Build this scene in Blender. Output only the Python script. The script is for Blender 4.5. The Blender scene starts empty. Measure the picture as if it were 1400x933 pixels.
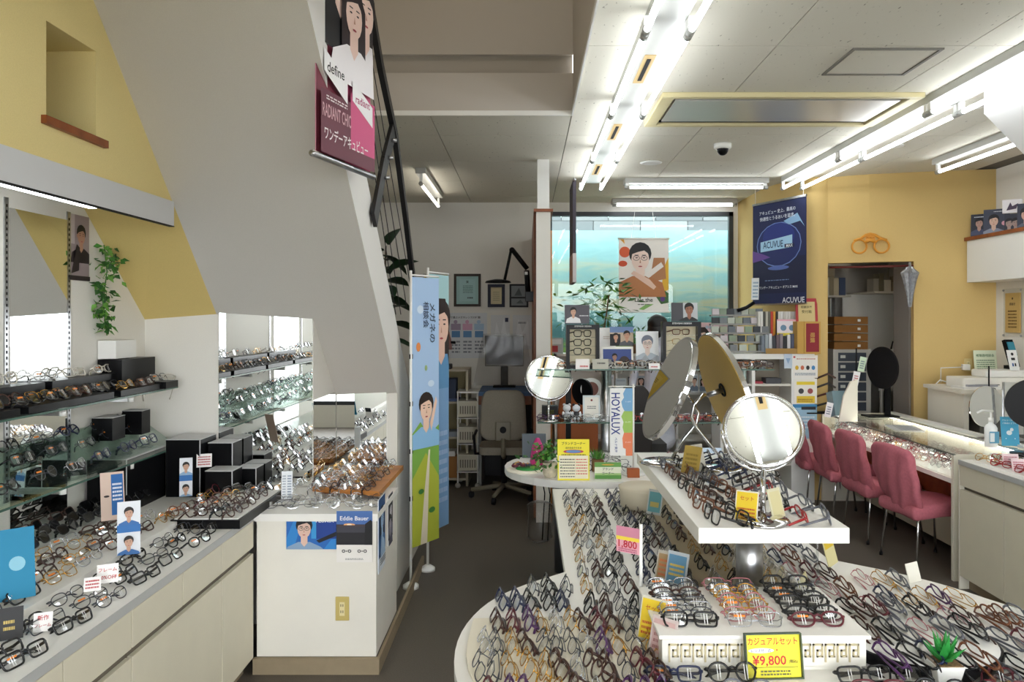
import bpy, math, random
from mathutils import Matrix, Vector, noise
random.seed(7)
R = math.radians
SC = bpy.context.scene
COL = SC.collection

# ---------------------------------------------------------------- camera
F, VX, VY, CH = 1054.0, 720.0, 437.0, 1.70      # focal length in px, vanishing point, eye height
cam = bpy.data.cameras.new('camera')
cam.sensor_fit = 'HORIZONTAL'; cam.sensor_width = 36.0
cam.lens = 36.0 * F / 1400.0
cam.shift_x = (700.0 - VX) / 1400.0
cam.shift_y = (VY - 466.5) / 1400.0
cam.clip_start = 0.05; cam.clip_end = 200
camo = bpy.data.objects.new('camera', cam); COL.objects.link(camo)
camo.location = (0, 0, CH); camo.rotation_euler = (R(90), 0, 0)
SC.camera = camo

# ---------------------------------------------------------------- daylight and exposure
world = bpy.data.worlds.new('sky'); SC.world = world; world.use_nodes = True
bg = world.node_tree.nodes['Background']
bg.inputs[0].default_value = (0.94, 0.97, 1.0, 1); bg.inputs[1].default_value = 7.5
SC.view_settings.view_transform = 'Standard'; SC.view_settings.look = 'None'
SC.view_settings.gamma = 1; SC.view_settings.use_curve_mapping = False
SC.view_settings.exposure = 0.28
TUBE = 11.0                                       # strength of the fluorescent tubes
SC.cycles.transparent_max_bounces = 24
SC.cycles.max_bounces = 8
SC.cycles.sample_clamp_indirect = 6

# ---------------------------------------------------------------- materials
def lin(c):
    if isinstance(c, str):
        c = tuple(int(c[i:i+2], 16) / 255 for i in (0, 2, 4))
    return tuple((v / 12.92 if v <= 0.04045 else ((v + 0.055) / 1.055) ** 2.4) for v in c) + (1,)

_M = {}
def mat(name, col='ffffff', rough=0.5, metal=0.0, emit=0.0, nscale=0, namt=0.0, bump=0.0, coat=0.0, detail=4):
    if name in _M: return _M[name]
    m = bpy.data.materials.new(name); m.use_nodes = True; _M[name] = m
    nt = m.node_tree; b = nt.nodes['Principled BSDF']
    c = lin(col)
    b.inputs['Base Color'].default_value = c; b.inputs['Roughness'].default_value = rough
    b.inputs['Metallic'].default_value = metal; b.inputs['Coat Weight'].default_value = coat
    m.diffuse_color = c
    if emit:
        b.inputs['Emission Color'].default_value = c; b.inputs['Emission Strength'].default_value = emit
    if nscale:
        tc = nt.nodes.new('ShaderNodeTexCoord'); n = nt.nodes.new('ShaderNodeTexNoise')
        n.inputs['Scale'].default_value = nscale; n.inputs['Detail'].default_value = detail
        nt.links.new(tc.outputs['Object'], n.inputs['Vector'])
        if namt:
            cr = nt.nodes.new('ShaderNodeValToRGB')
            cr.color_ramp.elements[0].position = 0.3; cr.color_ramp.elements[1].position = 0.7
            cr.color_ramp.elements[0].color = tuple(v * (1 - namt) for v in c[:3]) + (1,)
            cr.color_ramp.elements[1].color = tuple(min(1, v * (1 + namt)) for v in c[:3]) + (1,)
            nt.links.new(n.outputs['Fac'], cr.inputs['Fac']); nt.links.new(cr.outputs[0], b.inputs['Base Color'])
        if bump:
            bp = nt.nodes.new('ShaderNodeBump'); bp.inputs['Strength'].default_value = bump; bp.inputs['Distance'].default_value = 0.002
            nt.links.new(n.outputs['Fac'], bp.inputs['Height']); nt.links.new(bp.outputs[0], b.inputs['Normal'])
    return m

def hexm(h, rough=0.6, metal=0.0):
    return mat('paint_%s_%d' % (h, int(rough * 100)) + ('m' if metal else ''), h, rough, metal)

def glass(name, tint='ffffff', gloss=0.12, rough=0.0):
    if name in _M: return _M[name]
    m = bpy.data.materials.new(name); m.use_nodes = True; _M[name] = m
    nt = m.node_tree; nt.nodes.clear()
    o = nt.nodes.new('ShaderNodeOutputMaterial'); mx = nt.nodes.new('ShaderNodeMixShader')
    t = nt.nodes.new('ShaderNodeBsdfTransparent'); g = nt.nodes.new('ShaderNodeBsdfGlossy')
    lw = nt.nodes.new('ShaderNodeLayerWeight'); lw.inputs[0].default_value = 0.5
    pw = nt.nodes.new('ShaderNodeMath'); pw.operation = 'POWER'; pw.inputs[1].default_value = 4.0
    ma = nt.nodes.new('ShaderNodeMath'); ma.operation = 'MULTIPLY_ADD'; ma.inputs[1].default_value = 0.8; ma.inputs[2].default_value = gloss * 0.5
    nt.links.new(lw.outputs['Facing'], pw.inputs[0]); nt.links.new(pw.outputs[0], ma.inputs[0])
    t.inputs[0].default_value = lin(tint); g.inputs['Roughness'].default_value = rough
    nt.links.new(ma.outputs[0], mx.inputs[0]); nt.links.new(t.outputs[0], mx.inputs[1])
    nt.links.new(g.outputs[0], mx.inputs[2]); nt.links.new(mx.outputs[0], o.inputs[0])
    m.diffuse_color = lin(tint)
    return m

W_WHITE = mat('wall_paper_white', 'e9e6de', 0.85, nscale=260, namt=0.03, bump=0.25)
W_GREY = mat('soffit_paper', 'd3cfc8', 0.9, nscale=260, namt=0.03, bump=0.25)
W_YEL = mat('wall_paper_yellow', 'eedb9a', 0.88, nscale=260, namt=0.04, bump=0.25)
W_YEL2 = mat('wall_paper_ochre', 'd8ba7a', 0.88, nscale=260, namt=0.04, bump=0.25)
WHITE = mat('white_laminate', 'f1efe9', 0.35)
WHITE2 = mat('white_enamel', 'eeeeea', 0.4)
EDGE = mat('grey_edge_band', 'b9bab8', 0.4)
CREAM = mat('cream_door_laminate', 'dcd5bf', 0.5, nscale=8, namt=0.02)
GROOVE = mat('dark_groove', '6b6356', 0.7)
TOE = mat('tan_vinyl_skirting', '94846a', 0.6, nscale=20, namt=0.05)
WOOD = mat('brown_wood', '8a4a22', 0.45, nscale=14, namt=0.25)
WOODL = mat('honey_wood', 'b8783a', 0.45, nscale=14, namt=0.2)
BLACK = mat('black_plastic', '101012', 0.3)
BLACKM = mat('black_matt', '17171a', 0.6)
for _m in (BLACK, BLACKM): _m.node_tree.nodes['Principled BSDF'].inputs['Specular IOR Level'].default_value = 0.15
DGREY = mat('dark_grey', '3a3a3c', 0.5)
MGREY = mat('mid_grey', '8d8c88', 0.5)
CHROME = mat('chrome', 'd8d8da', 0.08, 1.0)
STEEL = mat('brushed_steel', 'b4b5b8', 0.28, 1.0, nscale=30, namt=0.15)
MIRROR = mat('mirror_silver', 'eef0ef', 0.0, 1.0)
GOLD = mat('gold_back', 'bfa052', 0.5)
CLEAR = glass('clear_glass', 'fafdfc', 0.10)
GREENGL = glass('green_edge_glass', 'e6f1ec', 0.16)
LENS = glass('demo_lens', 'f5f6f6', 0.16)
ACRYL = glass('acrylic', 'f4f6f6', 0.14)
DLENS = mat('dark_lens', '151517', 0.06)
PLASTICBAG = glass('plastic_sheet', 'e6e6e6', 0.12, 0.3)
PANE = glass('window_pane', 'f2faf8', 0.05)
TUBEM = mat('fluorescent_tube', 'f6fbff', 0.4, emit=TUBE)
LEDM = mat('led_strip', 'f6fbff', 0.4, emit=9)
PINK = mat('pink_cloth', 'bd6a76', 0.9, nscale=60, namt=0.08, bump=0.4)
LEAF = mat('leaf_green', '3f7a2c', 0.5, nscale=30, namt=0.3)
LEAFD = mat('dark_leaf', '1f3a22', 0.4, nscale=20, namt=0.25)
GREENP = mat('plastic_green', '2f9440', 0.45)
ORANGE = mat('orange_leather', 'a9592a', 0.6)

# ---------------------------------------------------------------- mesh builder
class MB:
    def __init__(s): s.v = []; s.f = []; s.m = []; s.mi = []; s.sm = []; s.X = None
    def _mat(s, m):
        if m not in s.m: s.m.append(m)
        return s.m.index(m)
    def add(s, vs, fs, m, smooth=False):
        k = len(s.v); i = s._mat(m)
        if s.X is not None: vs = [s.X @ Vector(v) for v in vs]
        s.v += [tuple(v) for v in vs]; s.f += [tuple(k + a for a in f) for f in fs]
        s.mi += [i] * len(fs); s.sm += [smooth] * len(fs); return s
    def box(s, x0, x1, y0, y1, z0, z1, m):
        vs = [(x, y, z) for x in (x0, x1) for y in (y0, y1) for z in (z0, z1)]
        return s.add(vs, [(0,1,3,2), (4,6,7,5), (0,4,5,1), (2,3,7,6), (0,2,6,4), (1,5,7,3)], m)
    def cbox(s, c, d, m, rz=0, rx=0):
        M = Matrix.Translation(c) @ Matrix.Rotation(rz, 4, 'Z') @ Matrix.Rotation(rx, 4, 'X')
        a, b, e = d[0] / 2, d[1] / 2, d[2] / 2
        vs = [M @ Vector((x, y, z)) for x in (-a, a) for y in (-b, b) for z in (-e, e)]
        return s.add(vs, [(0,1,3,2), (4,6,7,5), (0,4,5,1), (2,3,7,6), (0,2,6,4), (1,5,7,3)], m)
    def prism(s, pts, z0, z1, m, side=None):
        n = len(pts)
        vs = [(p[0], p[1], z0) for p in pts] + [(p[0], p[1], z1) for p in pts]
        s.add(vs, [tuple(range(n - 1, -1, -1)), tuple(range(n, 2 * n))], m)
        return s.add(vs, [(i, (i + 1) % n, n + (i + 1) % n, n + i) for i in range(n)], side or m)
    def prismx(s, pts, x0, x1, m):           # outline in (y, z), extruded along x
        n = len(pts)
        vs = [(x0, p[0], p[1]) for p in pts] + [(x1, p[0], p[1]) for p in pts]
        return s.add(vs, [tuple(range(n)), tuple(range(2 * n - 1, n - 1, -1))] + [(i, n + i, n + (i + 1) % n, (i + 1) % n) for i in range(n)], m)
    def lathe(s, prof, c, m, seg=20, M=None):
        M = M or Matrix.Identity(4); vs = []; fs = []
        for r, z in prof:
            for k in range(seg):
                a = 2 * math.pi * k / seg; vs.append(M @ Vector((r * math.cos(a), r * math.sin(a), z)) + Vector(c))
        for j in range(len(prof) - 1):
            for k in range(seg):
                k2 = (k + 1) % seg; fs.append((j * seg + k, j * seg + k2, (j + 1) * seg + k2, (j + 1) * seg + k))
        fs.append(tuple(range(seg - 1, -1, -1))); fs.append(tuple((len(prof) - 1) * seg + k for k in range(seg)))
        return s.add(vs, fs, m, True)
    def cyl(s, c, r, h, m, seg=20): return s.lathe([(r, 0), (r, h)], c, m, seg)
    def rod(s, a, b, r, m, seg=8): return s.tube([a, b], r, m, seg)
    def tube(s, pts, r, m, seg=6, closed=False, flat=1.0):
        pts = [Vector(p) for p in pts]; n = len(pts); vs = []; fs = []
        up0 = Vector((0, 0, 1)); prev = None
        for i, p in enumerate(pts):
            if closed: t = pts[(i + 1) % n] - pts[i - 1]
            else: t = pts[min(i + 1, n - 1)] - pts[max(i - 1, 0)]
            t.normalize()
            if prev is None:
                u = t.cross(up0 if abs(t.z) < 0.9 else Vector((0, 1, 0)))
            else: u = prev - t * prev.dot(t)
            if u.length < 1e-6: u = t.orthogonal()
            u.normalize(); prev = u; w = t.cross(u)
            rr = r[i] if isinstance(r, (list, tuple)) else r
            for k in range(seg):
                a = 2 * math.pi * (k + 0.5) / seg
                vs.append(p + u * (rr * math.cos(a)) + w * (rr * flat * math.sin(a)))
        for i in range(n if closed else n - 1):
            j = (i + 1) % n
            for k in range(seg):
                k2 = (k + 1) % seg; fs.append((i * seg + k, j * seg + k, j * seg + k2, i * seg + k2))
        if not closed:
            fs.append(tuple(range(seg))); fs.append(tuple((n - 1) * seg + k for k in range(seg - 1, -1, -1)))
        return s.add(vs, fs, m, seg > 4)
    def ell(s, c, r, m, seg=12, rings=8):
        if not isinstance(r, (tuple, list)): r = (r, r, r)
        vs = [(c[0], c[1], c[2] - r[2])]; fs = []
        for j in range(1, rings):
            t = math.pi * j / rings
            for k in range(seg):
                a = 2 * math.pi * k / seg
                vs.append((c[0] + r[0] * math.sin(t) * math.cos(a), c[1] + r[1] * math.sin(t) * math.sin(a), c[2] - r[2] * math.cos(t)))
        vs.append((c[0], c[1], c[2] + r[2])); L = len(vs) - 1
        for k in range(seg):
            k2 = (k + 1) % seg; fs.append((0, 1 + k2, 1 + k)); fs.append((L, L - seg + k, L - seg + k2))
            for j in range(rings - 2):
                a = 1 + j * seg; fs.append((a + k, a + k2, a + seg + k2, a + seg + k))
        return s.add(vs, fs, m, True)
    def quad(s, a, b, c, d, m): return s.add([a, b, c, d], [(0, 1, 2, 3)], m)
    def mesh(s, name):
        me = bpy.data.meshes.new(name); me.from_pydata(s.v, [], s.f)
        for m in s.m: me.materials.append(m)
        me.polygons.foreach_set('material_index', s.mi); me.polygons.foreach_set('use_smooth', s.sm)
        me.update(); return me
    def build(s, name, parent=None, loc=(0, 0, 0), rot=None, bevel=0.0):
        if parent is None and loc != (0, 0, 0) and rot is None and s.X is None:
            s.v = [(v[0] - loc[0], v[1] - loc[1], v[2] - loc[2]) for v in s.v]
        o = bpy.data.objects.new(name, s.mesh(name)); COL.objects.link(o)
        o.location = loc
        if rot: o.rotation_euler = rot
        if parent is not None: o.parent = parent
        if bevel:
            b = o.modifiers.new('bevel', 'BEVEL'); b.width = bevel; b.segments = 2; b.limit_method = 'ANGLE'
        return o

def tag(o, label, cat, group=None, kind=None):
    o['label'] = label; o['category'] = cat
    if group: o['group'] = group
    if kind: o['kind'] = kind
    return o
def struct(o): o['kind'] = 'structure'; return o
def thing(name, label, cat, loc, rz=0, group=None, rot=None):
    o = bpy.data.objects.new(name, None); COL.objects.link(o); o.empty_display_size = 0.05
    o.location = loc; o.rotation_euler = rot or (0, 0, rz)
    return tag(o, label, cat, group)
def P(x, y, Y): return ((x - VX) * Y / F, Y, CH - (y - VY) * Y / F)
def PX(x, y, X):
    Y = X * F / (x - VX); return (X, Y, CH - (y - VY) * Y / F)
def PZ(x, y, z):
    Y = (CH - z) * F / (y - VY); return ((x - VX) * Y / F, Y, z)

# ---------------------------------------------------------------- lettering and flat prints
_T = {}
def textgeo(body):
    if body in _T: return _T[body]
    c = bpy.data.curves.new('t', 'FONT'); c.body = body; c.resolution_u = 2; c.offset = 0.012
    c.align_x = 'CENTER'; c.align_y = 'CENTER'
    o = bpy.data.objects.new('t', c); COL.objects.link(o); bpy.context.view_layer.update()
    me = o.to_mesh(); vs = [(v.co.x, v.co.y) for v in me.vertices]; fs = [tuple(p.vertices) for p in me.polygons]
    o.to_mesh_clear(); COL.objects.unlink(o); bpy.data.objects.remove(o); bpy.data.curves.remove(c)
    xs = [v[0] for v in vs] or [0]; ys = [v[1] for v in vs] or [0]
    cx, cy = (max(xs) + min(xs)) / 2, (max(ys) + min(ys)) / 2
    _T[body] = ([(x - cx, y - cy) for x, y in vs], fs, max(xs) - min(xs), max(ys) - min(ys)); return _T[body]

def fillprint(mb, tb, w, h, ops, sgn=-1):
    """flat print on the plane y=0 (x 0..w centred, z 0..h); ops in fractions of w and h"""
    k = [1]
    def y(): k[0] += 1; return sgn * 0.00035 * k[0]
    def U(u): return (u - 0.5) * w
    def ellipse(cu, cv, ru, rv, m, n=18):
        yy = y(); vs = [(U(cu) + ru * math.cos(2 * math.pi * i / n), yy, cv * h + rv * math.sin(2 * math.pi * i / n)) for i in range(n)]
        mb.add(vs, [tuple(range(n))], m)
    def poly(pts, m):
        yy = y(); mb.add([(U(a), yy, b * h) for a, b in pts], [tuple(range(len(pts)))], m)
    for op in ops:
        t = op[0]
        if t == 'r': poly([(op[1], op[2]), (op[3], op[2]), (op[3], op[4]), (op[1], op[4])], hexm(op[5]))
        elif t == 'e': ellipse(op[1], op[2], op[3] * w, op[4] * w, hexm(op[5]))
        elif t == 'p': poly(op[1], hexm(op[2]))
        elif t == 't':      # text: body, cu, cv, width fraction, colour, (stretch, rot)
            vs, fs, tw, th = textgeo(op[1]); s = op[4] * w / tw; st = op[6] if len(op) > 6 else 1.0
            ro = op[7] if len(op) > 7 else 0
            if ro: s = op[4] * h / tw
            yy = y(); ca, sa = math.cos(R(ro)), math.sin(R(ro))
            tb.add([(U(op[2]) + (a * ca - b * st * sa) * s, yy, op[3] * h + (a * sa + b * st * ca) * s) for a, b in vs], fs, hexm(op[5]))
        elif t == 'l':      # short printed line strokes standing for small print: u0,v0,u1,v1,rows,colour
            rnd = random.Random(int(op[1] * 997 + op[2] * 31)); n = op[5]
            yy = y()
            for i in range(n):
                v0 = op[2] + (op[4] - op[2]) * i / n; v1 = v0 + (op[4] - op[2]) / n * 0.5
                u = op[1]
                while u < op[3]:
                    du = rnd.uniform(0.02, 0.07); e = min(u + du, op[3])
                    mb.add([(U(u), yy, v0 * h), (U(e), yy, v0 * h), (U(e), yy, v1 * h), (U(u), yy, v1 * h)], [(0, 1, 2, 3)], hexm(op[6]))
                    u += du + 0.015
        elif t == 'face':   # portrait: cu, cv (chin), head height in fraction of h, hair, skin, cloth, glasses, long hair
            cu, cv, s, hair, skin, cloth, gl, lg = op[1:9]; S = s * h; x = U(cu); z = cv * h
            def e2(dx, dz, rx, rz, c, n=16):
                yy = y(); mb.add([(x + dx * S + rx * S * math.cos(2 * math.pi * i / n), yy, z + dz * S + rz * S * math.sin(2 * math.pi * i / n)) for i in range(n)], [tuple(range(n))], hexm(c))
            def p2(pts, c):
                yy = y(); cl = [(max(-w / 2, min(w / 2, x + a * S)), yy, max(0.0, min(h, z + b * S))) for a, b in pts]
                mb.add(cl, [tuple(range(len(cl)))], hexm(c))
            if lg: p2([(-0.5, -0.55), (-0.5, 0.7), (-0.2, 1.1), (0.2, 1.1), (0.5, 0.7), (0.5, -0.55)], hair)
            p2([(-1.0, -1.0), (-0.85, -0.45), (-0.3, -0.2), (0.3, -0.2), (0.85, -0.45), (1.0, -1.0)], cloth)
            p2([(-0.17, -0.25), (-0.17, 0.2), (0.17, 0.2), (0.17, -0.25), (0, -0.45)], skin)
            e2(0, 0.66, 0.43, 0.44, hair)
            e2(0, 0.45, 0.34, 0.45, skin)
            p2([(-0.37, 0.62), (-0.33, 0.95), (0, 1.08), (0.33, 0.95), (0.37, 0.62), (0.15, 0.78), (-0.1, 0.72)], hair)
            for d in (-0.14, 0.14):
                e2(d, 0.5, 0.055, 0.02, '201818', 8); p2([(d - .08, .59), (d + .08, .59), (d + .07, .615), (d - .07, .615)], hair)
            p2([(-0.03, 0.3), (0.03, 0.3), (0.0, 0.46)], 'c09078' if skin != 'f2e6e0' else 'd9c4bb')
            e2(0, 0.17, 0.08, 0.025, 'b04a50', 8)
            if gl:
                for d in (-0.15, 0.15):
                    yy = y(); n = 14
                    vo = [(x + d * S + .13 * S * math.cos(2 * math.pi * i / n), yy, z + .49 * S + .1 * S * math.sin(2 * math.pi * i / n)) for i in range(n)]
                    vi = [(x + d * S + .11 * S * math.cos(2 * math.pi * i / n), yy, z + .49 * S + .08 * S * math.sin(2 * math.pi * i / n)) for i in range(n)]
                    mb.add(vo + vi, [(i, (i + 1) % n, n + (i + 1) % n, n + i) for i in range(n)], hexm(gl))

def card(name, label, cat, w, h, loc, rz, base, ops, tilt=0, thick=0.004, group=None, parent=None, frame=None, stand=False, roll=0):
    """a flat printed sheet or board: root mesh is the board, print and lettering are its parts; it faces local -Y"""
    b = MB().box(-w / 2, w / 2, 0, thick, 0, h, hexm(base) if isinstance(base, str) else base)
    if frame:
        fw = frame[1]
    o = b.build(name, parent, loc, (tilt, roll, rz))
    if label: tag(o, label, cat, group)
    pb, tb = MB(), MB(); fillprint(pb, tb, w, h, ops)
    if pb.v: pb.build('print', o)
    if tb.v: tb.build('lettering', o)
    if frame:
        f = MB(); m = hexm(frame[0]); y0, y1 = -0.012, thick + 0.003
        f.box(-w/2 - fw, w/2 + fw, y0, y1, -fw, 0, m).box(-w/2 - fw, w/2 + fw, y0, y1, h, h + fw, m)
        f.box(-w/2 - fw, -w/2, y0, y1, 0, h, m).box(w/2, w/2 + fw, y0, y1, 0, h, m); f.build('frame', o)
    if stand:
        MB().box(-w/2, w/2, thick, 0.05, 0, 0.003, ACRYL).build('foot', o)
    return o
# ================================================================ STRUCTURE
CZ = 3.04; YW = 4.3; WL = -2.13; XY = -1.73; XS = -0.81
fl = MB().box(-2.3, 4.3, -2.6, 10.6, -0.06, 0, mat('floor_vinyl', '5d564d', 0.55, nscale=180, namt=0.22, bump=0.2)).build('floor'); struct(fl)
for i, (a, b) in enumerate([((-0.72, 3.95), (0.6, 3.95)), ((-0.7, 5.8), (2.6, 5.8)), ((0.0, 2.2), (0.0, 8.0))]):
    pass
# ceiling slab and its individual boards
ce = MB()
ce.box(0.30, 4.3, -2.6, 9.2, CZ + 0.012, CZ + 0.06, mat('ceiling_joint', '6f6a60', 0.9))
ce.box(-2.3, 0.30, 5.02, 9.2, CZ + 0.012, CZ + 0.06, mat('ceiling_joint'))
ceil = struct(ce.build('ceiling'))
cm = mat('rockwool_board', 'cfcabb', 0.95)
nt = cm.node_tree; tc = nt.nodes.new('ShaderNodeTexCoord'); mp = nt.nodes.new('ShaderNodeMapping'); mp.inputs['Scale'].default_value = (60, 22, 22); mp.inputs['Rotation'].default_value = (0, 0, 0.7)
n1 = nt.nodes.new('ShaderNodeTexNoise'); n1.inputs['Scale'].default_value = 1.0; n1.inputs['Detail'].default_value = 3
cr = nt.nodes.new('ShaderNodeValToRGB'); cr.color_ramp.elements[0].position = 0.24; cr.color_ramp.elements[0].color = lin('8a8374'); cr.color_ramp.elements[1].position = 0.33; cr.color_ramp.elements[1].color = lin('deDACC'.lower())
nt.links.new(tc.outputs['Object'], mp.inputs[0]); nt.links.new(mp.outputs[0], n1.inputs['Vector']); nt.links.new(n1.outputs['Fac'], cr.inputs['Fac']); nt.links.new(cr.outputs[0], nt.nodes['Principled BSDF'].inputs['Base Color'])
gx = [0.295 + 0.93 * k for k in range(-3, 5)]; gy = [3.77 + 0.922 * k for k in range(-7, 7)]
g = 0.003
for i in range(len(gx) - 1):
    for j in range(len(gy) - 1):
        x0, x1, y0, y1 = gx[i], min(gx[i + 1], 4.18), gy[j], min(gy[j + 1], 9.0)
        if x1 <= 0.31: y0 = max(y0, 5.01)
        if y1 - y0 < 0.05 or x1 - x0 < 0.05 or y1 < -2.2: continue
        MB().box(x0 + g, x1 - g, y0 + g, y1 - g, CZ, CZ + 0.012, cm).build('ceiling_board', ceil)
# stair void up to the next storey
v = MB(); vm = mat('void_paper', 'c2bcb4', 0.9)
v.box(0.30, 0.42, -2.6, 5.0, CZ + 0.02, 6.0, vm).box(-2.3, 0.30, 5.0, 5.12, CZ + 0.012, 3.30, vm)
v.box(-2.3, 0.30, 5.03, 5.12, 3.30, 3.42, mat('void_band', 'aaa49b', 0.9)).box(-2.3, 0.30, 5.0, 5.2, 3.42, 6.0, vm).box(-2.3, 0.42, -2.6, 5.2, 6.0, 6.1, vm)
struct(v.build('trim_1'))
MB().box(-1.9, 0.29, 4.985, 4.999, CZ - 0.02, CZ + 0.012, WHITE2).build('trim_2')['kind'] = 'structure'
MB().box(0.29, 0.30, -2.6, 5.0, CZ - 0.02, CZ + 0.012, WHITE2).build('trim_3')['kind'] = 'structure'
# left wall: recessed lower wall, projecting yellow upper wall with niche
def zs(Xv, Yv):                                         # underside of the stair
    t = (Xv - XY) / (XS - XY); return 1.73 * (1 - t) + 1.672 * t + (1.02 * (1 - t) + 0.83 * t) * (YW - Yv)
struct(MB().box(WL - 0.1, WL, -2.6, YW, 0, 2.27, W_WHITE).build('wall_left'))
yl = MB()
ny0, ny1, nz0, nz1 = 2.776, 3.096, 2.43, 2.777
yt = 4.2
for (a, b, c, d) in [(-2.6, ny0, 2.27, 6.0), (ny0, ny1, 2.27, nz0), (ny0, ny1, nz1, 6.0), (ny1, yt, 2.27, 6.0)]:
    yl.box(XY - 0.4, XY, a, b, c, d, W_YEL)
yl.box(XY - 0.42, XY - 0.3, ny0, ny1, nz0, nz1, mat('niche_shade', 'c9b469', 0.9))  # shading inside the niche put into a darker back colour
struct(yl.build('wall_left_upper'))
st = MB()                                               # yellow underside of the stair over the recess
a, b = zs(XY, YW), zs(XY, 3.6)
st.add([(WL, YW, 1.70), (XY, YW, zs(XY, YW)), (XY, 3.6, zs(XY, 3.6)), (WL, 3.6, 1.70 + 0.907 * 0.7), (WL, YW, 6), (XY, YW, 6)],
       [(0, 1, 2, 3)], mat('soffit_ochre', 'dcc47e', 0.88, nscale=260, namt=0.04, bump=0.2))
struct(st.build('trim_4'))
s1 = MB(); N = 12
xs = [XY, -1.46, -1.19]; xs2 = [-1.19, -1.0, XS]
def grid(mb, xs, y0, y1, m):
    vs = []; 
    for i in range(N + 1):
        Y = y0 + (y1 - y0) * i / N
        for X in xs: vs.append((X, Y, zs(X, Y)))
    k = len(xs); fs = [(i * k + j, i * k + j + 1, (i + 1) * k + j + 1, (i + 1) * k + j) for i in range(N) for j in range(k - 1)]
    mb.add(vs, fs, m, True)
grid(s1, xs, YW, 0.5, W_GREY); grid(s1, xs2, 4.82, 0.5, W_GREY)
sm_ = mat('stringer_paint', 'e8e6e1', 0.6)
def side(Yv): return zs(XS, Yv) + 0.42
s1.add([(XS, 4.82, zs(XS, 4.82)), (XS, 0.5, zs(XS, 0.5)), (XS, 0.5, side(0.5)), (XS, 4.82, side(4.82))], [(0, 1, 2, 3)], sm_)
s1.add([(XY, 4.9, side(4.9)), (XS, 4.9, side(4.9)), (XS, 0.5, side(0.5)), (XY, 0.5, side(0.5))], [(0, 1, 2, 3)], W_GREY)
struct(s1.build('trim_stair'))
# walls that close the stair: facing wall, return, far facing wall, aisle side
struct(MB().box(WL - 0.1, -1.27, YW, YW + 0.08, 0, 1.75, W_WHITE).build('wall_alcove'))
struct(MB().box(-1.27, -1.19, YW, 4.82, 0, 1.76, W_WHITE).build('wall_return'))
struct(MB().box(-2.4, -2.3, -2.6, 9.0, 0, 6.1, W_WHITE).build('wall_left_outer'))
struct(MB().box(-1.19, XS - 0.06, 4.82, 4.90, 0, 1.27, W_WHITE).build('wall_stair_end'))
ws = MB(); ye = 4.90 + (side(4.90)) / 0.83
ws.prismx([(4.82, 0), (4.82, side(4.82)), (6.9, side(4.82) - 0.83 * 2.08), (6.9, 0)], XS - 0.06, XS, mat('side_paint', 'dedbd2', 0.8))
struct(ws.build('wall_stair_side'))
# back wall and window, partition, right walls
bw = MB(); WX0, WX1, WZ0, WZ1 = 0.24, 2.36, 1.16, 2.93
bw.box(-2.3, WX0 - 0.02, 8.83, 8.95, 0, CZ, W_WHITE).box(WX0 - 0.02, 2.6, 8.83, 8.95, 0, WZ0, W_WHITE).box(WX0 - 0.02, 2.6, 8.83, 8.95, WZ1, CZ, W_WHITE).box(WX1, 2.6, 8.83, 8.95, WZ0, WZ1, W_WHITE)
struct(bw.build('wall_back'))
wf = MB(); fm = mat('window_frame_dark', '2c3136', 0.4)
wf.box(WX0, WX1, 8.80, 8.86, WZ1 - 0.05, WZ1, fm).box(WX0, WX1, 8.80, 8.86, WZ0, WZ0 + 0.05, fm).box(WX0, WX0 + 0.05, 8.80, 8.86, WZ0, WZ1, fm).box(WX1 - 0.05, WX1, 8.80, 8.86, WZ0, WZ1, fm)
win = struct(wf.build('window_1')); MB().box(WX0 + 0.05, WX1 - 0.05, 8.83, 8.836, WZ0 + 0.05, WZ1 - 0.05, PANE).build('pane', win)
pt = MB(); pt.box(0.08, 0.20, 6.45, 6.52, 0, 2.60, W_WHITE).box(0.10, 0.19, 6.52, 8.83, 0, 2.60, W_WHITE)
ptn = struct(pt.build('wall_partition'))
MB().box(0.06, 0.22, 6.43, 8.83, 2.60, 2.625, WOOD).box(0.06, 0.10, 6.6, 8.83, 0.0, 2.60, WOOD).box(0.20, 0.215, 6.5, 8.8, 0.0, 2.45, WOODL).build('wood_trim', ptn)
MB().box(0.09, 0.19, 6.44, 6.54, 2.625, CZ, WHITE2).build('post', ptn)
# ochre wall, curved, with the doorway
wp = [(2.42, 9.1), (2.42, 8.3)]
for k in range(9):
    a = R(180 + 90 * k / 8); wp.append((3.12 + 0.70 * math.cos(a), 7.98 + 0.88 * math.sin(a)))
wp = [p for p in wp if p[0] <= 2.86]
while len(wp) and wp[-1][0] > 2.83: wp.pop()
wp.append((2.84, 7.27))
def wallstrip(mb, pts, z0, z1, th, m):
    n = len(pts); off = []
    for i, p in enumerate(pts):
        a = Vector(pts[max(0, i - 1)]); b = Vector(pts[min(n - 1, i + 1)]); d = (b - a).normalized(); off.append((p[0] - d.y * th, p[1] + d.x * th))
    vs = [(p[0], p[1], z) for p in pts for z in (z0, z1)]; vo = [(p[0], p[1], z) for p in off for z in (z0, z1)]
    mb.add(vs, [(2 * i, 2 * i + 2, 2 * i + 3, 2 * i + 1) for i in range(n - 1)], m, n > 4)
    mb.add(vo, [(2 * i, 2 * i + 1, 2 * i + 3, 2 * i + 2) for i in range(n - 1)], m)
    for k in (0, 1): mb.add([(q[0], q[1], (z0, z1)[k]) for p, o_ in zip(pts, off) for q in (p, o_)], [(2 * i, 2 * i + 1, 2 * i + 3, 2 * i + 2) for i in range(n - 1)], m)
    for i in (0, n - 1): mb.prism([pts[i], off[i], (off[i][0] + 1e-4, off[i][1] + 1e-4)], z0, z1, m)
yr = MB()
wallstrip(yr, wp, 0, CZ, 0.10, W_YEL2)
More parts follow.
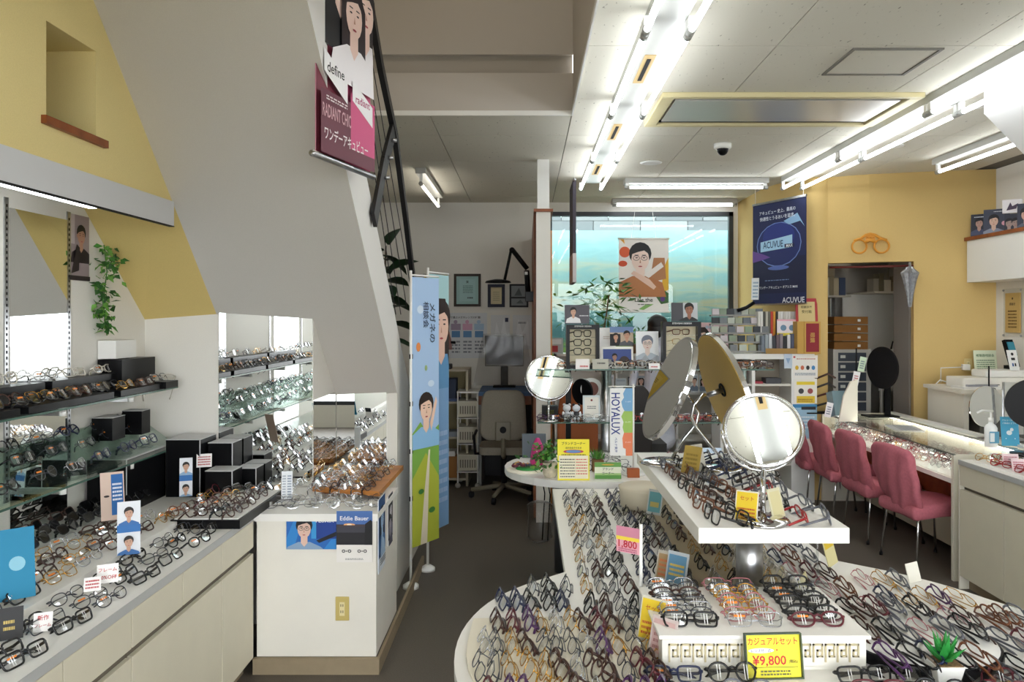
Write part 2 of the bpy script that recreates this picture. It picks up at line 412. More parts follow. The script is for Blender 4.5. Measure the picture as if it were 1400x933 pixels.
wallstrip(yr, [(2.84, 7.27), (3.16, 7.11), (3.52, 7.01)], 2.23, CZ, 0.10, W_YEL2)
wallstrip(yr, [(3.52, 7.01), (3.85, 6.93), (4.2, 6.86)], 0, CZ, 0.10, W_YEL2)
struct(yr.build('wall_ochre'))
struct(MB().box(4.18, 4.30, -2.6, 10.0, 0, CZ, W_WHITE).build('wall_right'))
# back room behind the doorway
br = MB(); gm = mat('backroom_grey', 'a6a39e', 0.8)
br.box(2.55, 4.2, 8.9, 9.0, 0, CZ, gm).box(3.53, 3.61, 7.12, 7.42, 0, CZ, mat('backroom_mauve', '8d857f', 0.8)).box(2.6, 2.65, 7.6, 8.9, 0, CZ, gm)
struct(br.build('wall_backroom'))
# bulkhead with wood cap, white sloped bulkhead
bh = MB().box(3.93, 4.18, 3.0, 6.88, 2.03, 2.40, WHITE2)
bho = struct(bh.build('trim_bulkhead')); MB().box(3.91, 4.18, 2.98, 6.89, 2.40, 2.43, WOOD).build('wood_cap', bho)
sb = MB()
n = [(2.67, 2.9), (2.67, 3.04), (4.18, 3.04), (4.18, 2.6), (3.3, 2.26)]
sb.add([(p[0], 4.5, p[1]) for p in n] + [(p[0], 1.0, p[1]) for p in n], [(0, 1, 2, 3, 4), (9, 8, 7, 6, 5)] + [(i, 5 + i, 5 + (i + 1) % 5, (i + 1) % 5) for i in range(5)], mat('bulkhead_white', 'f5f4f2', 0.6))
struct(sb.build('trim_sloped_bulkhead'))
# shop front behind the camera: wide glazed opening
sf = MB(); sf.box(-2.3, -1.6, -2.6, -2.5, 0, CZ, W_WHITE).box(3.9, 4.3, -2.6, -2.5, 0, CZ, W_WHITE).box(-2.3, 4.3, -2.6, -2.5, 2.7, 6.1, W_WHITE).box(-1.6, 3.9, -2.6, -2.5, 0, 0.35, W_WHITE)
struct(sf.build('wall_front'))
wf2 = MB()
for x in (-1.6, 0.2, 2.0, 3.84): wf2.box(x, x + 0.06, -2.58, -2.52, 0.35, 2.7, fm)
wf2.box(-1.6, 3.9, -2.58, -2.52, 0.35, 0.41, fm).box(-1.6, 3.9, -2.58, -2.52, 2.64, 2.7, fm)
struct(wf2.build('window_2'))
# outside: ground and painted mural wall beyond the back window
struct(MB().box(-30, 30, 10.6, 40, -0.1, -0.02, hexm('6f6c66', 0.9)).box(-30, 30, -40, -2.6, -0.1, -0.02, hexm('8a8882', 0.9)).build('ground_outside'))
mu = bpy.data.materials.new('painted_mural'); mu.use_nodes = True; nt = mu.node_tree; b = nt.nodes['Principled BSDF']; b.inputs['Roughness'].default_value = 0.8
tc = nt.nodes.new('ShaderNodeTexCoord'); sx = nt.nodes.new('ShaderNodeSeparateXYZ'); nt.links.new(tc.outputs['Object'], sx.inputs[0])
mp = nt.nodes.new('ShaderNodeMapping'); mp.inputs['Scale'].default_value = (0.9, 1, 4.5); nt.links.new(tc.outputs['Object'], mp.inputs[0])
n1 = nt.nodes.new('ShaderNodeTexNoise'); n1.inputs['Scale'].default_value = 2.2; n1.inputs['Detail'].default_value = 6; n1.inputs['Distortion'].default_value = 0.9; nt.links.new(mp.outputs[0], n1.inputs['Vector'])
ad = nt.nodes.new('ShaderNodeMath'); ad.operation = 'MULTIPLY_ADD'; ad.inputs[1].default_value = 0.55; nt.links.new(n1.outputs['Fac'], ad.inputs[0]); nt.links.new(sx.outputs['Z'], ad.inputs[2])
mr = nt.nodes.new('ShaderNodeMapRange'); mr.inputs[1].default_value = 0.9; mr.inputs[2].default_value = 3.4; nt.links.new(ad.outputs[0], mr.inputs[0])
cr = nt.nodes.new('ShaderNodeValToRGB'); e = cr.color_ramp.elements
stops = [(0.0, '4f6632'), (0.20, '6a8840'), (0.29, '86a04c'), (0.33, '3a6468'), (0.40, '4c7c80'), (0.46, '76a4a4'), (0.50, 'b8ae8c'), (0.54, '84acac'), (0.59, 'b6c0aa'), (0.64, '8ebcc0'), (0.70, 'bcc8b6'), (0.76, '9acad0'), (0.86, 'aed8de'), (1.0, 'bee0e4')]
def paint(h): return tuple(v * 0.62 for v in lin(h)[:3]) + (1,)
e[0].position = 0; e[0].color = paint(stops[0][1]); e[1].position = 1; e[1].color = paint(stops[-1][1])
for p_, c_ in stops[1:-1]: q = e.new(p_); q.color = paint(c_)
nt.links.new(mr.outputs[0], cr.inputs['Fac']); nt.links.new(cr.outputs[0], b.inputs['Base Color'])
mo = MB().box(-2.5, 6.0, 10.05, 10.15, 0, 2.86, mu).build('mural_wall'); tag(mo, 'painted mural of hills and sky outside the back window', 'mural')
blk = MB().box(-2.5, 6.0, 10.17, 10.3, 0, 3.05, hexm('77797c', 0.8)).build('wall_outside'); struct(blk)
for i in range(9):
    for j in range(2):
        MB().box(-1.6 + i * 0.62 + 0.2 * j, -1.6 + i * 0.62 + 0.61 + 0.2 * j, 10.13, 10.17, 2.865 + 0.135 * j, 2.995 + 0.135 * j, hexm(['6d7074', '7e8083', '8b8d90'][(i + j) % 3], 0.8)).build('block', blk)
# baseboards
struct(MB().box(-1.31, -0.705, 3.685, 3.71, 0, 0.075, TOE).box(-0.72, -0.705, 3.71, 5.3, 0, 0.075, TOE).build('baseboard_left'))

# ================================================================ LIGHT FITTINGS
HOUS = mat('fitting_enamel', 'b3b3ae', 0.35)
def strip_light(label, p0, p1, xoff, zt, base_w, seg, housing_z=CZ, group=None, slots=False, tm=None):
    """fluorescent fitting: housing, tubes and sockets; p0,p1 ends of its axis"""
    a, b_ = Vector(p0), Vector(p1); L = (b_ - a).length; d = (b_ - a).normalized(); ang = math.atan2(d.y, d.x)
    t = thing('ceiling_light', label, 'light', (a.x, a.y, housing_z), ang, group)
    hh = 0.05
    MB().box(0, L, -base_w / 2, base_w / 2, -hh, 0, HOUS).build('housing', t, bevel=0.004)
    z = zt - housing_z
    for k in range(seg):
        l0, l1 = L * k / seg, L * (k + 1) / seg
        for o in xoff:
            MB().tube([(l0 + 0.05, o, z), (l1 - 0.05, o, z)], 0.014, tm or TUBEM, 10).build('tube', t)
            for l in (l0 + 0.025, l1 - 0.025):
                MB().tube([(l - 0.024, o, z), (l + 0.024, o, z)], 0.019, HOUS, 10).box(l - 0.015, l + 0.015, o - 0.012, o + 0.012, z, -hh, WHITE2).build('socket', t)
        if slots and k % 2 == 1 or slots == 2:
            MB().box((l0 + l1) / 2 - 0.22, (l0 + l1) / 2 + 0.22, -0.028, 0.028, -hh - 0.004, -hh, hexm('b79c6a')).box((l0 + l1) / 2 - 0.17, (l0 + l1) / 2 + 0.17, -0.010, 0.010, -hh - 0.007, -hh - 0.003, BLACKM).build('vent_slot', t)
    return t
strip_light('long double row of fluorescent tubes on the ceiling above the left aisle', (0.605, 0.65, 0), (0.605, 7.3, 0), (-0.095, 0.095), 2.93, 0.17, 5, slots=2)
strip_light('long double row of fluorescent tubes over the display case', (2.49, 0.64, 0), (2.49, 7.24, 0), (-0.09, 0.09), 2.93, 0.20, 5)
strip_light('single tube ceiling fitting near the right wall', (3.43, 3.9, 0), (3.43, 6.45, 0), (0,), 2.93, 0.08, 2)
strip_light('crosswise tube fitting nearer of the two before the window', (0.93, 7.36, 0), (2.29, 7.36, 0), (-0.04,), 2.955, 0.16, 1)
strip_light('crosswise tube fitting right against the window wall', (0.95, 8.6, 0), (2.33, 8.6, 0), (-0.05,), 2.97, 0.16, 1)
strip_light('single tube fitting on the ceiling of the desk corner', (-0.935, 6.8, 0), (-0.935, 8.2, 0), (0,), 2.90, 0.09, 1, tm=mat('dimmed_tube', 'fff8ea', 0.4, emit=8))  # tube dimmed to keep the desk corner darker
# cove with its strip lamp over the left counter
cv = MB(); cv.box(-1.72, -1.70, -2.4, 3.717, 2.150, 2.268, mat('cove_fascia', 'd9dadb', 0.4)).box(WL, -1.72, -2.4, 3.66, 2.256, 2.268, W_WHITE)
cvo = struct(cv.build('trim_cove')); MB().box(-1.722, -1.698, -2.4, 3.717, 2.146, 2.150, BLACKM).build('edge_strip', cvo)
for (a0, a1, wh) in ((1.9, 3.2, 'far'), (0.4, 1.7, 'middle'), (-1.1, 0.2, 'near')):
    t = thing('cove_light', '%s strip lamp tucked behind the white fascia over the left counter' % {'far': 'visible', 'middle': 'second', 'near': 'last'}[wh], 'light', (-1.79, a0, 2.17))
    MB().box(-0.025, 0.025, 0, a1 - a0, 0.01, 0.085, WHITE2).build('housing', t); MB().box(-0.016, 0.016, 0.02, a1 - a0 - 0.02, -0.012, 0.01, LEDM).build('tube', t)
t = thing('added_stairwell_light', 'unseen round ceiling lamp added to brighten the stairwell above', 'light', (-0.6, 2.6, 6.0)); MB().lathe([(.30, 0), (.30, -.04), (.28, -.05)], (0, 0, 0), WHITE2, 28).build('housing', t); MB().lathe([(.27, -.05), (.24, -.10), (.10, -.12)], (0, 0, 0), mat('added_stairwell_globe', 'fff6ea', .4, emit=22), 28).build('globe', t)  # out-of-view lamp added to brighten the stair void
# air conditioner cassette
ac = thing('air_conditioner', 'ceiling cassette air conditioner with cream surround and silver grille', 'air conditioner', (1.575, 4.895, CZ))
am = mat('cream_plastic', 'd9cda0', 0.5)
MB().box(-.775, .775, -.355, -.315, -.03, 0, am).box(-.775, .775, .31, .355, -.03, 0, am).box(-.775, -.70, -.315, .31, -.03, 0, am).box(.70, .775, -.315, .31, -.03, 0, am).build('surround', ac, bevel=0.004)
MB().box(-.68, .68, -.25, .24, -.022, -.002, mat('ac_panel', 'c9c9c4', 0.25, 0.2)).build('panel', ac, bevel=0.004)
for yy in (-.30, .27): MB().box(-.69, .69, yy, yy + .03, -.012, -.004, BLACKM).build('air_slot', ac)
hp = thing('access_hatch', 'square ceiling access hatch with grey metal rim', 'hatch', (1.835, 4.005, CZ))
hm = hexm('77746c', 0.5)
MB().box(-.225, .225, -.205, -.19, -.008, 0, hm).box(-.225, .225, .19, .205, -.008, 0, hm).box(-.225, -.21, -.19, .19, -.008, 0, hm).box(.21, .225, -.19, .19, -.008, 0, hm).build('rim', hp)
MB().box(-.205, .205, -.185, .185, -.004, 0, cm).build('panel', hp)
dc = thing('dome_camera', 'white dome security camera on the ceiling', 'camera', (1.495, 5.88, CZ))
MB().lathe([(0.066, 0), (0.066, -0.03), (0.055, -0.04)], (0, 0, 0), WHITE2).build('base', dc); MB().ell((0, 0, -0.04), (0.045, 0.045, 0.05), BLACK).build('dome', dc)
o = MB().lathe([(0.085, 0), (0.095, -0.004), (0.07, -0.012), (0.06, -0.004)], (1.06, 6.57, CZ), WHITE2, 24).build('smoke_detector', None, (1.06, 6.57, CZ)); tag(o, 'flat round ceiling vent left of the dome camera', 'vent')
for (x, y, w) in ((1336, 146, 'nearer'), (1226, 200, 'farther')):
    Y = 1.33 * F / (VY - y); X = (x - VX) * Y / F
    t = thing('spotlight', '%s small round ceiling spotlight beside the right tube row' % w, 'light', (X, Y, CZ)); MB().lathe([(0.05, 0), (0.052, -0.012), (0.04, -0.014)], (0, 0, 0), WHITE2).build('ring', t); MB().cyl((0, 0, -0.012), 0.036, 0.004, mat('spot_glass', 'dfe6ea', 0.2)).build('lens', t)
# sill and ornament in niche
t = MB().box(XY - 0.28, XY + 0.02, 2.746, 3.155, 2.40, 2.43, WOOD).build('sill', None, (XY, 2.95, 2.40)); tag(t, 'brown wooden sill of the square niche in the yellow wall', 'sill')
t = MB().ell((XY - 0.12, 2.80, 2.50), (0.07, 0.07, 0.075), BLACKM).cyl((XY - 0.12, 2.80, 2.43), 0.04, 0.02, BLACKM).build('ornament', None, (XY - 0.12, 2.80, 2.43)); tag(t, 'dark round ornament on the niche sill', 'ornament')
# ================================================================ EYEGLASSES
FCOL = {'black': ('0d0d10', 0.25, 0), 'brown': ('3d1f14', 0.3, 0), 'tortoise': ('6b3c1c', 0.3, 0), 'gunmetal': ('54565c', 0.3, 1),
        'silver': ('b9bbc0', 0.22, 1), 'gold': ('c79a4a', 0.25, 1), 'red': ('9c1d20', 0.3, 0), 'purple': ('4a2356', 0.3, 0), 'navy': ('1b2447', 0.3, 0),
        'grey': ('5e6067', 0.35, 0), 'clear': ('cfc9bd', 0.2, 0), 'pink': ('b06a72', 0.3, 0), 'wine': ('561520', 0.3, 0)}
THIN = ('gunmetal', 'silver', 'gold', 'pink')
SHP = {'rectangular': (4.5, 0.058, 0.036, 0), 'round': (2.1, 0.050, 0.045, 0), 'oval': (2.4, 0.057, 0.036, 0), 'square': (3.6, 0.055, 0.043, 0), 'upswept': (2.8, 0.058, 0.038, 0.006)}
def fcol(c):
    h, r, m = FCOL[c]; return mat('frame_' + c, h, r, m)
def rim_pts(sh, side, n):
    e, w, h, up = SHP[sh]; cx = side * (0.009 + w / 2); out = []
    for k in range(n):
        a = 2 * math.pi * k / n; ca, sa = math.cos(a), math.sin(a)
        x = abs(ca) ** (2 / e) * (1 if ca >= 0 else -1) * w / 2; z = abs(sa) ** (2 / e) * (1 if sa >= 0 else -1) * h / 2
        if z > 0: z += up * max(0, side * x) / (w / 2)
        if z < 0: x *= 0.94
        px = cx + x; out.append((px, 0.25 * px * px * 4, z + h / 2 + 0.003))   # slight wrap
    return out
def g_front(sh, c, n, sg):
    m = fcol(c); b = MB(); r = 0.0016 if c in THIN else 0.0029; h = SHP[sh][2]; w = SHP[sh][1]
    for s in (-1, 1): b.tube(rim_pts(sh, s, n), r, m, sg, True, 0.8)
    zb = h * 0.68 + 0.003
    b.tube([(-0.011, 0, zb), (0, -0.0015, zb + 0.004), (0.011, 0, zb)], r * 1.1, m, sg)
    xe = w + 0.009
    for s in (-1, 1): b.tube([(s * (xe - 0.002), 0.005, zb), (s * (xe + 0.004), 0.009, zb + 0.001), (s * (xe + 0.005), 0.016, zb)], r * 1.3, m, sg)
    return b
def g_lens(sh, side, n, m):
    pts = rim_pts(sh, side, n); return MB().add([(p[0], p[1] + 0.0004, p[2]) for p in pts], [tuple(range(n))], m)
def g_temple(sh, c, side, fold, sg):
    m = fcol(c); r = 0.0014 if c in THIN else 0.0026; h = SHP[sh][2]; w = SHP[sh][1]; zb = h * 0.68 + 0.003; xe = w + 0.014
    if fold:
        y = 0.017 if side < 0 else 0.026
        pts = [(side * xe, 0.015, zb), (side * (xe - 0.008), y + 0.003, zb - 0.002), (-side * 0.02, y + 0.008, zb - 0.003), (-side * 0.045, y + 0.008, zb - 0.008), (-side * 0.068, y + 0.006, zb - 0.026)]
    else:
        pts = [(side * xe, 0.015, zb), (side * (xe + 0.001), 0.05, zb - 0.004), (side * (xe - 0.002), 0.10, zb - 0.012), (side * (xe - 0.006), 0.125, zb - 0.024), (side * (xe - 0.010), 0.142, 0.002)]
    rr = [r, r, r, r * 1.35, r * 1.3] if c not in THIN else [r, r, r, r * 2.0, r * 1.9]
    return MB().tube(pts, rr, m, sg, flat=1.5 if c not in THIN else 1.0)
def g_sticker(sh):
    h = SHP[sh][2]; x = -(0.009 + SHP[sh][1] / 2); return MB().add([(x - .014, -.001 + x*x, h*.72), (x + .014, -.001 + x*x, h*.72), (x + .014, -.001 + x*x, h*.86), (x - .014, -.001 + x*x, h*.86)], [(0, 1, 2, 3)], mat('orange_sticker', 'f08a2c', 0.5))
def g_marks(sh):
    b = MB(); wm = mat('white_print', 'f4f4f4', 0.5); h = SHP[sh][2]
    for s in (-1, 1):
        x = s * (0.009 + SHP[sh][1] / 2)
        for d in (-.0035, .0035):
            b.add([(x + d - .0009, -.0012 + x*x, .008), (x + d + .0009, -.0012 + x*x, .008), (x + d + .0009, -.0012 + x*x, h - .002), (x + d - .0009, -.0012 + x*x, h - .002)], [(0, 1, 2, 3)], wm)
    return b
SPECS = []
def spec(x, y, z, rz, tilt, sh, c, fold, where, stk=0, dark=False, sc=1.08):
    SPECS.append(dict(p=(x, y, z), rz=rz, tilt=tilt, sh=sh, c=c, fold=fold, w=where, stk=stk, dark=dark, sc=sc))
ORD = ['first', 'second', 'third', 'fourth', 'fifth', 'sixth', 'seventh', 'eighth', 'ninth', 'tenth', 'eleventh', 'twelfth', 'thirteenth', 'fourteenth', 'fifteenth', 'sixteenth', 'seventeenth', 'eighteenth', 'nineteenth', 'twentieth']
SHN = list(SHP)
def pick(rnd, pal): return pal[int(rnd.random() * len(pal))]

def rows(surface, xs, ys, z, rz, tilt, pal, fold=1, shapes=None, stk=0.0, marks=0.0, jit=0.006, keep=None, colname='column', dark=False, seed=0, fwd='from back', sc=1.08, zf=None, jr=7):
    rnd = random.Random(seed + 11)
    for i, x in enumerate(xs):
        for j, yv in enumerate(ys):
            X, Y = (x + rnd.uniform(-jit, jit), yv + rnd.uniform(-jit, jit))
            if keep and not keep(X, Y): continue
            c = pick(rnd, pal); sh = pick(rnd, shapes or SHN)
            f = fold if fold in (0, 1) else (1 if rnd.random() < fold else 0)
            s = (1 if rnd.random() < stk else 0) + (2 if rnd.random() < marks else 0)
            where = '%s %s, %s %s from left, %s' % (ORD[len(ys) - 1 - j], fwd, ORD[i], colname, surface)
            spec(X, Y, zf(X, Y) if zf else z, rz + R(rnd.uniform(-jr, jr)), tilt + R(rnd.uniform(-5, 5)), sh, c, f, where, s, dark, sc)
def lsp(a, b, n): return [a + (b - a) * k / (n - 1) for k in range(n)] if n > 1 else [a]
L_, R_ = R(-90), R(90)
MIXM = ['gunmetal', 'silver', 'black', 'gunmetal', 'gold', 'brown', 'gunmetal']
DARK = ['black', 'black', 'gunmetal', 'brown', 'grey', 'navy']
COLR = ['black', 'brown', 'wine', 'purple', 'tortoise', 'grey', 'red', 'navy', 'black', 'pink', 'gold']
MIX = ['black', 'gunmetal', 'silver', 'brown', 'gold', 'wine', 'grey']
TZ = 0.73
# A. fretwork box (top .835): three files of frames facing the aisle
bx = (0.373, 0.937); BT = 0.832
for i, (x, pal, nr) in enumerate(((0.465, ['gunmetal', 'brown', 'gunmetal', 'silver', 'black'], 8), (0.648, ['gold', 'pink', 'silver', 'gunmetal', 'gold'], 8), (0.83, ['black', 'black', 'brown', 'wine', 'black'], 6))):
    rows('white fretwork box', [x], [2.165 + (0.24 / (nr - 1)) * k if False else 2.17 + 0.29 * k / (nr - 1) for k in range(nr)], BT, 0, R(-38), pal, 1, ['rectangular', 'oval', 'square'] if i == 2 else ['oval', 'rectangular', 'round'], 0.45, 0.85, 0.004, seed=i * 5, fwd='from back', colname=('left' , 'middle', 'right')[i] + ' file', sc=1.12, jr=3)
for s in SPECS:
    s['w'] = s['w'].replace('first left file from left', 'left file').replace('first middle file from left', 'middle file').replace('first right file from left', 'right file')
# D1, D2 strips on the long white table
rows('left strip of long table', lsp(0.195, 0.345, 4), lsp(2.60, 4.20, 10), TZ, L_, R(-32), MIXM, 1, None, 0, 0.1, 0.004, seed=20)
rows('middle strip of long table', lsp(0.425, 0.585, 4), lsp(2.62, 4.22, 10), TZ, L_, R(-32), DARK, 1, None, 0, 0.1, 0.005, seed=21)
# E front left rounded end
rows('rounded front left end', lsp(-0.15, 0.335, 12), [1.93, 2.09, 2.25, 2.41], TZ + 0.014, L_ + R(8), R(-30), ['gold', 'gunmetal', 'brown', 'silver', 'purple', 'gunmetal', 'gold', 'wine'], 0.8, None, 0, 0.35, 0.007, keep=lambda X, Y: ((X - 0.25) / 0.44) ** 2 + ((Y - 2.2) / 0.5) ** 2 < 1.0 or X > 0.1 and Y < 2.5, seed=22)
rows('white corner behind rounded end', lsp(-0.10, 0.10, 5), [2.62], TZ, L_ + R(6), R(-25), ['black', 'navy'], 1, ['square', 'rectangular'], 0, 0, 0.006, seed=23)
rows('white corner behind black five', [0.005, 0.055, 0.115], [2.76], TZ, L_ + R(6), R(-25), ['black', 'gunmetal'], 1, ['square', 'rectangular'], 0, 0, 0.004, seed=24)
# C under the raised shelf
rows('beige bed under raised shelf', lsp(0.66, 0.93, 5), lsp(2.62, 3.95, 8), TZ + 0.012, L_, R(-28), ['gold', 'brown', 'clear', 'black', 'silver', 'gold'], 1, None, 0, 0.2, 0.012, seed=25, keep=lambda X, Y: (X - .763) ** 2 + (Y - 2.62) ** 2 > .012 and (X - .763) ** 2 + (Y - 3.65) ** 2 > .012)
# B right wing
rows('right wing of centre table', lsp(1.02, 1.16, 3), lsp(2.55, 4.2, 10), TZ, R_, R(-28), COLR, 1, None, 0, 0.3, 0.006, seed=26)
def wing(X, Y): return Y < 2.95 - max(0, X - 1.3) * 1.3 and X < 1.80
rows('right front fan of table', lsp(1.02, 1.80, 14), lsp(1.92, 2.82, 6), TZ + 0.006, R_ + R(4), R(-30), COLR, 1, None, 0, 0.35, 0.010, seed=27, keep=lambda X, Y: wing(X, Y) and (X > 1.235 or Y < 2.5), zf=lambda X, Y: TZ + (.038 if (X - 1.15) ** 2 + (Y - 2.27) ** 2 < .050 else .003))
# F in front of the box
rows('front rim below fretwork box', [0.40, 0.56, 0.90, 1.06, 1.22], [1.95, 2.05], TZ, 0, R(-30), ['black', 'navy', 'grey', 'wine'], 1, ['round', 'square', 'rectangular'], 0.5, 0.8, 0.008, seed=28, keep=lambda X, Y: not (0.62 < X < 0.84))
# G raised shelf
GT = 1.037
rows('left side of raised shelf', lsp(0.60, 0.74, 3), lsp(2.52, 3.45, 7), GT, L_ + R(8), R(-16), ['black', 'brown', 'grey', 'black', 'tortoise'], 0.5, ['square', 'rectangular', 'oval'], 0, 0.5, 0.010, seed=29)
rows('right side of raised shelf', lsp(0.86, 0.985, 3), lsp(2.54, 3.6, 7), GT, R_ - R(6), R(-14), ['black', 'wine', 'brown', 'grey', 'red', 'navy'], 0.3, None, 0, 0.5, 0.010, seed=30, keep=lambda X, Y: not (X < 0.9 and Y < 2.75))
# H left counter
LT = 0.764
rows('front ledge of left counter', lsp(-1.50, -1.36, 3), lsp(1.90, 3.42, 8), LT, R_ - R(6), R(-30), ['gunmetal', 'black', 'silver', 'gunmetal', 'black'], 0.75, ['rectangular', 'oval'], 0.3, 0.5, 0.012, seed=31)
rows('end of left counter', [-1.38, -1.33], [3.60], LT, R_, R(-30), ['gunmetal', 'black'], 1, None, 0, 0.5, 0.004, seed=44)
rows('raised middle of left counter', lsp(-1.82, -1.60, 4), lsp(2.1, 3.45, 8), LT + 0.035, R_ - R(6), R(-34), ['brown', 'gunmetal', 'black', 'gold', 'silver'], 0.8, None, 0.75, 0.3, 0.012, seed=32)
rows('dark back row of left counter', lsp(-2.05, -1.90, 3), lsp(2.4, 3.85, 8), LT + 0.05, R_, R(-34), ['black', 'black', 'brown'], 1, ['square', 'upswept', 'rectangular'], 0, 0, 0.010, dark=True, seed=33)
# I trays
rows('black tray on counter corner', lsp(-1.565, -1.32, 5), lsp(3.52, 3.98, 4), LT + 0.046, R_ - R(10), R(-32), ['tortoise', 'wine', 'gunmetal', 'brown', 'gold', 'black'], 0.8, None, 0.4, 0.3, 0.012, seed=34)
rows('wooden tray by the stair', lsp(-1.10, -0.80, 6), lsp(4.05, 4.66, 5), LT + 0.05, R_ - R(12), R(-34), ['silver', 'gunmetal', 'silver', 'gold', 'brown'], 0.8, ['oval', 'rectangular'], 0.1, 0.5, 0.010, seed=35)
rows('white counter under mirror', lsp(-1.22, -0.80, 5), [3.82, 3.94], LT, 0.35, R(-30), ['silver', 'gunmetal', 'black', 'silver'], 0.8, ['oval', 'round'], 0, 0.3, 0.012, seed=36)
rows('white counter at mirror foot', lsp(-1.62, -1.25, 5), [4.08, 4.2], LT, R_, R(-30), ['silver', 'gunmetal', 'silver', 'gold'], 0.8, None, 0.1, 0.3, 0.012, seed=37)
# J shelves on the left wall
S1, S2 = 1.335, 1.01
rows('upper glass shelf', [-1.99, -1.925], lsp(0.6, 4.1, 20), S1 + 0.035, R_, R(-34), ['brown', 'black', 'gunmetal', 'gold'], 0.8, None, 0.85, 0.2, 0.01, seed=38)
rows('riser above upper glass shelf', [-2.06], lsp(0.6, 3.75, 15), S1 + 0.105, R_, R(-20), ['silver', 'clear', 'gunmetal', 'gold', 'black'], 0.5, None, 0.6, 0.3, 0.01, seed=39)
rows('lower glass shelf', [-2.08, -2.02, -1.945], lsp(0.5, 4.0, 17), S2, R_, R(-30), ['gunmetal', 'black', 'silver', 'gunmetal', 'navy'], 0.6, None, 0.75, 0.3, 0.010, seed=40, zf=lambda X, Y: S2 + 0.016 + (-1.90 - X) * 0.75)
# K display case and right counter
rows('slanted bed inside glass case', lsp(2.83, 3.02, 4), lsp(5.1, 7.35, 20), 0.66, L_, R(-30), ['gold', 'silver', 'wine', 'black', 'pink', 'gunmetal', 'red'], 1, None, 0, 0.5, 0.012, seed=41, zf=lambda X, Y: 0.675 + (X - 2.80) * 0.35)
rows('right counter', lsp(2.82, 3.30, 7), lsp(4.0, 4.75, 5), 0.825, L_ + R(20), R(-25), ['silver', 'black', 'red', 'gunmetal', 'gold'], 0.5, None, 0, 0.3, 0.02, seed=42)
rows('lower tier of glass case', lsp(3.22, 3.40, 2), lsp(5.1, 7.2, 12), 0.60, L_, R(-30), ['gold', 'gold', 'silver', 'black'], 1, None, 0, 0.3, 0.02, seed=45)
# M glass display shelves and the round table in the middle
rows('back glass shelf', lsp(0.32, 1.75, 18), [5.72, 5.82], 1.345, 0, R(-20), ['tortoise', 'black', 'silver', 'clear', 'brown'], 0.6, None, 0.4, 0.3, 0.012, seed=46)
rows('lower back glass shelf', lsp(0.15, 1.75, 15), [5.72, 5.82], 0.948, 0, R(-20), ['black', 'brown', 'silver', 'purple', 'red'], 0.6, None, 0.3, 0.3, 0.012, seed=47)
rows('oval white table', lsp(0.42, 0.56, 2), lsp(4.7, 5.2, 4), 0.77, 0, R(-20), ['black', 'gunmetal', 'brown'], 0.6, None, 0, 0.3, 0.02, seed=48)
rows('right end of oval table', lsp(0.98, 1.48, 7), lsp(4.55, 5.15, 4), 0.77, R_, R(-25), ['wine', 'pink', 'grey', 'black', 'gunmetal'], 0.7, None, 0, 0.4, 0.02, seed=49)

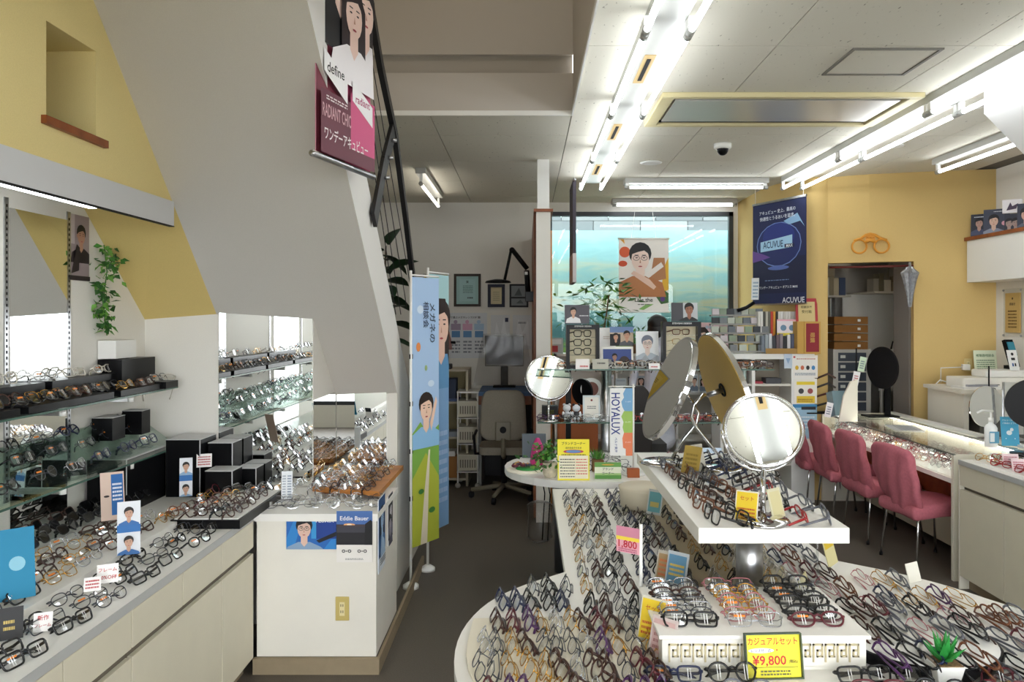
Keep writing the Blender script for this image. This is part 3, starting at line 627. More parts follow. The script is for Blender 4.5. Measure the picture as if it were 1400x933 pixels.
def build_glasses(limit=300):
    def size(s):
        x, y, z = s['p']
        if y < 0.3: return 0
        px, pz = VX + F * x / y, VY + F * (CH - z) / y
        if px < -20 or px > 1420 or pz > 960 or pz < -20: return 0
        v = 1.0 / y
        if 'inside glass case' in s['w'] or 'tier of glass' in s['w']: v *= 0.6
        if 'beige bed' in s['w'] and y > 3.2: v *= 0.5
        return v
    S = sorted(SPECS, key=lambda s: -size(s))
    lead, rest = S[:limit], S[limit:]
    cache = {}
    def me(key, fn):
        if key not in cache: cache[key] = fn().mesh(key[0])
        return cache[key]
    def link(name, mesh, parent=None):
        o = bpy.data.objects.new(name, mesh); COL.objects.link(o)
        if parent: o.parent = parent
        return o
    for s in lead:
        sh, c = s['sh'], s['c']; near = s['p'][1] < 3.0; n, sg = (20, 6) if near else (16, 5)
        o = link('eyeglasses', me(('eyeglasses', sh, c, n), lambda: g_front(sh, c, n, sg)))
        lm = DLENS if s['dark'] else LENS
        for q in (-1, 1):
            link('lens', me(('lens', sh, q, s['dark'], n), lambda: g_lens(sh, q, n, lm)), o)
            link('temple', me(('temple', sh, c, q, s['fold'], sg), lambda: g_temple(sh, c, q, s['fold'], sg)), o)
        if s['stk'] & 1: link('sticker', me(('sticker', sh), lambda: g_sticker(sh)), o)
        if s['stk'] & 2: link('printed_mark', me(('printed_mark', sh), lambda: g_marks(sh)), o)['kind'] = 'stuff'
        o.location = s['p']; o.rotation_euler = (Matrix.Rotation(s['rz'], 3, 'Z') @ Matrix.Rotation(s['tilt'], 3, 'X')).to_euler()
        o.scale = (s['sc'],) * 3
        kind = 'sunglasses' if s['dark'] else 'glasses'
        tag(o, '%s %s %s, %s' % (c, sh, kind, s['w']), 'glasses', 'eyeglasses, ' + s['w'].split(', ')[-1])
    big = MB(); bank = {}
    for s in rest:
        sh, c = s['sh'], s['c']; key = (sh, c, s['fold'], s['stk'], s['dark'])
        if key not in bank:
            b = g_front(sh, c, 10, 4); lm = DLENS if s['dark'] else LENS
            parts = [b, g_lens(sh, -1, 10, lm), g_lens(sh, 1, 10, lm), g_temple(sh, c, -1, s['fold'], 4), g_temple(sh, c, 1, s['fold'], 4)]
            if s['stk'] & 1: parts.append(g_sticker(sh))
            if s['stk'] & 2: parts.append(g_marks(sh))
            bank[key] = parts
        M = Matrix.Translation(s['p']) @ Matrix.Rotation(s['rz'], 4, 'Z') @ Matrix.Rotation(s['tilt'], 4, 'X') @ Matrix.Scale(s['sc'], 4)
        for b in bank[key]:
            k = len(big.v); rm = [big._mat(m) for m in b.m]
            big.v += [tuple(M @ Vector(v)) for v in b.v]; big.f += [tuple(k + a for a in f) for f in b.f]
            big.mi += [rm[i] for i in b.mi]; big.sm += b.sm
    o = big.build('eyeglasses_display'); tag(o, 'remaining small eyeglasses packed on the farther shelves, case and trays', 'glasses', kind='stuff')
build_glasses()
# ================================================================ LEFT SIDE
def standard(x, y, z0, z1, label):
    t = thing('shelf_standard', label, 'shelf rail', (x, y, z0)); b = MB().box(0, 0.006, -0.012, 0.012, 0, z1 - z0, STEEL).build('rail', t)
    s = MB(); z = 0.01
    while z < z1 - z0 - 0.02: s.box(0.006, 0.0066, -0.004, 0.004, z, z + 0.012, BLACKM); z += 0.024
    q = s.build('slots', t); q['kind'] = 'stuff'
for y, nm in ((3.15, 'slotted steel rail at the near edge of the tall wall mirror'), (3.58, 'slotted steel rail between wall mirror and man poster'), (2.2, 'slotted steel rail on the left wall near the frame edge'), (1.3, 'slotted steel rail nearest the shop front')):
    standard(WL, y, 0.95, 2.2, nm)
def mirror(name, label, x0, x1, y0, y1, z0, z1, th=0.006, axis='x'):
    t = MB().box(x0, x1, y0, y1, z0, z1, MIRROR).build(name, None, ((x0 + x1) / 2, (y0 + y1) / 2, z0)); return tag(t, label, 'mirror')
mirror('wall_mirror', 'tall frameless mirror between steel rails on the left wall', WL, WL + 0.006, 3.17, 3.565, 0.80, 2.16)
mirror('wall_mirror', 'second tall frameless mirror on the left wall near the shop front', WL, WL + 0.006, 1.4, 2.1, 0.80, 2.16)
mirror('wall_mirror', 'large square mirror above the white counter reflecting glasses shelves', -1.715, -1.192, 4.292, 4.299, 0.775, 1.745)
o = MB()
b = MB().add([(-1.188, 4.3, 0.775), (-1.188, 4.815, 0.775), (-1.188, 4.815, 1.25), (-1.188, 4.3, 1.25)], [(0, 1, 2, 3)], MIRROR).box(-1.19, -1.1885, 4.3, 4.815, 0.775, 1.25, MIRROR).build('wall_mirror', None, (-1.19, 4.55, 0.775)); tag(b, 'narrow side mirror on the return beside the big square mirror', 'mirror')
mirror('wall_mirror', 'small low mirror at the foot of the stair behind the wooden tray', -1.185, XS - 0.065, 4.811, 4.818, 0.775, 1.25)
# glass shelves
for z, nm, dz in ((S1, 'upper', 0), (S2, 'lower', 0.0)):
    t = thing('glass_shelf', '%s long glass shelf on the left wall crowded with eyeglasses' % nm, 'shelf', (-1.90, 4.2, z))
    if nm == 'upper':
        MB().box(-.23, 0, -4.4, 0, -.008, 0, GREENGL).build('glass_panel', t)
    else:
        b = MB(); b.add([(-.23, y, .17 + d) for y in (-4.4, 0) for d in (0, -.008)] + [(0, y, 0 + d) for y in (-4.4, 0) for d in (0, -.008)], [(0, 2, 6, 4), (1, 5, 7, 3), (0, 4, 5, 1), (2, 3, 7, 6), (4, 6, 7, 5), (0, 1, 3, 2)], GREENGL); b.build('glass_panel', t)
    MB().box(-.002, .002, -4.4, 0, -.008, 0, mat('glass_edge', '4c6b60', 0.2)).build('edge', t)
    for y in (-0.45, -1.0, -1.72, -2.5, -3.4):
        MB().box(-.23, -.02, y - .006, y + .006, -.035, -.009, STEEL).build('bracket', t)
        MB().cyl((-.025, y, -.036), 0.014, 0.026, WHITE2, 10).build('end_cap', t)
for k, (a, b_, nm) in enumerate(((3.62, 4.12, 'far'), (2.95, 3.56, 'middle'), (2.3, 2.9, 'near'), (1.6, 2.24, 'nearest'))):
    t = MB().box(-2.02, -1.905, a, b_, S1 + .002, S1 + .03, BLACK).build('display_tray', None, (-1.96, a, S1)); tag(t, '%s black lacquer glasses tray on the upper glass shelf' % nm, 'tray')
for k, (a, b_, nm) in enumerate(((3.3, 3.85, 'far'), (2.55, 3.25, 'middle'), (1.8, 2.5, 'near'))):
    t = MB().box(-2.12, -2.03, a, b_, S1 + .002, S1 + .10, BLACK).build('display_riser', None, (-2.07, a, S1)); tag(t, '%s tall black riser at the back of the upper glass shelf' % nm, 'riser')
# counter: worktop, cabinets
t = thing('display_counter', 'long white counter top along the left wall with grey front edge', 'counter', (-1.31, 3.70, 0.736))
MB().box(-.82, -.003, -6.2, 0.59, 0, .028, WHITE).build('slab', t); MB().box(-.003, .0, -6.2, 0.0, -.001, .029, EDGE).build('edge_band', t)
MB().box(-.80, -.25, -6.0, -.18, .028, .062, WHITE).build('raised_step', t)
names = ['far end', 'second', 'third', 'fourth', 'fifth', 'sixth']
ye_ = [3.70, 3.32, 2.56, 1.80, 1.04, 0.28, -0.48]
for k in range(6):
    y1, y0 = ye_[k], ye_[k + 1]
    t = thing('cabinet', '%s cream cabinet under the left counter%s' % (names[k].capitalize() if False else names[k], ', one drawer wide' if k == 0 else ' counted from the far end'), 'cabinet', (-1.31, y0, 0), 0, 'cream cabinets under the left counter')
    w = y1 - y0
    MB().box(-.80, -.02, 0.002, w - .002, .075, .736, GROOVE).build('body', t); MB().box(-.80, -.05, 0, w, 0, .075, TOE).build('toe_kick', t)
    nd = 1 if k == 0 else 2
    for j in range(nd): MB().box(-.02, 0, w * j / nd + .003, w * (j + 1) / nd - .003, .607, .733, CREAM).build('drawer', t, bevel=.0015)
    for j in range(1): MB().box(-.02, 0, .004, w - .004, .078, .578, CREAM).build('door', t, bevel=.0015)
# end counter with white panels
t = thing('end_counter', 'white panelled counter block at the foot of the stair', 'counter', (-1.0, 4.0, 0))
wp_ = mat('white_panel', 'eae6db', 0.55, nscale=6, namt=0.02)
MB().box(-.30, .275, -.285, .295, 0.075, .735, wp_).box(-.185, .185, .295, .80, .075, .735, wp_).build('body', t); MB().box(-.315, .285, -.295, .290, .736, .765, WHITE).box(-.18, .185, .290, .80, .736, .765, WHITE).build('top', t)
MB().box(.278, .285, -.2, .6, .0, .01, TOE).build('skirting', t)
MB().box(-.315, .286, -.30, -.296, .73, .765, WHITE).build('edge_band', t)
# wall outlet
def outlet(loc, rz, label, m='c9b46a'):
    t = thing('wall_outlet', label, 'outlet', loc, rz)
    MB().box(-.033, .033, -.007, 0, 0, .115, hexm(m)).build('plate', t, bevel=.003); MB().box(-.012, .012, -.010, -.006, .025, .09, hexm('e6d9a4')).build('insert', t)
    for z in (.045, .075):
        s = MB()
        MB().box(-.007, -.004, -.0108, -.0095, z - .006, z + .006, BLACKM).build('slot', t); MB().box(.003, .006, -.0108, -.0095, z - .006, z + .006, BLACKM).build('slot', t)
x, y, z = P(468, 849, 3.71); outlet((x, 3.714, z), 0, 'beige double wall outlet low on the white end panel')
# trays
t = thing('display_tray', 'black rimmed tray of glasses at the corner of the left counter', 'tray', (-1.44, 3.44, LT))
MB().box(-.15, .16, 0, .60, 0, .010, BLACK).box(-.15, .16, 0, .012, .01, .04, BLACK).box(.148, .16, .012, .60, .01, .04, BLACK).box(-.15, -.138, .012, .60, .01, .04, BLACK).build('rim', t); MB().box(-.138, .148, .012, .60, .01, .044, WHITE).build('insert', t)
t = thing('display_tray', 'honey coloured wooden tray of glasses on the end counter', 'tray', (-0.95, 3.98, LT + .001))
MB().prism([(-.19, .12), (.19, 0), (.20, .72), (-.19, .72)], .02, .045, WOODL).build('board', t, bevel=.004); MB().box(-.15, .15, .15, .7, 0, .02, WOOD).build('base', t)
# black step boxes
for k, (x0, x1, y0, y1, h, nm) in enumerate(((-1.90, -1.72, 4.06, 4.27, .30, 'tallest black display block behind the left counter'), (-1.71, -1.58, 4.14, 4.28, .27, 'tall narrow black display block by the alcove wall'), (-1.57, -1.46, 4.16, 4.28, .13, 'low black display block nearest the square mirror'), (-1.66, -1.52, 3.98, 4.12, .15, 'middle black display block with white edge'), (-2.11, -1.92, 3.7, 4.1, .26, 'long black display block in the alcove corner'))):
    t = thing('display_block', nm, 'block', ((x0 + x1) / 2, (y0 + y1) / 2, LT)); a, b_ = (x1 - x0) / 2, (y1 - y0) / 2
    MB().box(-a, a, -b_, b_, 0, h, BLACK).build('body', t); e = MB()
    MB().box(-a - .001, a + .001, -b_ - .001, b_, h, h + .004, mat('block_edge', 'c8c8c8', .4)).build('top_edge', t); MB().box(a - .003, a + .001, -b_ - .001, -b_ + .003, 0, h, mat('block_edge')).build('corner_edge', t)
for k, (x, y, w, h, nm) in enumerate(((-2.06, 3.80, .12, .11, 'left black display block on the lower glass shelf'), (-2.02, 3.99, .09, .12, 'right black display block on the lower glass shelf'))):
    t = thing('display_block', nm, 'block', (x, y, S2 + .10)); MB().box(-.05, .05, -w / 2, w / 2, 0, h, BLACK).build('body', t); MB().box(-.051, .051, -w / 2 - .001, w / 2, h, h + .003, mat('block_edge')).build('top_edge', t)
# small things on the upper shelf: white box, black boxes
x, y, z = P(165, 500, 4.0)
t = thing('glasses_case_box', 'white eyewear box on black boxes at the end of the upper glass shelf', 'box', (-2.08, 3.92, S1 + .17)); MB().cbox((0, 0, .045), (.09, .20, .09), WHITE2).build('box_body', t)
t = MB().cbox((-2.06, 3.98, S1 + .095), (.12, .34, .14), BLACK).build('glasses_case_box', None, (-2.06, 3.98, S1 + .02)); tag(t, 'glossy black eyewear box under the white box on the upper shelf', 'box')
t = MB().cbox((-1.93, 4.10, S1 + .02), (.09, .14, .035), BLACK).build('display_block', None, (-1.93, 4.10, S1)); tag(t, 'small black plinth at the right end of the upper glass shelf', 'block')
spec_last = None
# man poster, cards, ivy
card('wall_poster', 'portrait poster of a man in a dark jacket beside the mirror', 'poster', .17, .31, (WL + .004, 3.66, 1.885), R_, '9a8a8c',
     [('r', 0, .0, 1, 1, '9f9092'), ('r', 0, .55, .3, 1, 'c3b6b6'), ('face', .6, .55, .28, '17120f', 'b98c74', '2a2024', None, 0), ('r', 0, 0, 1, .07, '2a2024'), ('p', [(.1, .1), (.35, .55), (.5, .5), (.45, .15)], '2a2024'), ('e', .4, .68, .06, .06, 'b98c74')])
def small_card(nm, label, px, py, Y, w, h, rz, base, ops, tilt=R(-8), z=None):
    x, y, zz = P(px, py, Y); return card(nm, label, 'card', w, h, (x, Y, zz if z is None else z), rz, base, ops, tilt, .003)
small_card('display_card', 'narrow blue and skin toned card with one eye below the lower shelf', 155, 706, 3.25, .09, .20, R(35), 'd9c0b0', [('r', .45, .1, .95, .95, '1c63a8'), ('e', .25, .5, .12, .05, '2a2020'), ('l', .5, .4, .9, .8, 5, 'dfe8f2')], R(-14), LT + .09)
small_card('display_card', 'upright blue and white card with two men beside sunglasses', 176, 748, 2.95, .08, .20, R(25), 'e6e9ee', [('face', .5, .68, .2, '1c1512', 'caa088', '3a6fae', None, 0), ('r', 0, .42, 1, .56, '2d6fb4'), ('face', .5, .14, .2, '1c1512', 'caa088', '3a6fae', None, 0)], R(-6), LT + .036)
small_card('display_card', 'upright card with two men before the black display blocks', 254, 702, 3.86, .06, .19, R(20), 'e6e9ee', [('face', .5, .68, .2, '1c1512', 'caa088', '8fb0d0', None, 0), ('r', 0, .40, 1, .55, '2d6fb4'), ('face', .5, .1, .2, '1c1512', 'caa088', '8fb0d0', None, 0)], R(-6), LT + .05)
small_card('price_card', 'white price card with red characters on the black corner block', 279, 668, 4.05, .075, .07, R(20), 'f3f1ee', [('l', .1, .15, .9, .9, 4, 'b8343a')], R(-20), LT + .16)
small_card('price_card', 'blank white card beside the square mirror', 291, 656, 4.17, .06, .06, R(20), 'f5f4f2', [], R(-20), LT + .14)
small_card('price_card', 'larger white card with red discount lettering on the left counter', 147, 765, 2.62, .065, .062, R(25), 'f6f3f0', [('t', 'フレーム', .5, .7, .85, 'c0343a'), ('t', '50%OFF', .5, .3, .85, 'c0343a')], R(-20), LT + .04)
small_card('price_card', 'small white tag left of the discount card on the left counter', 126, 780, 2.54, .05, .045, R(25), 'f6f3f0', [('l', .1, .2, .9, .9, 3, 'b8343a')], R(-25), LT + .04)
small_card('price_card', 'white tag with red characters low on the left counter', 58, 830, 2.30, .05, .055, R(25), 'f6f3f0', [('t', '新作', .5, .72, .6, 'c0343a'), ('t', 'フレーム', .5, .32, .85, 'c0343a')], R(-25), LT + .004)
small_card('price_card', 'black brand card standing on the lower glass shelf', 105, 668, 3.35, .075, .06, R(40), '2b2c2e', [('l', .15, .4, .85, .6, 1, 'c8c8c8')], R(-30), S2 + .012)
small_card('display_card', 'teal card under the lower glass shelf at the frame edge', 8, 760, 2.42, .16, .22, R(40), '1c86ae', [('e', .7, .5, .14, .14, '8fc8dc')], R(-10), LT + .05)
small_card('display_card', 'tall black card on the left counter near the teal card', 12, 850, 2.24, .07, .09, R(30), '2a2a2c', [('l', .3, .3, .7, .7, 2, 'c9b060')], R(-15), LT + .004)
small_card('display_card', 'white card at the foot of the square mirror', 392, 684, 3.98, .055, .15, R(10), 'eef1f4', [('l', .1, .1, .4, .9, 9, '9aa4b0'), ('l', .55, .1, .9, .9, 9, '7a8aa0')], R(-6), LT)
def leafquad(mb, c, d, up, l, w, m):
    d = Vector(d).normalized(); s = d.cross(Vector(up)); s = s.normalized() if s.length > .01 else Vector((1, 0, 0)); n = s.cross(d).normalized(); c = Vector(c)
    mb.add([c, c + d * l * .4 + s * w / 2 + n * w * .15, c + d * l, c + d * l * .4 - s * w / 2 + n * w * .15], [(0, 1, 2), (0, 2, 3)], m)
def foliage(mb, fn, n, l, w, mats, rnd):
    for _ in range(n):
        c, d = fn(rnd); leafquad(mb, c, d, (rnd.uniform(-1, 1), rnd.uniform(-1, 1), 1), l * rnd.uniform(.7, 1.3), w * rnd.uniform(.7, 1.3), mats[int(rnd.random() * len(mats))])
LM = [LEAF, mat('leaf_light', '6aa040', .5), mat('leaf_deep', '2c5a24', .5)]
t = thing('hanging_ivy', 'trailing ivy hanging in the alcove beside the man poster', 'plant', (-2.10, 3.83, 2.04))
def ivf(r):
    z = r.uniform(-.40, .02); sp = .05 if z > -.2 else .028
    return (r.uniform(-.03, .03) + (.03 if z > -.15 else 0), r.gauss(0, sp), z), (r.uniform(-1, 1), r.uniform(-1, 1), r.uniform(-1, .2))
b = MB(); foliage(b, ivf, 170, .04, .03, LM, random.Random(3)); q = b.build('foliage', t); q['kind'] = 'stuff'
MB().tube([(0, 0, .03), (.01, .01, -.1), (0, -.01, -.25), (.01, .01, -.42)], .003, LEAF, 5).build('stem', t)
# posters on the end counter
x, y, z = P(425, 752, 3.70)
card('wall_poster', 'blue poster of a young man in a pale jacket on the white end panel', 'poster', .240, .170, (x, 3.708, z), 0, '1c5fb4',
     [('r', 0, 0, 1, 1, '2468b8'), ('p', [(0, .3), (.2, 1), (.35, 1), (.15, 0), (0, 0)], '2f86cf'), ('p', [(.5, 1), (.62, 1), (.72, .3), (.5, .3)], '3a9ad8'), ('r', .6, .3, 1, 1, '1b3f8f'), ('p', [(.6, .25), (1, .5), (1, .38), (.66, .18)], '17181f'), ('p', [(.75, 0), (.9, .28), (1, .3), (1, 0)], '2f86cf'),
      ('face', .36, .32, .55, '15131a', 'e3bfae', '8aa6c4', '303030', 0), ('t', 'PLUMIX', .78, .82, .36, 'eef4fb')])
x, y, z = P(484, 770, 3.69)
card('wall_poster', 'poster with a sunset photo above line drawn glasses on the end panel', 'poster', .172, .246, (x, 3.700, z), 0, 'eeeae4',
     [('r', 0, .34, 1, 1, '4a6fae'), ('r', 0, .34, 1, .74, '3b3a44'), ('r', 0, .34, 1, .58, '1d1c22'), ('e', .36, .735, .16, .035, 'f0b070'), ('e', .36, .735, .07, .02, 'fff0d0'), ('r', 0, .70, 1, .725, '4a3c40'), ('p', [(.78, .34), (.8, .75), (.95, .83), (1, .8), (1, .34)], '101014'),
      ('t', 'Eddie Bauer', .5, .86, .8, 'f4f4f6'), ('t', 'o-o   o-o', .5, .22, .7, '303030'), ('l', .25, .05, .75, .09, 2, '8a8a8a')])
card('wall_poster', 'tall monochrome blue poster on the aisle side of the end counter', 'poster', .17, .36, (-.719, 3.83, .46), R_, 'dfe6ee',
     [('r', 0, .2, 1, 1, '244a7a'), ('face', .5, .55, .3, '101828', '9fc0e0', '3a6aa0', None, 1), ('p', [(.1, .2), (.3, .5), (.7, .4), (.9, .2)], '9cb8d4'), ('l', .1, .1, .9, .2, 3, '20242c')])
card('wall_poster', 'smaller black and white poster further along the end counter side', 'poster', .13, .26, (-.719, 4.07, .52), R_, 'e5e5e8',
     [('r', 0, .1, 1, 1, '34343c'), ('face', .5, .5, .35, '101014', 'd0d0d6', '707080', None, 0), ('face', .2, .3, .3, '101014', 'b0b0ba', '505060', None, 0)])

# ================================================================ STAIR RAILING, HANGING BANNER, FLAGS
XR = -0.79
def rp(x, y): 
    Y = -XR * F / (VX - x); return (XR, Y, CH - (y - VY) * Y / F)
t = thing('stair_railing', 'black steel handrail with tension cables above the stair', 'railing', (0, 0, 0))
def flatbar(mb, pts, wd, th, m):
    pts = [Vector(p) for p in pts]
    for a, b_ in zip(pts[:-1], pts[1:]):
        d = (b_ - a).normalized(); nrm = Vector((0, -d.z, d.y)) * wd / 2; x = Vector((th / 2, 0, 0))
        mb.add([a - nrm - x, a + nrm - x, a + nrm + x, a - nrm + x, b_ - nrm - x, b_ + nrm - x, b_ + nrm + x, b_ - nrm + x], [(0, 1, 2, 3), (7, 6, 5, 4), (0, 4, 5, 1), (1, 5, 6, 2), (2, 6, 7, 3), (3, 7, 4, 0)], m)
BM = mat('railing_black', '17171b', .45)
b = MB(); flatbar(b, [rp(489, -60), rp(505, 0), rp(520, 90), rp(540, 185), rp(555, 300), rp(568, 412)], .055, .03, BM); b.build('handrail', t)
b = MB(); flatbar(b, [rp(537, 178), rp(525, 225), rp(511, 301)], .10, .02, BM); b.build('post', t)
for p in ((534, 192), (529, 216), (524, 243)):
    x, y, z = rp(*p); MB().rod((x, y, z), (x + .035, y, z), .012, STEEL, 10).build('bolt', t)
for (a, b_) in (((496, 10), (566, 420)), ((492, 20), (556, 420)), ((489, 40), (548, 430)), ((486, 60), (541, 430))):
    MB().rod(rp(*a), rp(*b_), .0025, BM, 5).build('cable', t)
# hanging banner of women (pink)
A = Vector(P(432, 195, 3.05)); B_ = Vector(P(506, 247, 3.5))
wv = Vector((B_.x - A.x, B_.y - A.y, 0)); wb = wv.length; rzb = math.atan2(wv.y, wv.x)
hb = 1.5; t = card('hanging_banner', 'pink hanging banner of young women with dark hair by the stair', 'banner', wb, hb, ((A.x + B_.x) / 2, (A.y + B_.y) / 2, (A.z + B_.z) / 2), rzb, 'cf8fa6',
     [('r', 0, 0, 1, .30, '7a3040'), ('p', [(.5, 0), (1, 0), (1, .34), (.5, .34)], 'c9507c'), ('face', .15, .62, .20, '15131a', 'ecc9bb', '1c1c1f', None, 1), ('face', .72, .62, .20, '1a1719', 'ecc9bb', 'e6e3ea', None, 1), ('face', .38, .47, .17, '111014', 'f0d0c2', '1c1c1f', None, 1), ('face', .85, .40, .14, '241a1c', 'f0d0c2', 'f4f0f2', None, 1), ('face', .60, .36, .14, '2c2024', 'f0d0c2', 'f4f0f2', None, 1),
      ('r', 0, .0, 1, .17, '6a2f3f'), ('r', .52, .04, 1, .20, 'cf4f80'), ('p', [(.05, .28), (.46, .22), (.46, .16), (.05, .22)], 'f4f2f2'), ('t', 'define', .25, .235, .3, '2a2426'), ('p', [(.55, .24), (.95, .19), (.95, .13), (.55, .18)], 'f4f2f2'), ('t', 'radiant', .75, .19, .28, 'b04070'), ('t', 'RADIANT CHIC', .27, .115, .5, 'd8a8b0', 2.2), ('t', 'ワンデーアキュビュー', .45, .055, .8, 'f0e4e6', 1.5), ('l', .08, .145, .45, .16, 2, 'e8d8da')])
MB().tube([(-wb / 2 - .03, 0, -.012), (wb / 2 + .03, 0, -.012)], .014, STEEL, 10).build('bottom_bar', t); MB().rod((-wb / 2, 0, hb), (wb / 2, 0, hb), .012, WHITE2, 8).build('top_bar', t)
# nobori flags
def flag(label, xt, yt, xb, yb, Y, w, rz, ops, base, h):
    x, y, z = P(xb, yb, Y); z = max(z, .25)
    tt = card('advertising_flag', label, 'flag', w, h, (x, Y, z), rz, base, ops, 0, .003)
    MB().rod((-w / 2 - .012, 0, -z), (-w / 2 - .012, 0, h + .04), .009, WHITE2, 8).build('pole', tt)
    MB().rod((-w / 2 - .02, 0, h + .012), (w / 2, 0, h + .012), .006, WHITE2, 6).build('crossbar', tt)
    MB().lathe([(0.05, 0), (0.05, .02), (.02, .04)], (-w / 2 - .012, 0, -z), WHITE2).build('base', tt)
    for zz in (.3, .6, .9, 1.2): MB().box(-w / 2 - .022, -w / 2 + .004, -.004, .004, zz, zz + .03, BLACKM).build('loop', tt)
    return tt
flag('sky blue advertising flag with hills, balloons and a waving child by the stair', 545, 396, 582, 770, 5.0, .27, R(58), [
    ('r', 0, 0, 1, 1, 'a9c6e8'), ('e', .3, .88, .12, .10, 'd3e2f4'), ('e', .7, .6, .12, .08, 'cfe0f4'), ('p', [(0, .42), (.3, .46), (.6, .40), (1, .44), (1, 0), (0, 0)], '7fb04c'), ('p', [(0, .25), (.5, .34), (1, .24), (1, 0), (0, 0)], 'b4bd3f'), ('p', [(.3, 0), (.45, .2), (.6, .35), (.66, .35), (.6, .2), (.55, 0)], 'e6dcc0'),
    ('e', .22, .74, .08, .11, 'e08a4a'), ('e', .5, .66, .05, .07, '9fb884'), ('t', 'メガネの', .75, .83, .15, '2b3550', 1, -90), ('t', '相談会', .5, .86, .10, '2b3550', 1, -90),
    ('face', .5, .46, .10, '2a1c18', 'f2cdb4', '8fc0e6', None, 0), ('p', [(.62, .45), (.85, .55), (.9, .53), (.68, .42)], 'f2cdb4'), ('e', .3, .2, .1, .06, '3f7c38'), ('e', .7, .12, .12, .07, '3f7c38')], 'a9c6e8', 1.72)
flag('pale teal advertising flag with a woman behind the sky blue flag', 580, 405, 600, 760, 5.35, .27, R(66), [
    ('r', 0, .55, 1, 1, 'a6cdd2'), ('r', 0, 0, 1, .55, '7ba3cc'), ('face', .6, .72, .17, '251a1a', 'e6c0ae', '5f94c0', None, 1), ('l', .1, .1, .9, .4, 8, 'a9c4e0'), ('e', .3, .6, .14, .14, '4f8fc0')], '8fb4d0', 1.76)
# rubber plant behind the rail
t = thing('rubber_plant', 'dark leaved rubber plant behind the stair railing', 'plant', (-1.15, 6.3, 0))
MB().lathe([(.13, 0), (.17, .3), (.16, .3), (.15, .27)], (0, 0, 0), hexm('5a4a3c')).build('pot', t); MB().tube([(0, 0, .25), (.02, 0, 1.0), (-.03, .02, 1.6), (0, 0, 2.3)], [.02, .016, .012, .006], hexm('4c3b2a'), 6).build('stem', t)
rnd = random.Random(9)
def bigleaf(l, w):
    b = MB(); n = 6; vs = []
    for i in range(n + 1):
        u = i / n; ww = w / 2 * math.sin(math.pi * min(1, u * .96 + .04)) ** .8; zz = -.25 * l * u * u
        vs += [(-ww, l * u, zz + ww * .3), (0, l * u, zz), (ww, l * u, zz + ww * .3)]
    b.add(vs, [(3 * i + j, 3 * i + j + 1, 3 * i + j + 4, 3 * i + j + 3) for i in range(n) for j in range(2)], LEAFD, True); return b.mesh('leaf')
lf = bigleaf(.26, .14)
for k in range(34):
    o = bpy.data.objects.new('leaf', lf); COL.objects.link(o); o.parent = t; z = .9 + 1.45 * k / 34; o.location = (rnd.uniform(-.04, .04), rnd.uniform(-.04, .04), z)
    o.rotation_euler = (R(rnd.uniform(-35, 40)), R(rnd.uniform(-25, 25)), k * 2.4 + rnd.uniform(-.3, .3))
# ================================================================ CENTRE TABLES
def smooth_outline(pts, it=2):
    for _ in range(it):
        q = []
        n = len(pts)
        for i in range(n):
            a, b_ = pts[i], pts[(i + 1) % n]
            if a[2] or b_[2]: pass
            q.append((a, b_))
        out = []
        for i in range(n):
            p = pts[i]
            if p[2]: out.append(p); continue
            a, c = pts[i - 1], pts[(i + 1) % n]
            out.append((p[0] * .75 + a[0] * .25, p[1] * .75 + a[1] * .25, 0)); out.append((p[0] * .75 + c[0] * .25, p[1] * .75 + c[1] * .25, 0))
        pts = out
    return [(p[0], p[1]) for p in pts]
t = thing('display_table', 'long white centre display table with rounded front ends covered in eyeglasses', 'table', (.75, 2.8, 0))
ol = [(.148, 4.41, 1), (.148, 2.96, 1), (-.03, 2.80, 0), (-.15, 2.62, 0), (-.215, 2.36, 0), (-.20, 2.08, 0), (-.10, 1.80, 0), (.15, 1.58, 0), (.6, 1.5, 0), (1.3, 1.5, 0), (1.75, 1.62, 0), (1.92, 1.95, 0), (1.86, 2.28, 0), (1.66, 2.55, 0), (1.50, 2.88, 0), (1.22, 3.12, 1), (1.22, 4.41, 1)]
ol = smooth_outline(ol)
b = MB(); b.X = Matrix.Translation((-.75, -2.8, 0)); b.prism(ol, .69, TZ, WHITE, mat('table_edge', 'd9d9d6', .4)); b.build('table_top', t)
b = MB(); b.X = Matrix.Translation((-.75, -2.8, 0)); b.prism([(.25, 4.3), (.25, 2.2), (1.1, 2.2), (1.1, 4.3)], .0, .69, WHITE2); b.build('pedestal', t)
t2 = thing('display_board', 'thin raised cream board on the rounded front left end of the table', 'board', (.1, 2.2, TZ))
b = MB(); b.X = Matrix.Translation((-.1, -2.2, 0)); b.prism(smooth_outline([(-.17, 2.47, 1), (.36, 2.50, 1), (.36, 1.8, 1), (.1, 1.75, 0), (-.08, 1.9, 0), (-.18, 2.15, 0)]), .001, .012, mat('cream_board', 'e6dfcc', .5)); b.build('board', t2)
t2 = thing('round_tray', 'round white tray with black rim at the right front of the table', 'tray', (1.15, 2.27, TZ))
MB().lathe([(.215, 0), (.22, .004), (.22, .03), (.215, .035)], (0, 0, 0), BLACK, 48).build('rim', t2); MB().cyl((0, 0, .0352), .21, .001, WHITE, 48).build('disc', t2)
for s in SPECS: pass
t2 = thing('display_bed', 'beige display bed of eyeglasses under the raised shelf', 'bed', (.80, 3.25, TZ)); MB().box(-.18, .18, -.72, .75, 0, .011, mat('beige_bed', 'c9bda2', .8)).build('bed_panel', t2)
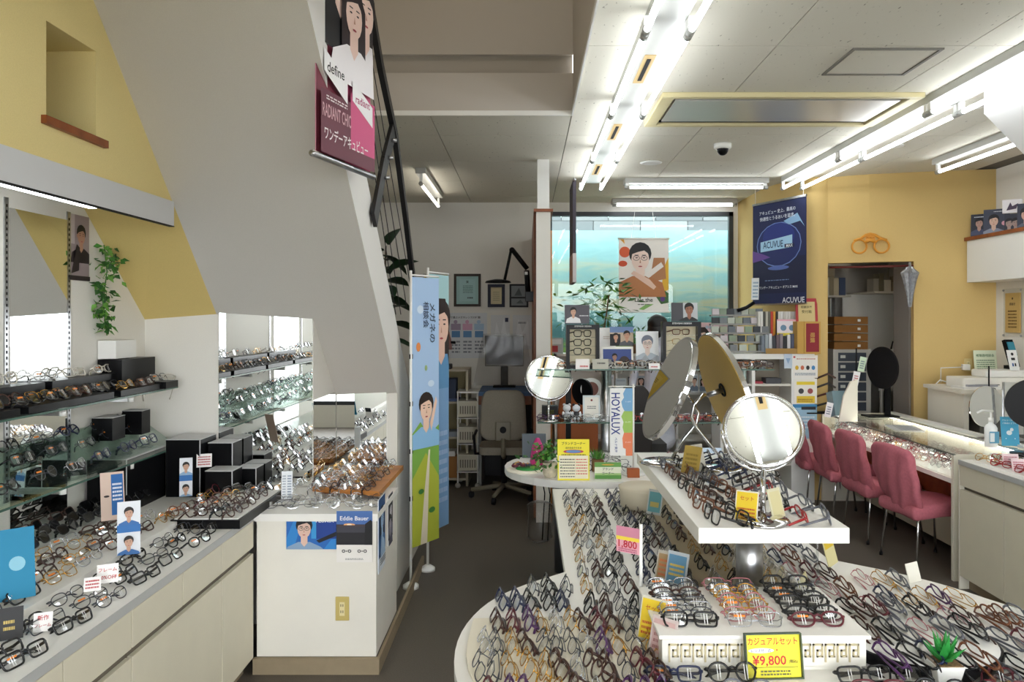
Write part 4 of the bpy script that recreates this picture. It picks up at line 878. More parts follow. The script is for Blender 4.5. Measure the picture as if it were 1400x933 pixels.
# fretwork box
t = thing('fretwork_box', 'white display box with raised Greek key border in front of the pole', 'box', (.655, 2.31, TZ))
IV = mat('ivory_plaster', 'efece2', .5)
MB().box(-.282, .282, -.185, .185, 0.012, .10, IV).build('body', t, bevel=.003); MB().box(-.272, .272, -.175, .175, 0, .012, IV).build('plinth', t); 
MB().box(-.292, .292, -.195, .195, .09, .1015, WHITE).build('lid', t, bevel=.003)
KEY = mat('key_relief', 'c6ba96', .6)
def meander(parent, n, w, y, z0, h, x0):
    p = w / n; r = .0022
    for k in range(n):
        ox = x0 + k * p; b = MB()
        pts = [(0, 0), (0, .95), (.75, .95), (.75, .28), (.34, .28), (.34, .62), (.56, .62)]
        pts = [(ox + a * p * .95, z0 + c * h) for a, c in pts]
        for (xa, za), (xb, zb_) in zip(pts[:-1], pts[1:]): b.box(min(xa, xb) - r, max(xa, xb) + r, y - .004, y, min(za, zb_) - r, max(za, zb_) + r, KEY)
        b.build('key_motif', parent)
meander(t, 16, .53, -.185, .028, .048, -.262)
# price sign of the box
x, y, z = P(1058, 940, 2.09)
card('price_sign', 'yellow price sign with red casual set lettering in front of the fretwork box', 'sign', .150, .112, (x, 2.085, TZ + .001), R(3), 'f2e63a',
     [('r', 0, 0, 1, 1, 'f4e83c'), ('t', 'カジュアルセット', .5, .83, .92, 'c8242c', 1.25), ('e', .28, .62, .24, .045, 'f7f5ee'), ('t', 'レンズ付一式', .28, .62, .36, '3a4a80'), ('e', .57, .63, .015, .015, 'c8242c'), ('t', '¥9,800', .42, .38, .62, 'c8242c', 1.0), ('t', '(税込)', .86, .36, .16, '4a3a20'), ('r', .08, .235, .94, .245, '4a4a30'), ('l', .25, .06, .8, .2, 2, '6a6a40')], R(-10), .003, frame=('4b5a48', .003))
# raised shelf on poles
t = thing('raised_shelf', 'thick white rectangular shelf raised on chrome poles above the centre table', 'shelf', (.786, 3.1, TZ))
b = MB(); b.X = Matrix.Translation((-.786, -3.1, -TZ)); b.box(.546, 1.027, 2.45, 3.82, .987, 1.037, WHITE); b.build('shelf_board', t, bevel=.002)
for y in (2.63, 3.62): MB().cyl((-.026, y - 3.1, 0.012), .045, .245, STEEL, 28).build('pole', t)
# lower beige drum between tables
t = MB().lathe([(.09, 0), (.12, .02), (.125, .10), (.13, .115), (.12, .12)], (.60, 3.95, TZ), mat('beige_tub', 'd6cdb6', .5), 28).build('glasses_tub', None, (.60, 3.95, TZ)); tag(t, 'beige round tub under the left side of the raised shelf', 'tub')
# mirrors on the raised shelf
def disc(mb, c, nrm, r, th, m, seg=40, edge=None):
    q = Vector(nrm).normalized().to_track_quat('Z', 'Y').to_matrix().to_4x4(); M = q
    mb.lathe([(r, -th / 2), (r, th / 2)], c, m, seg, M); k = len(mb.sm) - 2; mb.sm[k] = mb.sm[k + 1] = False
    for i in range(len(mb.sm) - 2 - seg, len(mb.sm)): mb.sm[i] = False
    return mb
def ring(mb, c, nrm, r, rr, m, seg=40):
    q = Vector(nrm).normalized().to_track_quat('Z', 'Y').to_matrix()
    mb.tube([Vector(c) + q @ Vector((r * math.cos(2 * math.pi * k / seg), r * math.sin(2 * math.pi * k / seg), 0)) for k in range(seg)], rr, m, 8, True); return mb
def stand_mirror(label, base, zc, r, nrm, br=.08, group=None):
    t = thing('table_mirror', label, 'mirror', base); c = Vector((0, 0, zc - base[2])); n = Vector(nrm).normalized()
    MB().lathe([(br, 0), (br, .006), (br * .9, .014), (.012, .018)], (0, 0, 0), CHROME, 32).build('base', t)
    MB().cyl((0, 0, .015), .009, zc - base[2] - r - .02, CHROME, 14).build('stem', t)
    MB().tube([c + Vector((s * (r + .012) * math.cos(a), 0, (r + .012) * math.sin(a))) for s in (1,) for a in [R(x) for x in range(180, 361, 12)]], .005, CHROME, 8).build('fork', t)
    f = MB(); ring(f, c, n, r, .008, CHROME); f.build('frame', t)
    g_ = MB(); disc(g_, c, n, r - .002, .006, MIRROR, 48); g_.build('mirror_glass', t)
    return t
x, y, z = PZ(1043, 714, GT); 
stand_mirror('round tabletop mirror on the front of the raised shelf', (x, y, GT), CH - (588 - VY) * y / F, .122, (-.23, -1, .52), .088)
# two large tilted mirrors on loop stands
def big_mirror(label, c, nrm, r, base, pts, back):
    t = thing('large_tilting_mirror', label, 'mirror', base); B0 = Vector(base); c = Vector(c) - B0; n = Vector(nrm).normalized()
    b = MB(); disc(b, c, n, r, .022, CHROME, 56); b.build('rim', t)
    b = MB(); disc(b, c + n * .0115, n, r - .012, .003, MIRROR, 56); b.build('mirror_glass', t)
    b = MB(); disc(b, c - n * .0115, n, r - .006, .003, back, 56); b.build('back_plate', t)
    b = MB(); b.rod(c - n * .012, c - n * .09, .012, STEEL, 12); ring(b, c - n * .016, n, .028, .005, BLACKM, 16); b.build('pivot', t)
    b = MB(); b.tube([Vector(p) - B0 for p in pts] , .0075, CHROME, 10); b.build('stand', t)
    b = MB(); b.lathe([(.11, 0), (.115, .004), (.10, .014), (.03, .018)], (0, 0, 0), CHROME, 36); b.build('base', t)
    return t
c1 = Vector(P(915, 531, 3.45)); n1_ = Vector((-.94, -.08, .40)).normalized()
def ptsP(L, Y): return [P(a, b_, Y) for a, b_ in L]
bx1 = PZ(905, 630, GT)
back_pt = c1 - n1_ * .09
big_mirror('large round mirror tilted left showing its dark reflection, chrome rim', c1, n1_, .245, (bx1[0], 3.55, GT),
     [tuple(back_pt)] + ptsP([(945, 548), (955, 565), (952, 580), (935, 600), (918, 628)], 3.52), MGREY)
c2 = Vector(P(992, 532, 3.55)); n2_ = Vector((.95, .10, .32)).normalized()
bp = c2 - n2_ * .09
big_mirror('large round mirror turned away showing its gold back, chrome rim', c2, n2_, .27, (PZ(985, 640, GT)[0], 3.42, GT),
     [tuple(bp)] + ptsP([(962, 540), (949, 553), (945, 570), (952, 585), (968, 605), (990, 632)], 3.45), GOLD)
# signs on shelf and tables
def sign(nm, label, px, z, Y, w, h, rz, base, ops, tilt=R(-15)):
    return card(nm, label, 'sign', w, h, ((px - VX) * Y / F, Y, z), rz, base, ops, tilt, .003)
yt_ = [('r', .05, .05, .95, .95, 'e9c92e'), ('l', .12, .15, .88, .5, 3, 'c2562a'), ('t', 'セット', .5, .75, .6, 'c2562a')]
sign('price_sign', 'yellow price sign left of the mirror stem on the raised shelf', 1019, GT + .001, 2.52, .075, .10, R(-32), 'e3dfd0', yt_)
sign('price_sign', 'back of a beige sign right of the mirror stem on the raised shelf', 1066, GT + .001, 2.56, .07, .10, R(38), 'd9d3b4', [('r', .1, .1, .9, .9, 'd6cd9c')])
sign('price_sign', 'gold coloured sign on the raised shelf between the mirror stands', 942, GT + .001, 3.3, .09, .12, R(-50), 'b89c4c', [('l', .15, .2, .85, .8, 4, '8c7430')])
sign('price_sign', 'grey backed sign beside the gold sign on the raised shelf', 958, GT + .001, 3.34, .08, .12, R(35), 'c8c4b6', [])
sign('price_sign', 'yellow sign leaning at the left end of the fretwork box', 888, TZ + .016, 2.28, .085, .125, R(-38), 'd8d4c4', yt_)
sign('price_sign', 'pink grey sign leaning below the yellow one beside the box', 902, TZ + .016, 2.17, .085, .11, R(-45), 'cfc0bc', [('r', .08, .08, .92, .92, 'c9a6a2'), ('l', .15, .2, .85, .8, 4, '9a6a68')])
sign('price_sign', 'brown and blue sign among dark frames in the middle strip', 908, TZ + .02, 2.78, .085, .11, R(-42), 'bfb9ac', [('r', .08, .1, .92, .9, 'a58a62'), ('l', .15, .2, .85, .8, 4, 'c86a3a')])
sign('price_sign', 'blue sign behind the brown sign in the middle strip', 922, TZ + .02, 2.74, .085, .12, R(-42), 'b9c0c4', [('r', .08, .1, .92, .9, '5f8fae'), ('l', .15, .3, .85, .7, 3, 'd8b83a')])
sign('price_sign', 'teal sign at the back of the middle strip', 893, TZ + .02, 3.75, .08, .12, R(-40), 'c4c8c6', [('r', .08, .1, .92, .9, '5f9aa0'), ('r', .2, .3, .8, .5, 'b8a860')])
sign('price_sign', 'blank white card behind the right front fan of glasses', 1252, TZ + .001, 2.84, .07, .07, R(30), 'ece9dc', [])
sign('price_sign', 'yellow backed sign under the right edge of the raised shelf', 1140, TZ + .03, 2.95, .10, .13, R(50), 'd9cf9a', [('r', .05, .5, .95, .95, 'd8b82e')])
sign('price_sign', 'beige card lying against the right wing frames behind the box', 1108, TZ + .03, 2.52, .12, .10, R(60), 'cfc79a', [])
t = thing('price_pole_sign', 'pink price flag on a thin white post among the strips', 'sign', (PZ(877, 845, TZ)[0], 2.52, TZ))
MB().cyl((0, 0, 0), .045, .003, ACRYL, 20).build('base', t); MB().cyl((0, 0, 0), .006, .30, WHITE2, 10).build('post', t)
b = card('flag_sheet', '', '', .085, .085, (-.04, .02, .20), R(-35), 'e7a9b6', [('r', 0, .62, 1, 1, 'cf88a0'), ('r', 0, .48, 1, .62, 'f0d64a'), ('t', '1,800', .5, .32, .8, 'c02030'), ('l', .1, .05, .9, .2, 2, 'b05070')], 0, .002, parent=t)
t = thing('acrylic_stand', 'thin clear acrylic stand holding frames at the right of the pole', 'stand', (PZ(1118, 800, TZ)[0], 2.82, TZ))
MB().cyl((0, 0, 0), .04, .003, ACRYL, 20).build('base', t); MB().cyl((0, 0, 0.003), .005, .22, ACRYL, 10).build('post', t)
# plant in white pot
t = thing('potted_succulent', 'small plastic succulent in a square white pot at the table front', 'plant', (PZ(1281, 925, TZ)[0] + .0, 2.06, TZ))
b = MB(); b.add([(a * s, c * s, z) for z, s in ((0, .027), (.055, .038)) for a, c in ((-1, -1), (1, -1), (1, 1), (-1, 1))], [(3, 2, 1, 0), (4, 5, 6, 7), (0, 1, 5, 4), (1, 2, 6, 5), (2, 3, 7, 6), (3, 0, 4, 7)], WHITE2); b.build('pot', t, bevel=.003)
MB().box(-.034, .034, -.034, .034, .0552, .057, mat('gravel', '8a6a4a', .9, nscale=200, namt=.4)).build('soil', t)
rnd = random.Random(4)
for k in range(17):
    a = k * 2.4; el = R(80 - k * 3.2); L = .085 * (1 if k < 9 else .85); d = Vector((math.cos(a) * math.cos(el), math.sin(a) * math.cos(el), math.sin(el))); c = Vector((0, 0, .052))
    b = MB(); sd = d.cross(Vector((0, 0, 1))).normalized(); n_ = sd.cross(d)
    b.add([c - sd * .006, c + sd * .006, c + d * L * .45 + sd * .010 - n_ * .002, c + d * L, c + d * L * .45 - sd * .010 - n_ * .002, c + d * L * .4 + n_ * .006], [(0, 1, 5), (1, 2, 5), (2, 3, 5), (3, 4, 5), (4, 0, 5), (0, 4, 3, 2, 1)], GREENP); b.build('leaf', t)

# oval white table behind
t = thing('oval_table', 'oval white display table on steel poles behind the long table', 'table', (.70, 4.9, 0))
def stad(x0, x1, y0, y1, n=14):
    r = (y1 - y0) / 2; cy = (y0 + y1) / 2; o = []
    for k in range(n + 1): a = R(-90 + 180 * k / n); o.append((x1 - r + r * math.cos(a), cy + r * math.sin(a)))
    for k in range(n + 1): a = R(90 + 180 * k / n); o.append((x0 + r + r * math.cos(a), cy + r * math.sin(a)))
    return o
b = MB(); b.X = Matrix.Translation((-.70, -4.9, 0)); b.prism(stad(-.14, 1.56, 4.42, 5.40), .725, .768, WHITE, mat('table_edge')); b.build('table_top', t, bevel=.003)
for x in (.235, 1.15): MB().cyl((x - .70, .3, 0), .048, .725, mat('dark_steel', '6d7074', .3, .8), 24).build('leg', t)
TT = .768
def onT(px, Y): return ((px - VX) * Y / F, Y, TT)
card('shop_sign', 'yellow upright sign listing brand corner prices on the oval table', 'sign', .185, .235, (.272, 4.46, TT + .001), 0, 'f6ea3e',
     [('r', 0, .6, 1, 1, 'f7e93a'), ('r', .04, .04, .96, .6, 'f7f2d6'), ('t', 'ブランドコーナー', .5, .90, .74, '2a2a20', 1.1), ('t', '店内全品そのまま', .5, .79, .5, '3a3a24'), ('e', .5, .70, .32, .06, 'c84a5a'), ('e', .5, .70, .24, .045, '6a8fc0'), ('l', .12, .61, .88, .65, 1, '2a2a20')] + [('l', .08, .08 + .07 * k, .55, .12 + .07 * k, 1, '26262a') for k in range(7)] + [('l', .58, .08 + .07 * k, .92, .12 + .07 * k, 1, 'd03a3a') for k in range(1, 7)], R(-6), stand=True)
card('shop_sign', 'small green and white brand corner sign right of the yellow sign', 'sign', .155, .095, (.475, 4.50, TT + .001), 0, 'eef2dc',
     [('r', 0, .72, 1, 1, '6aa352'), ('r', 0, 0, 1, .22, '5d9a48'), ('r', 0, .22, 1, .34, 'a9cc88'), ('t', 'ブランド', .5, .60, .42, '2f3a4a'), ('t', 'コーナー', .5, .34, .45, '2f3a4a'), ('e', .5, .86, .24, .025, 'd8b048')], R(-6), stand=True)
t = thing('mini_banner_stand', 'miniature upright banner with large blue lettering on the oval table', 'banner', onT(866, 4.62))
MB().cyl((0, 0, 0), .07, .012, WHITE2, 24).build('base', t); MB().cyl((0, 0, 0), .006, .545, WHITE2, 8).build('pole', t); MB().rod((-.15, 0, .53), (.01, 0, .53), .004, WHITE2, 8).build('crossbar', t)
card('banner_sheet', '', '', .135, .405, (-.073, 0, .115), 0, 'f4f5f6',
     [('p', [(.55, .72), (.5, .8), (.62, .86), (.58, .92), (.7, 1), (1, 1), (1, .66), (.65, .66)], '7fb2dc'), ('p', [(.62, .66), (.5, .58), (.6, .5), (.56, .42), (.62, .34), (1, .34), (1, .66)], 'a3c864'), ('p', [(.62, .34), (.55, .26), (.58, .12), (.7, .1), (.7, .0), (1, 0), (1, .34)], 'ef8a62'), ('t', 'HOYALUX', .25, .62, .62, '36458f', 1.35, -90), ('t', 'ベルナ東海', .27, .16, .22, '5a6aa0', 1, -90), ('t', 'くっきり', .8, .8, .25, 'eaf4fc'), ('t', 'はっきり', .8, .5, .25, 'f4fae4'), ('t', 'すっきり', .8, .2, .25, 'fff0e8')], 0, .002, parent=t)
# potted plants on the oval table
t = thing('potted_plant', 'leafy green plant in a patterned cream pot beside the yellow sign', 'plant', onT(752, 4.55))
MB().lathe([(.030, 0), (.042, .02), (.046, .06), (.040, .09), (.036, .088)], (0, 0, 0), mat('cream_pot', 'cfc5ae', .6, nscale=40, namt=.2), 20).build('pot', t)
b = MB(); foliage(b, lambda r: ((r.gauss(-.02, .05), r.gauss(0, .045), .10 + abs(r.gauss(0, .05)) if r.random() > .25 else .06), (r.uniform(-1, 1), r.uniform(-1, 1), r.uniform(-.4, 1))), 190, .035, .028, LM, random.Random(5)); q = b.build('foliage', t); q['kind'] = 'stuff'
t = thing('potted_plant', 'tiny tufted green plant in a brown square pot behind the signs', 'plant', onT(817, 4.75))
MB().box(-.035, .035, -.035, .035, 0, .07, hexm('7c5a36', .7)).build('pot', t, bevel=.003); b = MB(); foliage(b, lambda r: ((r.gauss(0, .015), r.gauss(0, .015), .07), (r.gauss(0, .4), r.gauss(0, .4), 1)), 60, .06, .010, [mat('leaf_light'), LEAF], random.Random(6)); q = b.build('foliage', t); q['kind'] = 'stuff'
t = thing('artificial_flowers', 'low green mat with dark red fabric flowers on the left end of the oval table', 'flowers', onT(717, 4.75))
MB().lathe([(.11, 0), (.11, .010), (.10, .014)], (0, 0, 0), mat('ivory', 'ece6d4', .6), 28).build('dish', t); MB().lathe([(.075, .014), (.07, .020)], (.02, -.01, 0), GREENP, 20).build('mat', t)
rnd = random.Random(8)
for k in range(7):
    b = MB(); cx_, cy_ = rnd.uniform(-.07, .07), rnd.uniform(-.05, .05)
    for j in range(6): a = j * 1.047; b.ell((cx_ + .012 * math.cos(a), cy_ + .012 * math.sin(a), .035), (.010, .010, .010), hexm(['5a2030', '3a3a4a', '6a2a3a'][k % 3], .6), 6, 4)
    b.ell((cx_, cy_, .042), .008, hexm('c8a05a'), 6, 4); b.build('flower', t)
t = thing('pink_cone_holder', 'magenta cone shaped glasses holder on the oval table', 'holder', onT(735, 4.95))
MB().lathe([(.045, 0), (.05, .02), (.035, .12), (.012, .17)], (0, 0, 0), mat('magenta', 'c0267a', .4), 20).build('cone', t)
for k in range(4): MB().ell((.012 * (k % 2) - .004, -.046 + k * .006, .04 + .025 * k), .006, hexm('f0c0da'), 8, 6).build('dot', t)
t = MB().cbox((.05, 5.2, TT + .08), (.16, .03, .16), hexm('56606a')).build('book_stand', None, (.05, 5.2, TT)); tag(t, 'dark grey lettered box behind the pink cone', 'box')
t = MB().cbox((1.02, 4.92, TT + .03), (.26, .08, .06), ORANGE).build('glasses_case', None, (1.02, 4.92, TT)); tag(t, 'tan leather glasses case lying behind the raised shelf', 'case')
t = MB().cbox((.63, 4.56, TT + .025), (.07, .05, .05), ORANGE).build('glasses_case', None, (.63, 4.56, TT)); tag(t, 'small tan leather case at the foot of the mini banner', 'case')
card('display_card', 'blue card with pale drawing of glasses near the gold backed mirror', 'card', .16, .16, onT(970, 4.62), 0, 'c3d6ea', [('face', .35, .3, .5, '5a6a80', 'e3c8bf', 'a9c0dc', None, 1), ('l', .55, .4, .9, .8, 4, '7f98b8')], R(-10), stand=True)

# glass display shelves with steel columns behind the oval table
t = thing('glass_display_unit', 'two tier glass display shelf on a steel column before the window', 'shelf', (.9, 5.8, 0))
for z in (1.325, .935): MB().box(-.82, .92, -.14, .14, z, z + .010, GREENGL).box(-.82, .92, -.142, -.14, z, z + .010, mat('glass_edge')).build('glass_panel', t)
MB().cyl((.60 - .9, 0, 0), .04, 1.4, STEEL, 24).build('column', t); MB().box(.32 - .9 - .02, .32 - .9 + .02, .1, .13, .0, 1.33, BLACK).build('upright', t)
MB().cyl((1.62 - .9, 0, 0), .04, 1.33, STEEL, 24).build('column', t)
ZS1, ZS2 = 1.335, .945
def frames_case(label, px0, px1, py0, py1, Y, n, seed):
    x0, _, z1 = P(px0, py0, Y); x1 = P(px1, py0, Y)[0]; w, h = x1 - x0, z1 - ZS1
    t = thing('display_frame_case', label, 'display case', ((x0 + x1) / 2, Y, ZS1)); q = .025
    MB().box(-w/2, w/2, .04, .05, 0, h, BLACK).box(-w/2, -w/2 + q, -.04, .04, 0, h, BLACK).box(w/2 - q, w/2, -.04, .04, 0, h, BLACK).box(-w/2 + q, w/2 - q, -.04, .04, h - q * 1.4, h, BLACK).box(-w/2 + q, w/2 - q, -.04, .04, 0, q, BLACK).build('case_frame', t)
    MB().box(-w/2 + q, w/2 - q, .035, .04, q, h - q, hexm('e3d8b8')).build('back_panel', t)
    b = MB(); p = MB(); fillprint(p, b, w, .03, [('t', 'EYEWEAR DESIGN', .5, .5, .5, 'e8e8e8')]); 
    o = b.build('lettering', t, (0, -.0405, h - q * 1.1)); 
    H = (h - q * 2.4) / n
    for k in range(n):
        z = q + H * k
        MB().box(-w/2 + q, w/2 - q, -.03, .035, z + .005, z + .008, CLEAR).build('shelf_pane', t)
    return t, (x0 + x1) / 2, w, [ZS1 + q + H * k for k in range(n)]
t_, cx1, w1, zz1 = frames_case('black display case of thick black frames left of the window cards', 774, 819, 444, 503, 5.75, 4, 1)
t_, cx2, w2, zz2 = frames_case('black display case of thin frames behind the large tilted mirror', 905, 957, 440, 503, 5.75, 4, 2)
def single_glasses(label, x, y, z, rz, tilt, sh, c, fold, group=None, sc=1.08):
    o = g_front(sh, c, 16, 5).build('eyeglasses', None, (x, y, z), (tilt, 0, rz)); o.scale = (sc,) * 3
    for q in (-1, 1): g_lens(sh, q, 16, LENS).build('lens', o); g_temple(sh, c, q, fold, 5).build('temple', o)
    return tag(o, label, 'glasses', group)
for k, z in enumerate(zz1[1:]): single_glasses('thick black square glasses, %s from top in the left display case' % ['third', 'second', 'first'][k], cx1, 5.74, z + .009, R(20), 0, 'square', 'black', 0, 'eyeglasses, in the left display case')
for k, z in enumerate(zz2[1:]): single_glasses('fine metal glasses, %s from top in the right display case' % ['third', 'second', 'first'][k], cx2, 5.74, z + .009, R(20), 0, 'rectangular', ['gunmetal', 'gold', 'tortoise'][k], 0, 'eyeglasses, in the right display case')
single_glasses('clear framed glasses standing at the end of the upper glass shelf', -1.94, 4.10, S1 + .045, R(40), R(-50), 'oval', 'clear', 0)
def photo(label, px0, px1, py0, py1, Y, zb, base, ops, rz=0, tilt=R(-6), frame=None):
    x0, _, z1 = P(px0, py0, Y); x1 = P(px1, py0, Y)[0]; z0 = zb if zb is not None else P(0, py1, Y)[2]
    return card('display_card', label, 'card', x1 - x0, z1 - z0, ((x0 + x1) / 2, Y, z0), rz, base, ops, tilt, .004, frame=frame)
GP = '4a4850'
photo('grey photo card of a man in white on top of the left display case', 772, 806, 417, 441, 5.75, ZS1 + .332, '6a6870', [('r', 0, 0, 1, 1, '56545c'), ('face', .35, .45, .4, '15120f', 'd0a890', 'e8e8ea', None, 0), ('l', .6, .4, .95, .5, 1, 'e0e0e4')])
photo('photo card of a dark haired man on top of the right display case', 918, 954, 414, 440, 5.75, ZS1 + .352, 'b9bcc0', [('r', 0, 0, .45, 1, '4a4a50'), ('face', .68, .35, .6, '14100e', '9a6a54', '2a2a2c', None, 0)])
photo('white framed photo of a man against blue sky on the glass shelf', 822, 866, 474, 503, 5.85, ZS1, 'f1efe8', [('r', .06, .06, .94, .88, '3d4f8c'), ('e', .72, .3, .16, .16, '3a2c2c'), ('face', .42, .35, .3, '15120f', 'a98070', '24242c', None, 0)])
photo('photo card of two men in suits above the blue sky photo', 834, 866, 447, 476, 6.0, ZS1 + .16, 'c8b49c', [('r', 0, .7, 1, 1, '6f88b4'), ('r', 0, 0, .45, .62, '1c1c20'), ('face', .25, .3, .35, '14100e', 'c89a80', '1a1a1e', None, 0), ('face', .72, .35, .42, '14100e', 'c89a80', '5a5a60', None, 0)])
photo('white poster of a blond man with glasses on the glass shelf', 870, 901, 453, 503, 5.85, ZS1, 'eef0f3', [('face', .5, .48, .38, '7a8090', 'e8d4ca', 'b8c2cc', '303030', 0), ('p', [(.05, .1), (.4, .35), (.6, .2), (.95, .35), (.9, .05), (.1, .02)], 'a9aeb6'), ('l', .1, .02, .9, .1, 2, '8a8f98')])
photo('white paper sheet standing behind the photo cards', 818, 842, 448, 490, 6.1, ZS1, 'f3f2f0', [('l', .3, .7, .8, .8, 2, 'c8b8b0')])
photo('small price card with red figures before the left display case', 787, 806, 491, 503, 5.66, ZS1, 'f4f0ee', [('l', .3, .2, .9, .5, 1, 'c03038')])
photo('small grey price card beside the red figured one', 810, 832, 491, 503, 5.66, ZS1, 'b9b8ac', [('l', .3, .5, .8, .8, 1, '3a3a3a')])
photo('small white price card left of the large tilted mirror', 887, 902, 497, 504, 5.66, ZS1, 'f6f2f0', [('l', .2, .3, .8, .7, 1, 'c03038')])
photo('white framed certificate card on the lower glass shelf', 797, 821, 541, 574, 5.8, ZS2, 'dfe9ea', [('r', .1, .08, .9, .92, 'f4f1e8'), ('l', .25, .45, .75, .6, 2, '7a7a7a'), ('e', .5, .8, .06, .06, '8a3a3a')])
t = thing('acrylic_box', 'black backed acrylic box on the left of the lower glass shelf', 'box', (P(752, 0, 5.75)[0], 5.75, ZS2)); MB().box(-.06, .06, 0, .08, 0, .11, BLACK).build('box_body', t); MB().box(-.03, .03, -.01, -.002, .02, .08, CLEAR).build('front_pane', t)
# toy bears
for k, (px, m1, m2, lb) in enumerate(((775, 'e6e6e8', 'c8ccd2', 'white toy bear figure on the lower glass shelf'), (788, 'dfe3ea', '2a2a30', 'white and black toy figure right of the toy bear'))):
    t = thing('toy_figure', lb, 'toy', (P(px, 0, 5.78)[0], 5.78, ZS2)); q = MB().ell((0, 0, .035), (.026, .022, .035), hexm(m2)).build('body', t)
    MB().ell((0, 0, .09), (.030, .026, .028), hexm(m1)).ell((-.02, 0, .115), .011, hexm(m1 if k == 0 else m2)).ell((.02, 0, .115), .011, hexm(m1 if k == 0 else m2)).build('head', t)
    for s in (-1, 1): MB().ell((s * .028, -.005, .045), (.010, .010, .022), hexm(m1), 8, 6).build('arm', t); MB().ell((s * .014, -.012, .012), (.012, .02, .012), hexm(m1), 8, 6).build('foot', t)
# small round mirrors
x, y, z = PZ(744, 575, ZS2); Y = 5.72
stand_mirror('round tabletop mirror on the left end of the lower glass shelf', (P(750, 0, Y)[0], Y, ZS2), P(0, 516, Y)[2], .165, (.10, -1, .42), .075)
t = thing('round_case', 'open black compact with a portrait in its white lid', 'mirror', (P(800, 0, 5.9)[0], 5.9, ZS2 + .16))
b = MB(); disc(b, (-.02, .02, .04), (-.7, -.7, 0), .10, .02, BLACK); b.build('black_disc', t); b = MB(); disc(b, (.05, .03, .06), (.15, -1, .0), .085, .012, WHITE2); b.build('lid', t); b = MB(); disc(b, (.05, .022, .06), (.15, -1, 0), .055, .003, hexm('8a5a50')); b.build('print', t)
# ================================================================ WINDOW WALL
# low white shelf unit under the window with cards
t = thing('window_shelf_unit', 'low white open shelf unit under the back window', 'shelf', (1.15, 8.4, 0))
for z in (.42, .92, 1.33): MB().box(-.85, 1.15, -.15, .2, z - .025, z, WHITE2).build('shelf_board', t)
for x in (-.85, -.2, .45, 1.13): MB().box(x, x + .022, -.15, .2, 0, 1.33, WHITE2).build('divider', t)
MB().box(-.85, 1.15, .2, .21, 0, 1.33, hexm('cfcbc4')).build('back_panel', t)
rnd = random.Random(12); px = 826; k = 0
pal = ['e2e6ea', 'c8d4dc', '4a4e58', 'e8dcd8', 'b9cad6', '6a7078', 'f0eeea', 'd8c8cc']
while px < 990:
    w = rnd.uniform(11, 19); h = rnd.uniform(18, 27); Y = 8.22
    x0 = P(px, 0, Y)[0]; ww = w * Y / F * .92; c = pal[k % 8]
    nm = ['pale', 'blue grey', 'charcoal', 'pinkish', 'light blue', 'slate', 'white', 'rose'][k % 8]
    card('display_card', '%s card with small print, %s from left on the shelf below the window' % (nm, ORD[k]), 'card', ww, h * Y / F, (x0 + ww / 2, Y, .921), 0, c,
         [('face', .5, .45, .35, '22181a', 'd8b4a4', '8a9ab0', None, k % 2)] * (k % 3 != 1) + [('l', .1, .08, .9, .35, 3, '5a6a80' if c != '4a4e58' else 'd0d0d0'), ('r', .1, .78, .9, .9, 'aebccb')], R(-6), group='display cards under the window')
    px += w + .8; k += 1
px = 954; k = 0
for (a, b_, y0, c, lb) in ((956, 975, 441, 'e6c6cc', 'pink card with a woman and three spectacle frames at the window sill'), (976, 996, 443, 'd8b8c8', 'lilac card right of the pink card at the window sill'), (746, 770, 462, 'aeb8ba', 'grey card with a red shape behind the small round mirror')):
    photo(lb, a, b_, y0, 470, 8.3, 1.331, c, [('face', .25, .3, .5, '2a1a1a', 'ecc8b8', 'd890a0', None, 1), ('e', .6, .85, .12, .12, 'c8d4e4'), ('e', .85, .85, .12, .12, 'c8d4e4')] if c != 'aeb8ba' else [('r', 0, .1, .7, .5, 'a83038'), ('r', .1, .6, .9, .9, 'd8dee0')])
# window poster of a woman with glasses
x0, _, z1 = P(846, 327, 8.72); x1 = P(914, 327, 8.72)[0]; z0 = P(0, 426, 8.72)[2]
t = card('hanging_poster', 'white hanging poster of a woman in glasses and a brown knit sweater in the window', 'poster', x1 - x0, z1 - z0, ((x0 + x1) / 2, 8.72, z0), 0, 'f7f5f2',
     [('r', 0, .22, 1, 1, 'f6f2ee'), ('e', .12, .82, .11, .11, 'e2643a'), ('e', .08, .66, .09, .06, 'd8542e'), ('p', [(.85, .25), (1, .3), (1, .75), (.9, .6)], 'e8b83a'), ('p', [(.75, .2), (.9, .3), (1, .25), (1, .12), (.85, .1)], '3f6a3a'), ('e', .88, .17, .05, .05, '5a3a80'), ('p', [(.4, .03), (.55, .1), (.7, .1), (.5, .02)], '8fc070'), ('p', [(.02, 1), (.12, .93), (.1, 1)], 'e8a83a'),
      ('p', [(.62, .4), (.95, .45), (.92, .74), (.7, .74)], 'b98058'), ('face', .43, .56, .36, '26262a', 'f6ddd2', 'bd7a4e', '4a3a38', 0), ('p', [(.12, .22), (.16, .42), (.28, .48), (.6, .42), (.85, .3), (.82, .22)], 'c08052'), ('p', [(.24, .52), (.3, .56), (.62, .44), (.75, .34), (.7, .3)], 'f0cdbc'), ('p', [(.5, .5), (.6, .46), (.9, .62), (.85, .68)], 'f8f2ee'), ('t', 'Live the', .5, .16, .36, '2a2a2a'), ('l', .38, .09, .62, .11, 1, '5a5a5a')], 0, .003)
w_ = x1 - x0
MB().rod((-w_ * .52, 0, z1 - z0 + .005), (w_ * .52, 0, z1 - z0 + .005), .010, WHITE2).build('top_bar', t)
MB().rod((-w_ * .52, 0, -.005), (w_ * .52, 0, -.005), .010, WHITE2).build('bottom_bar', t)
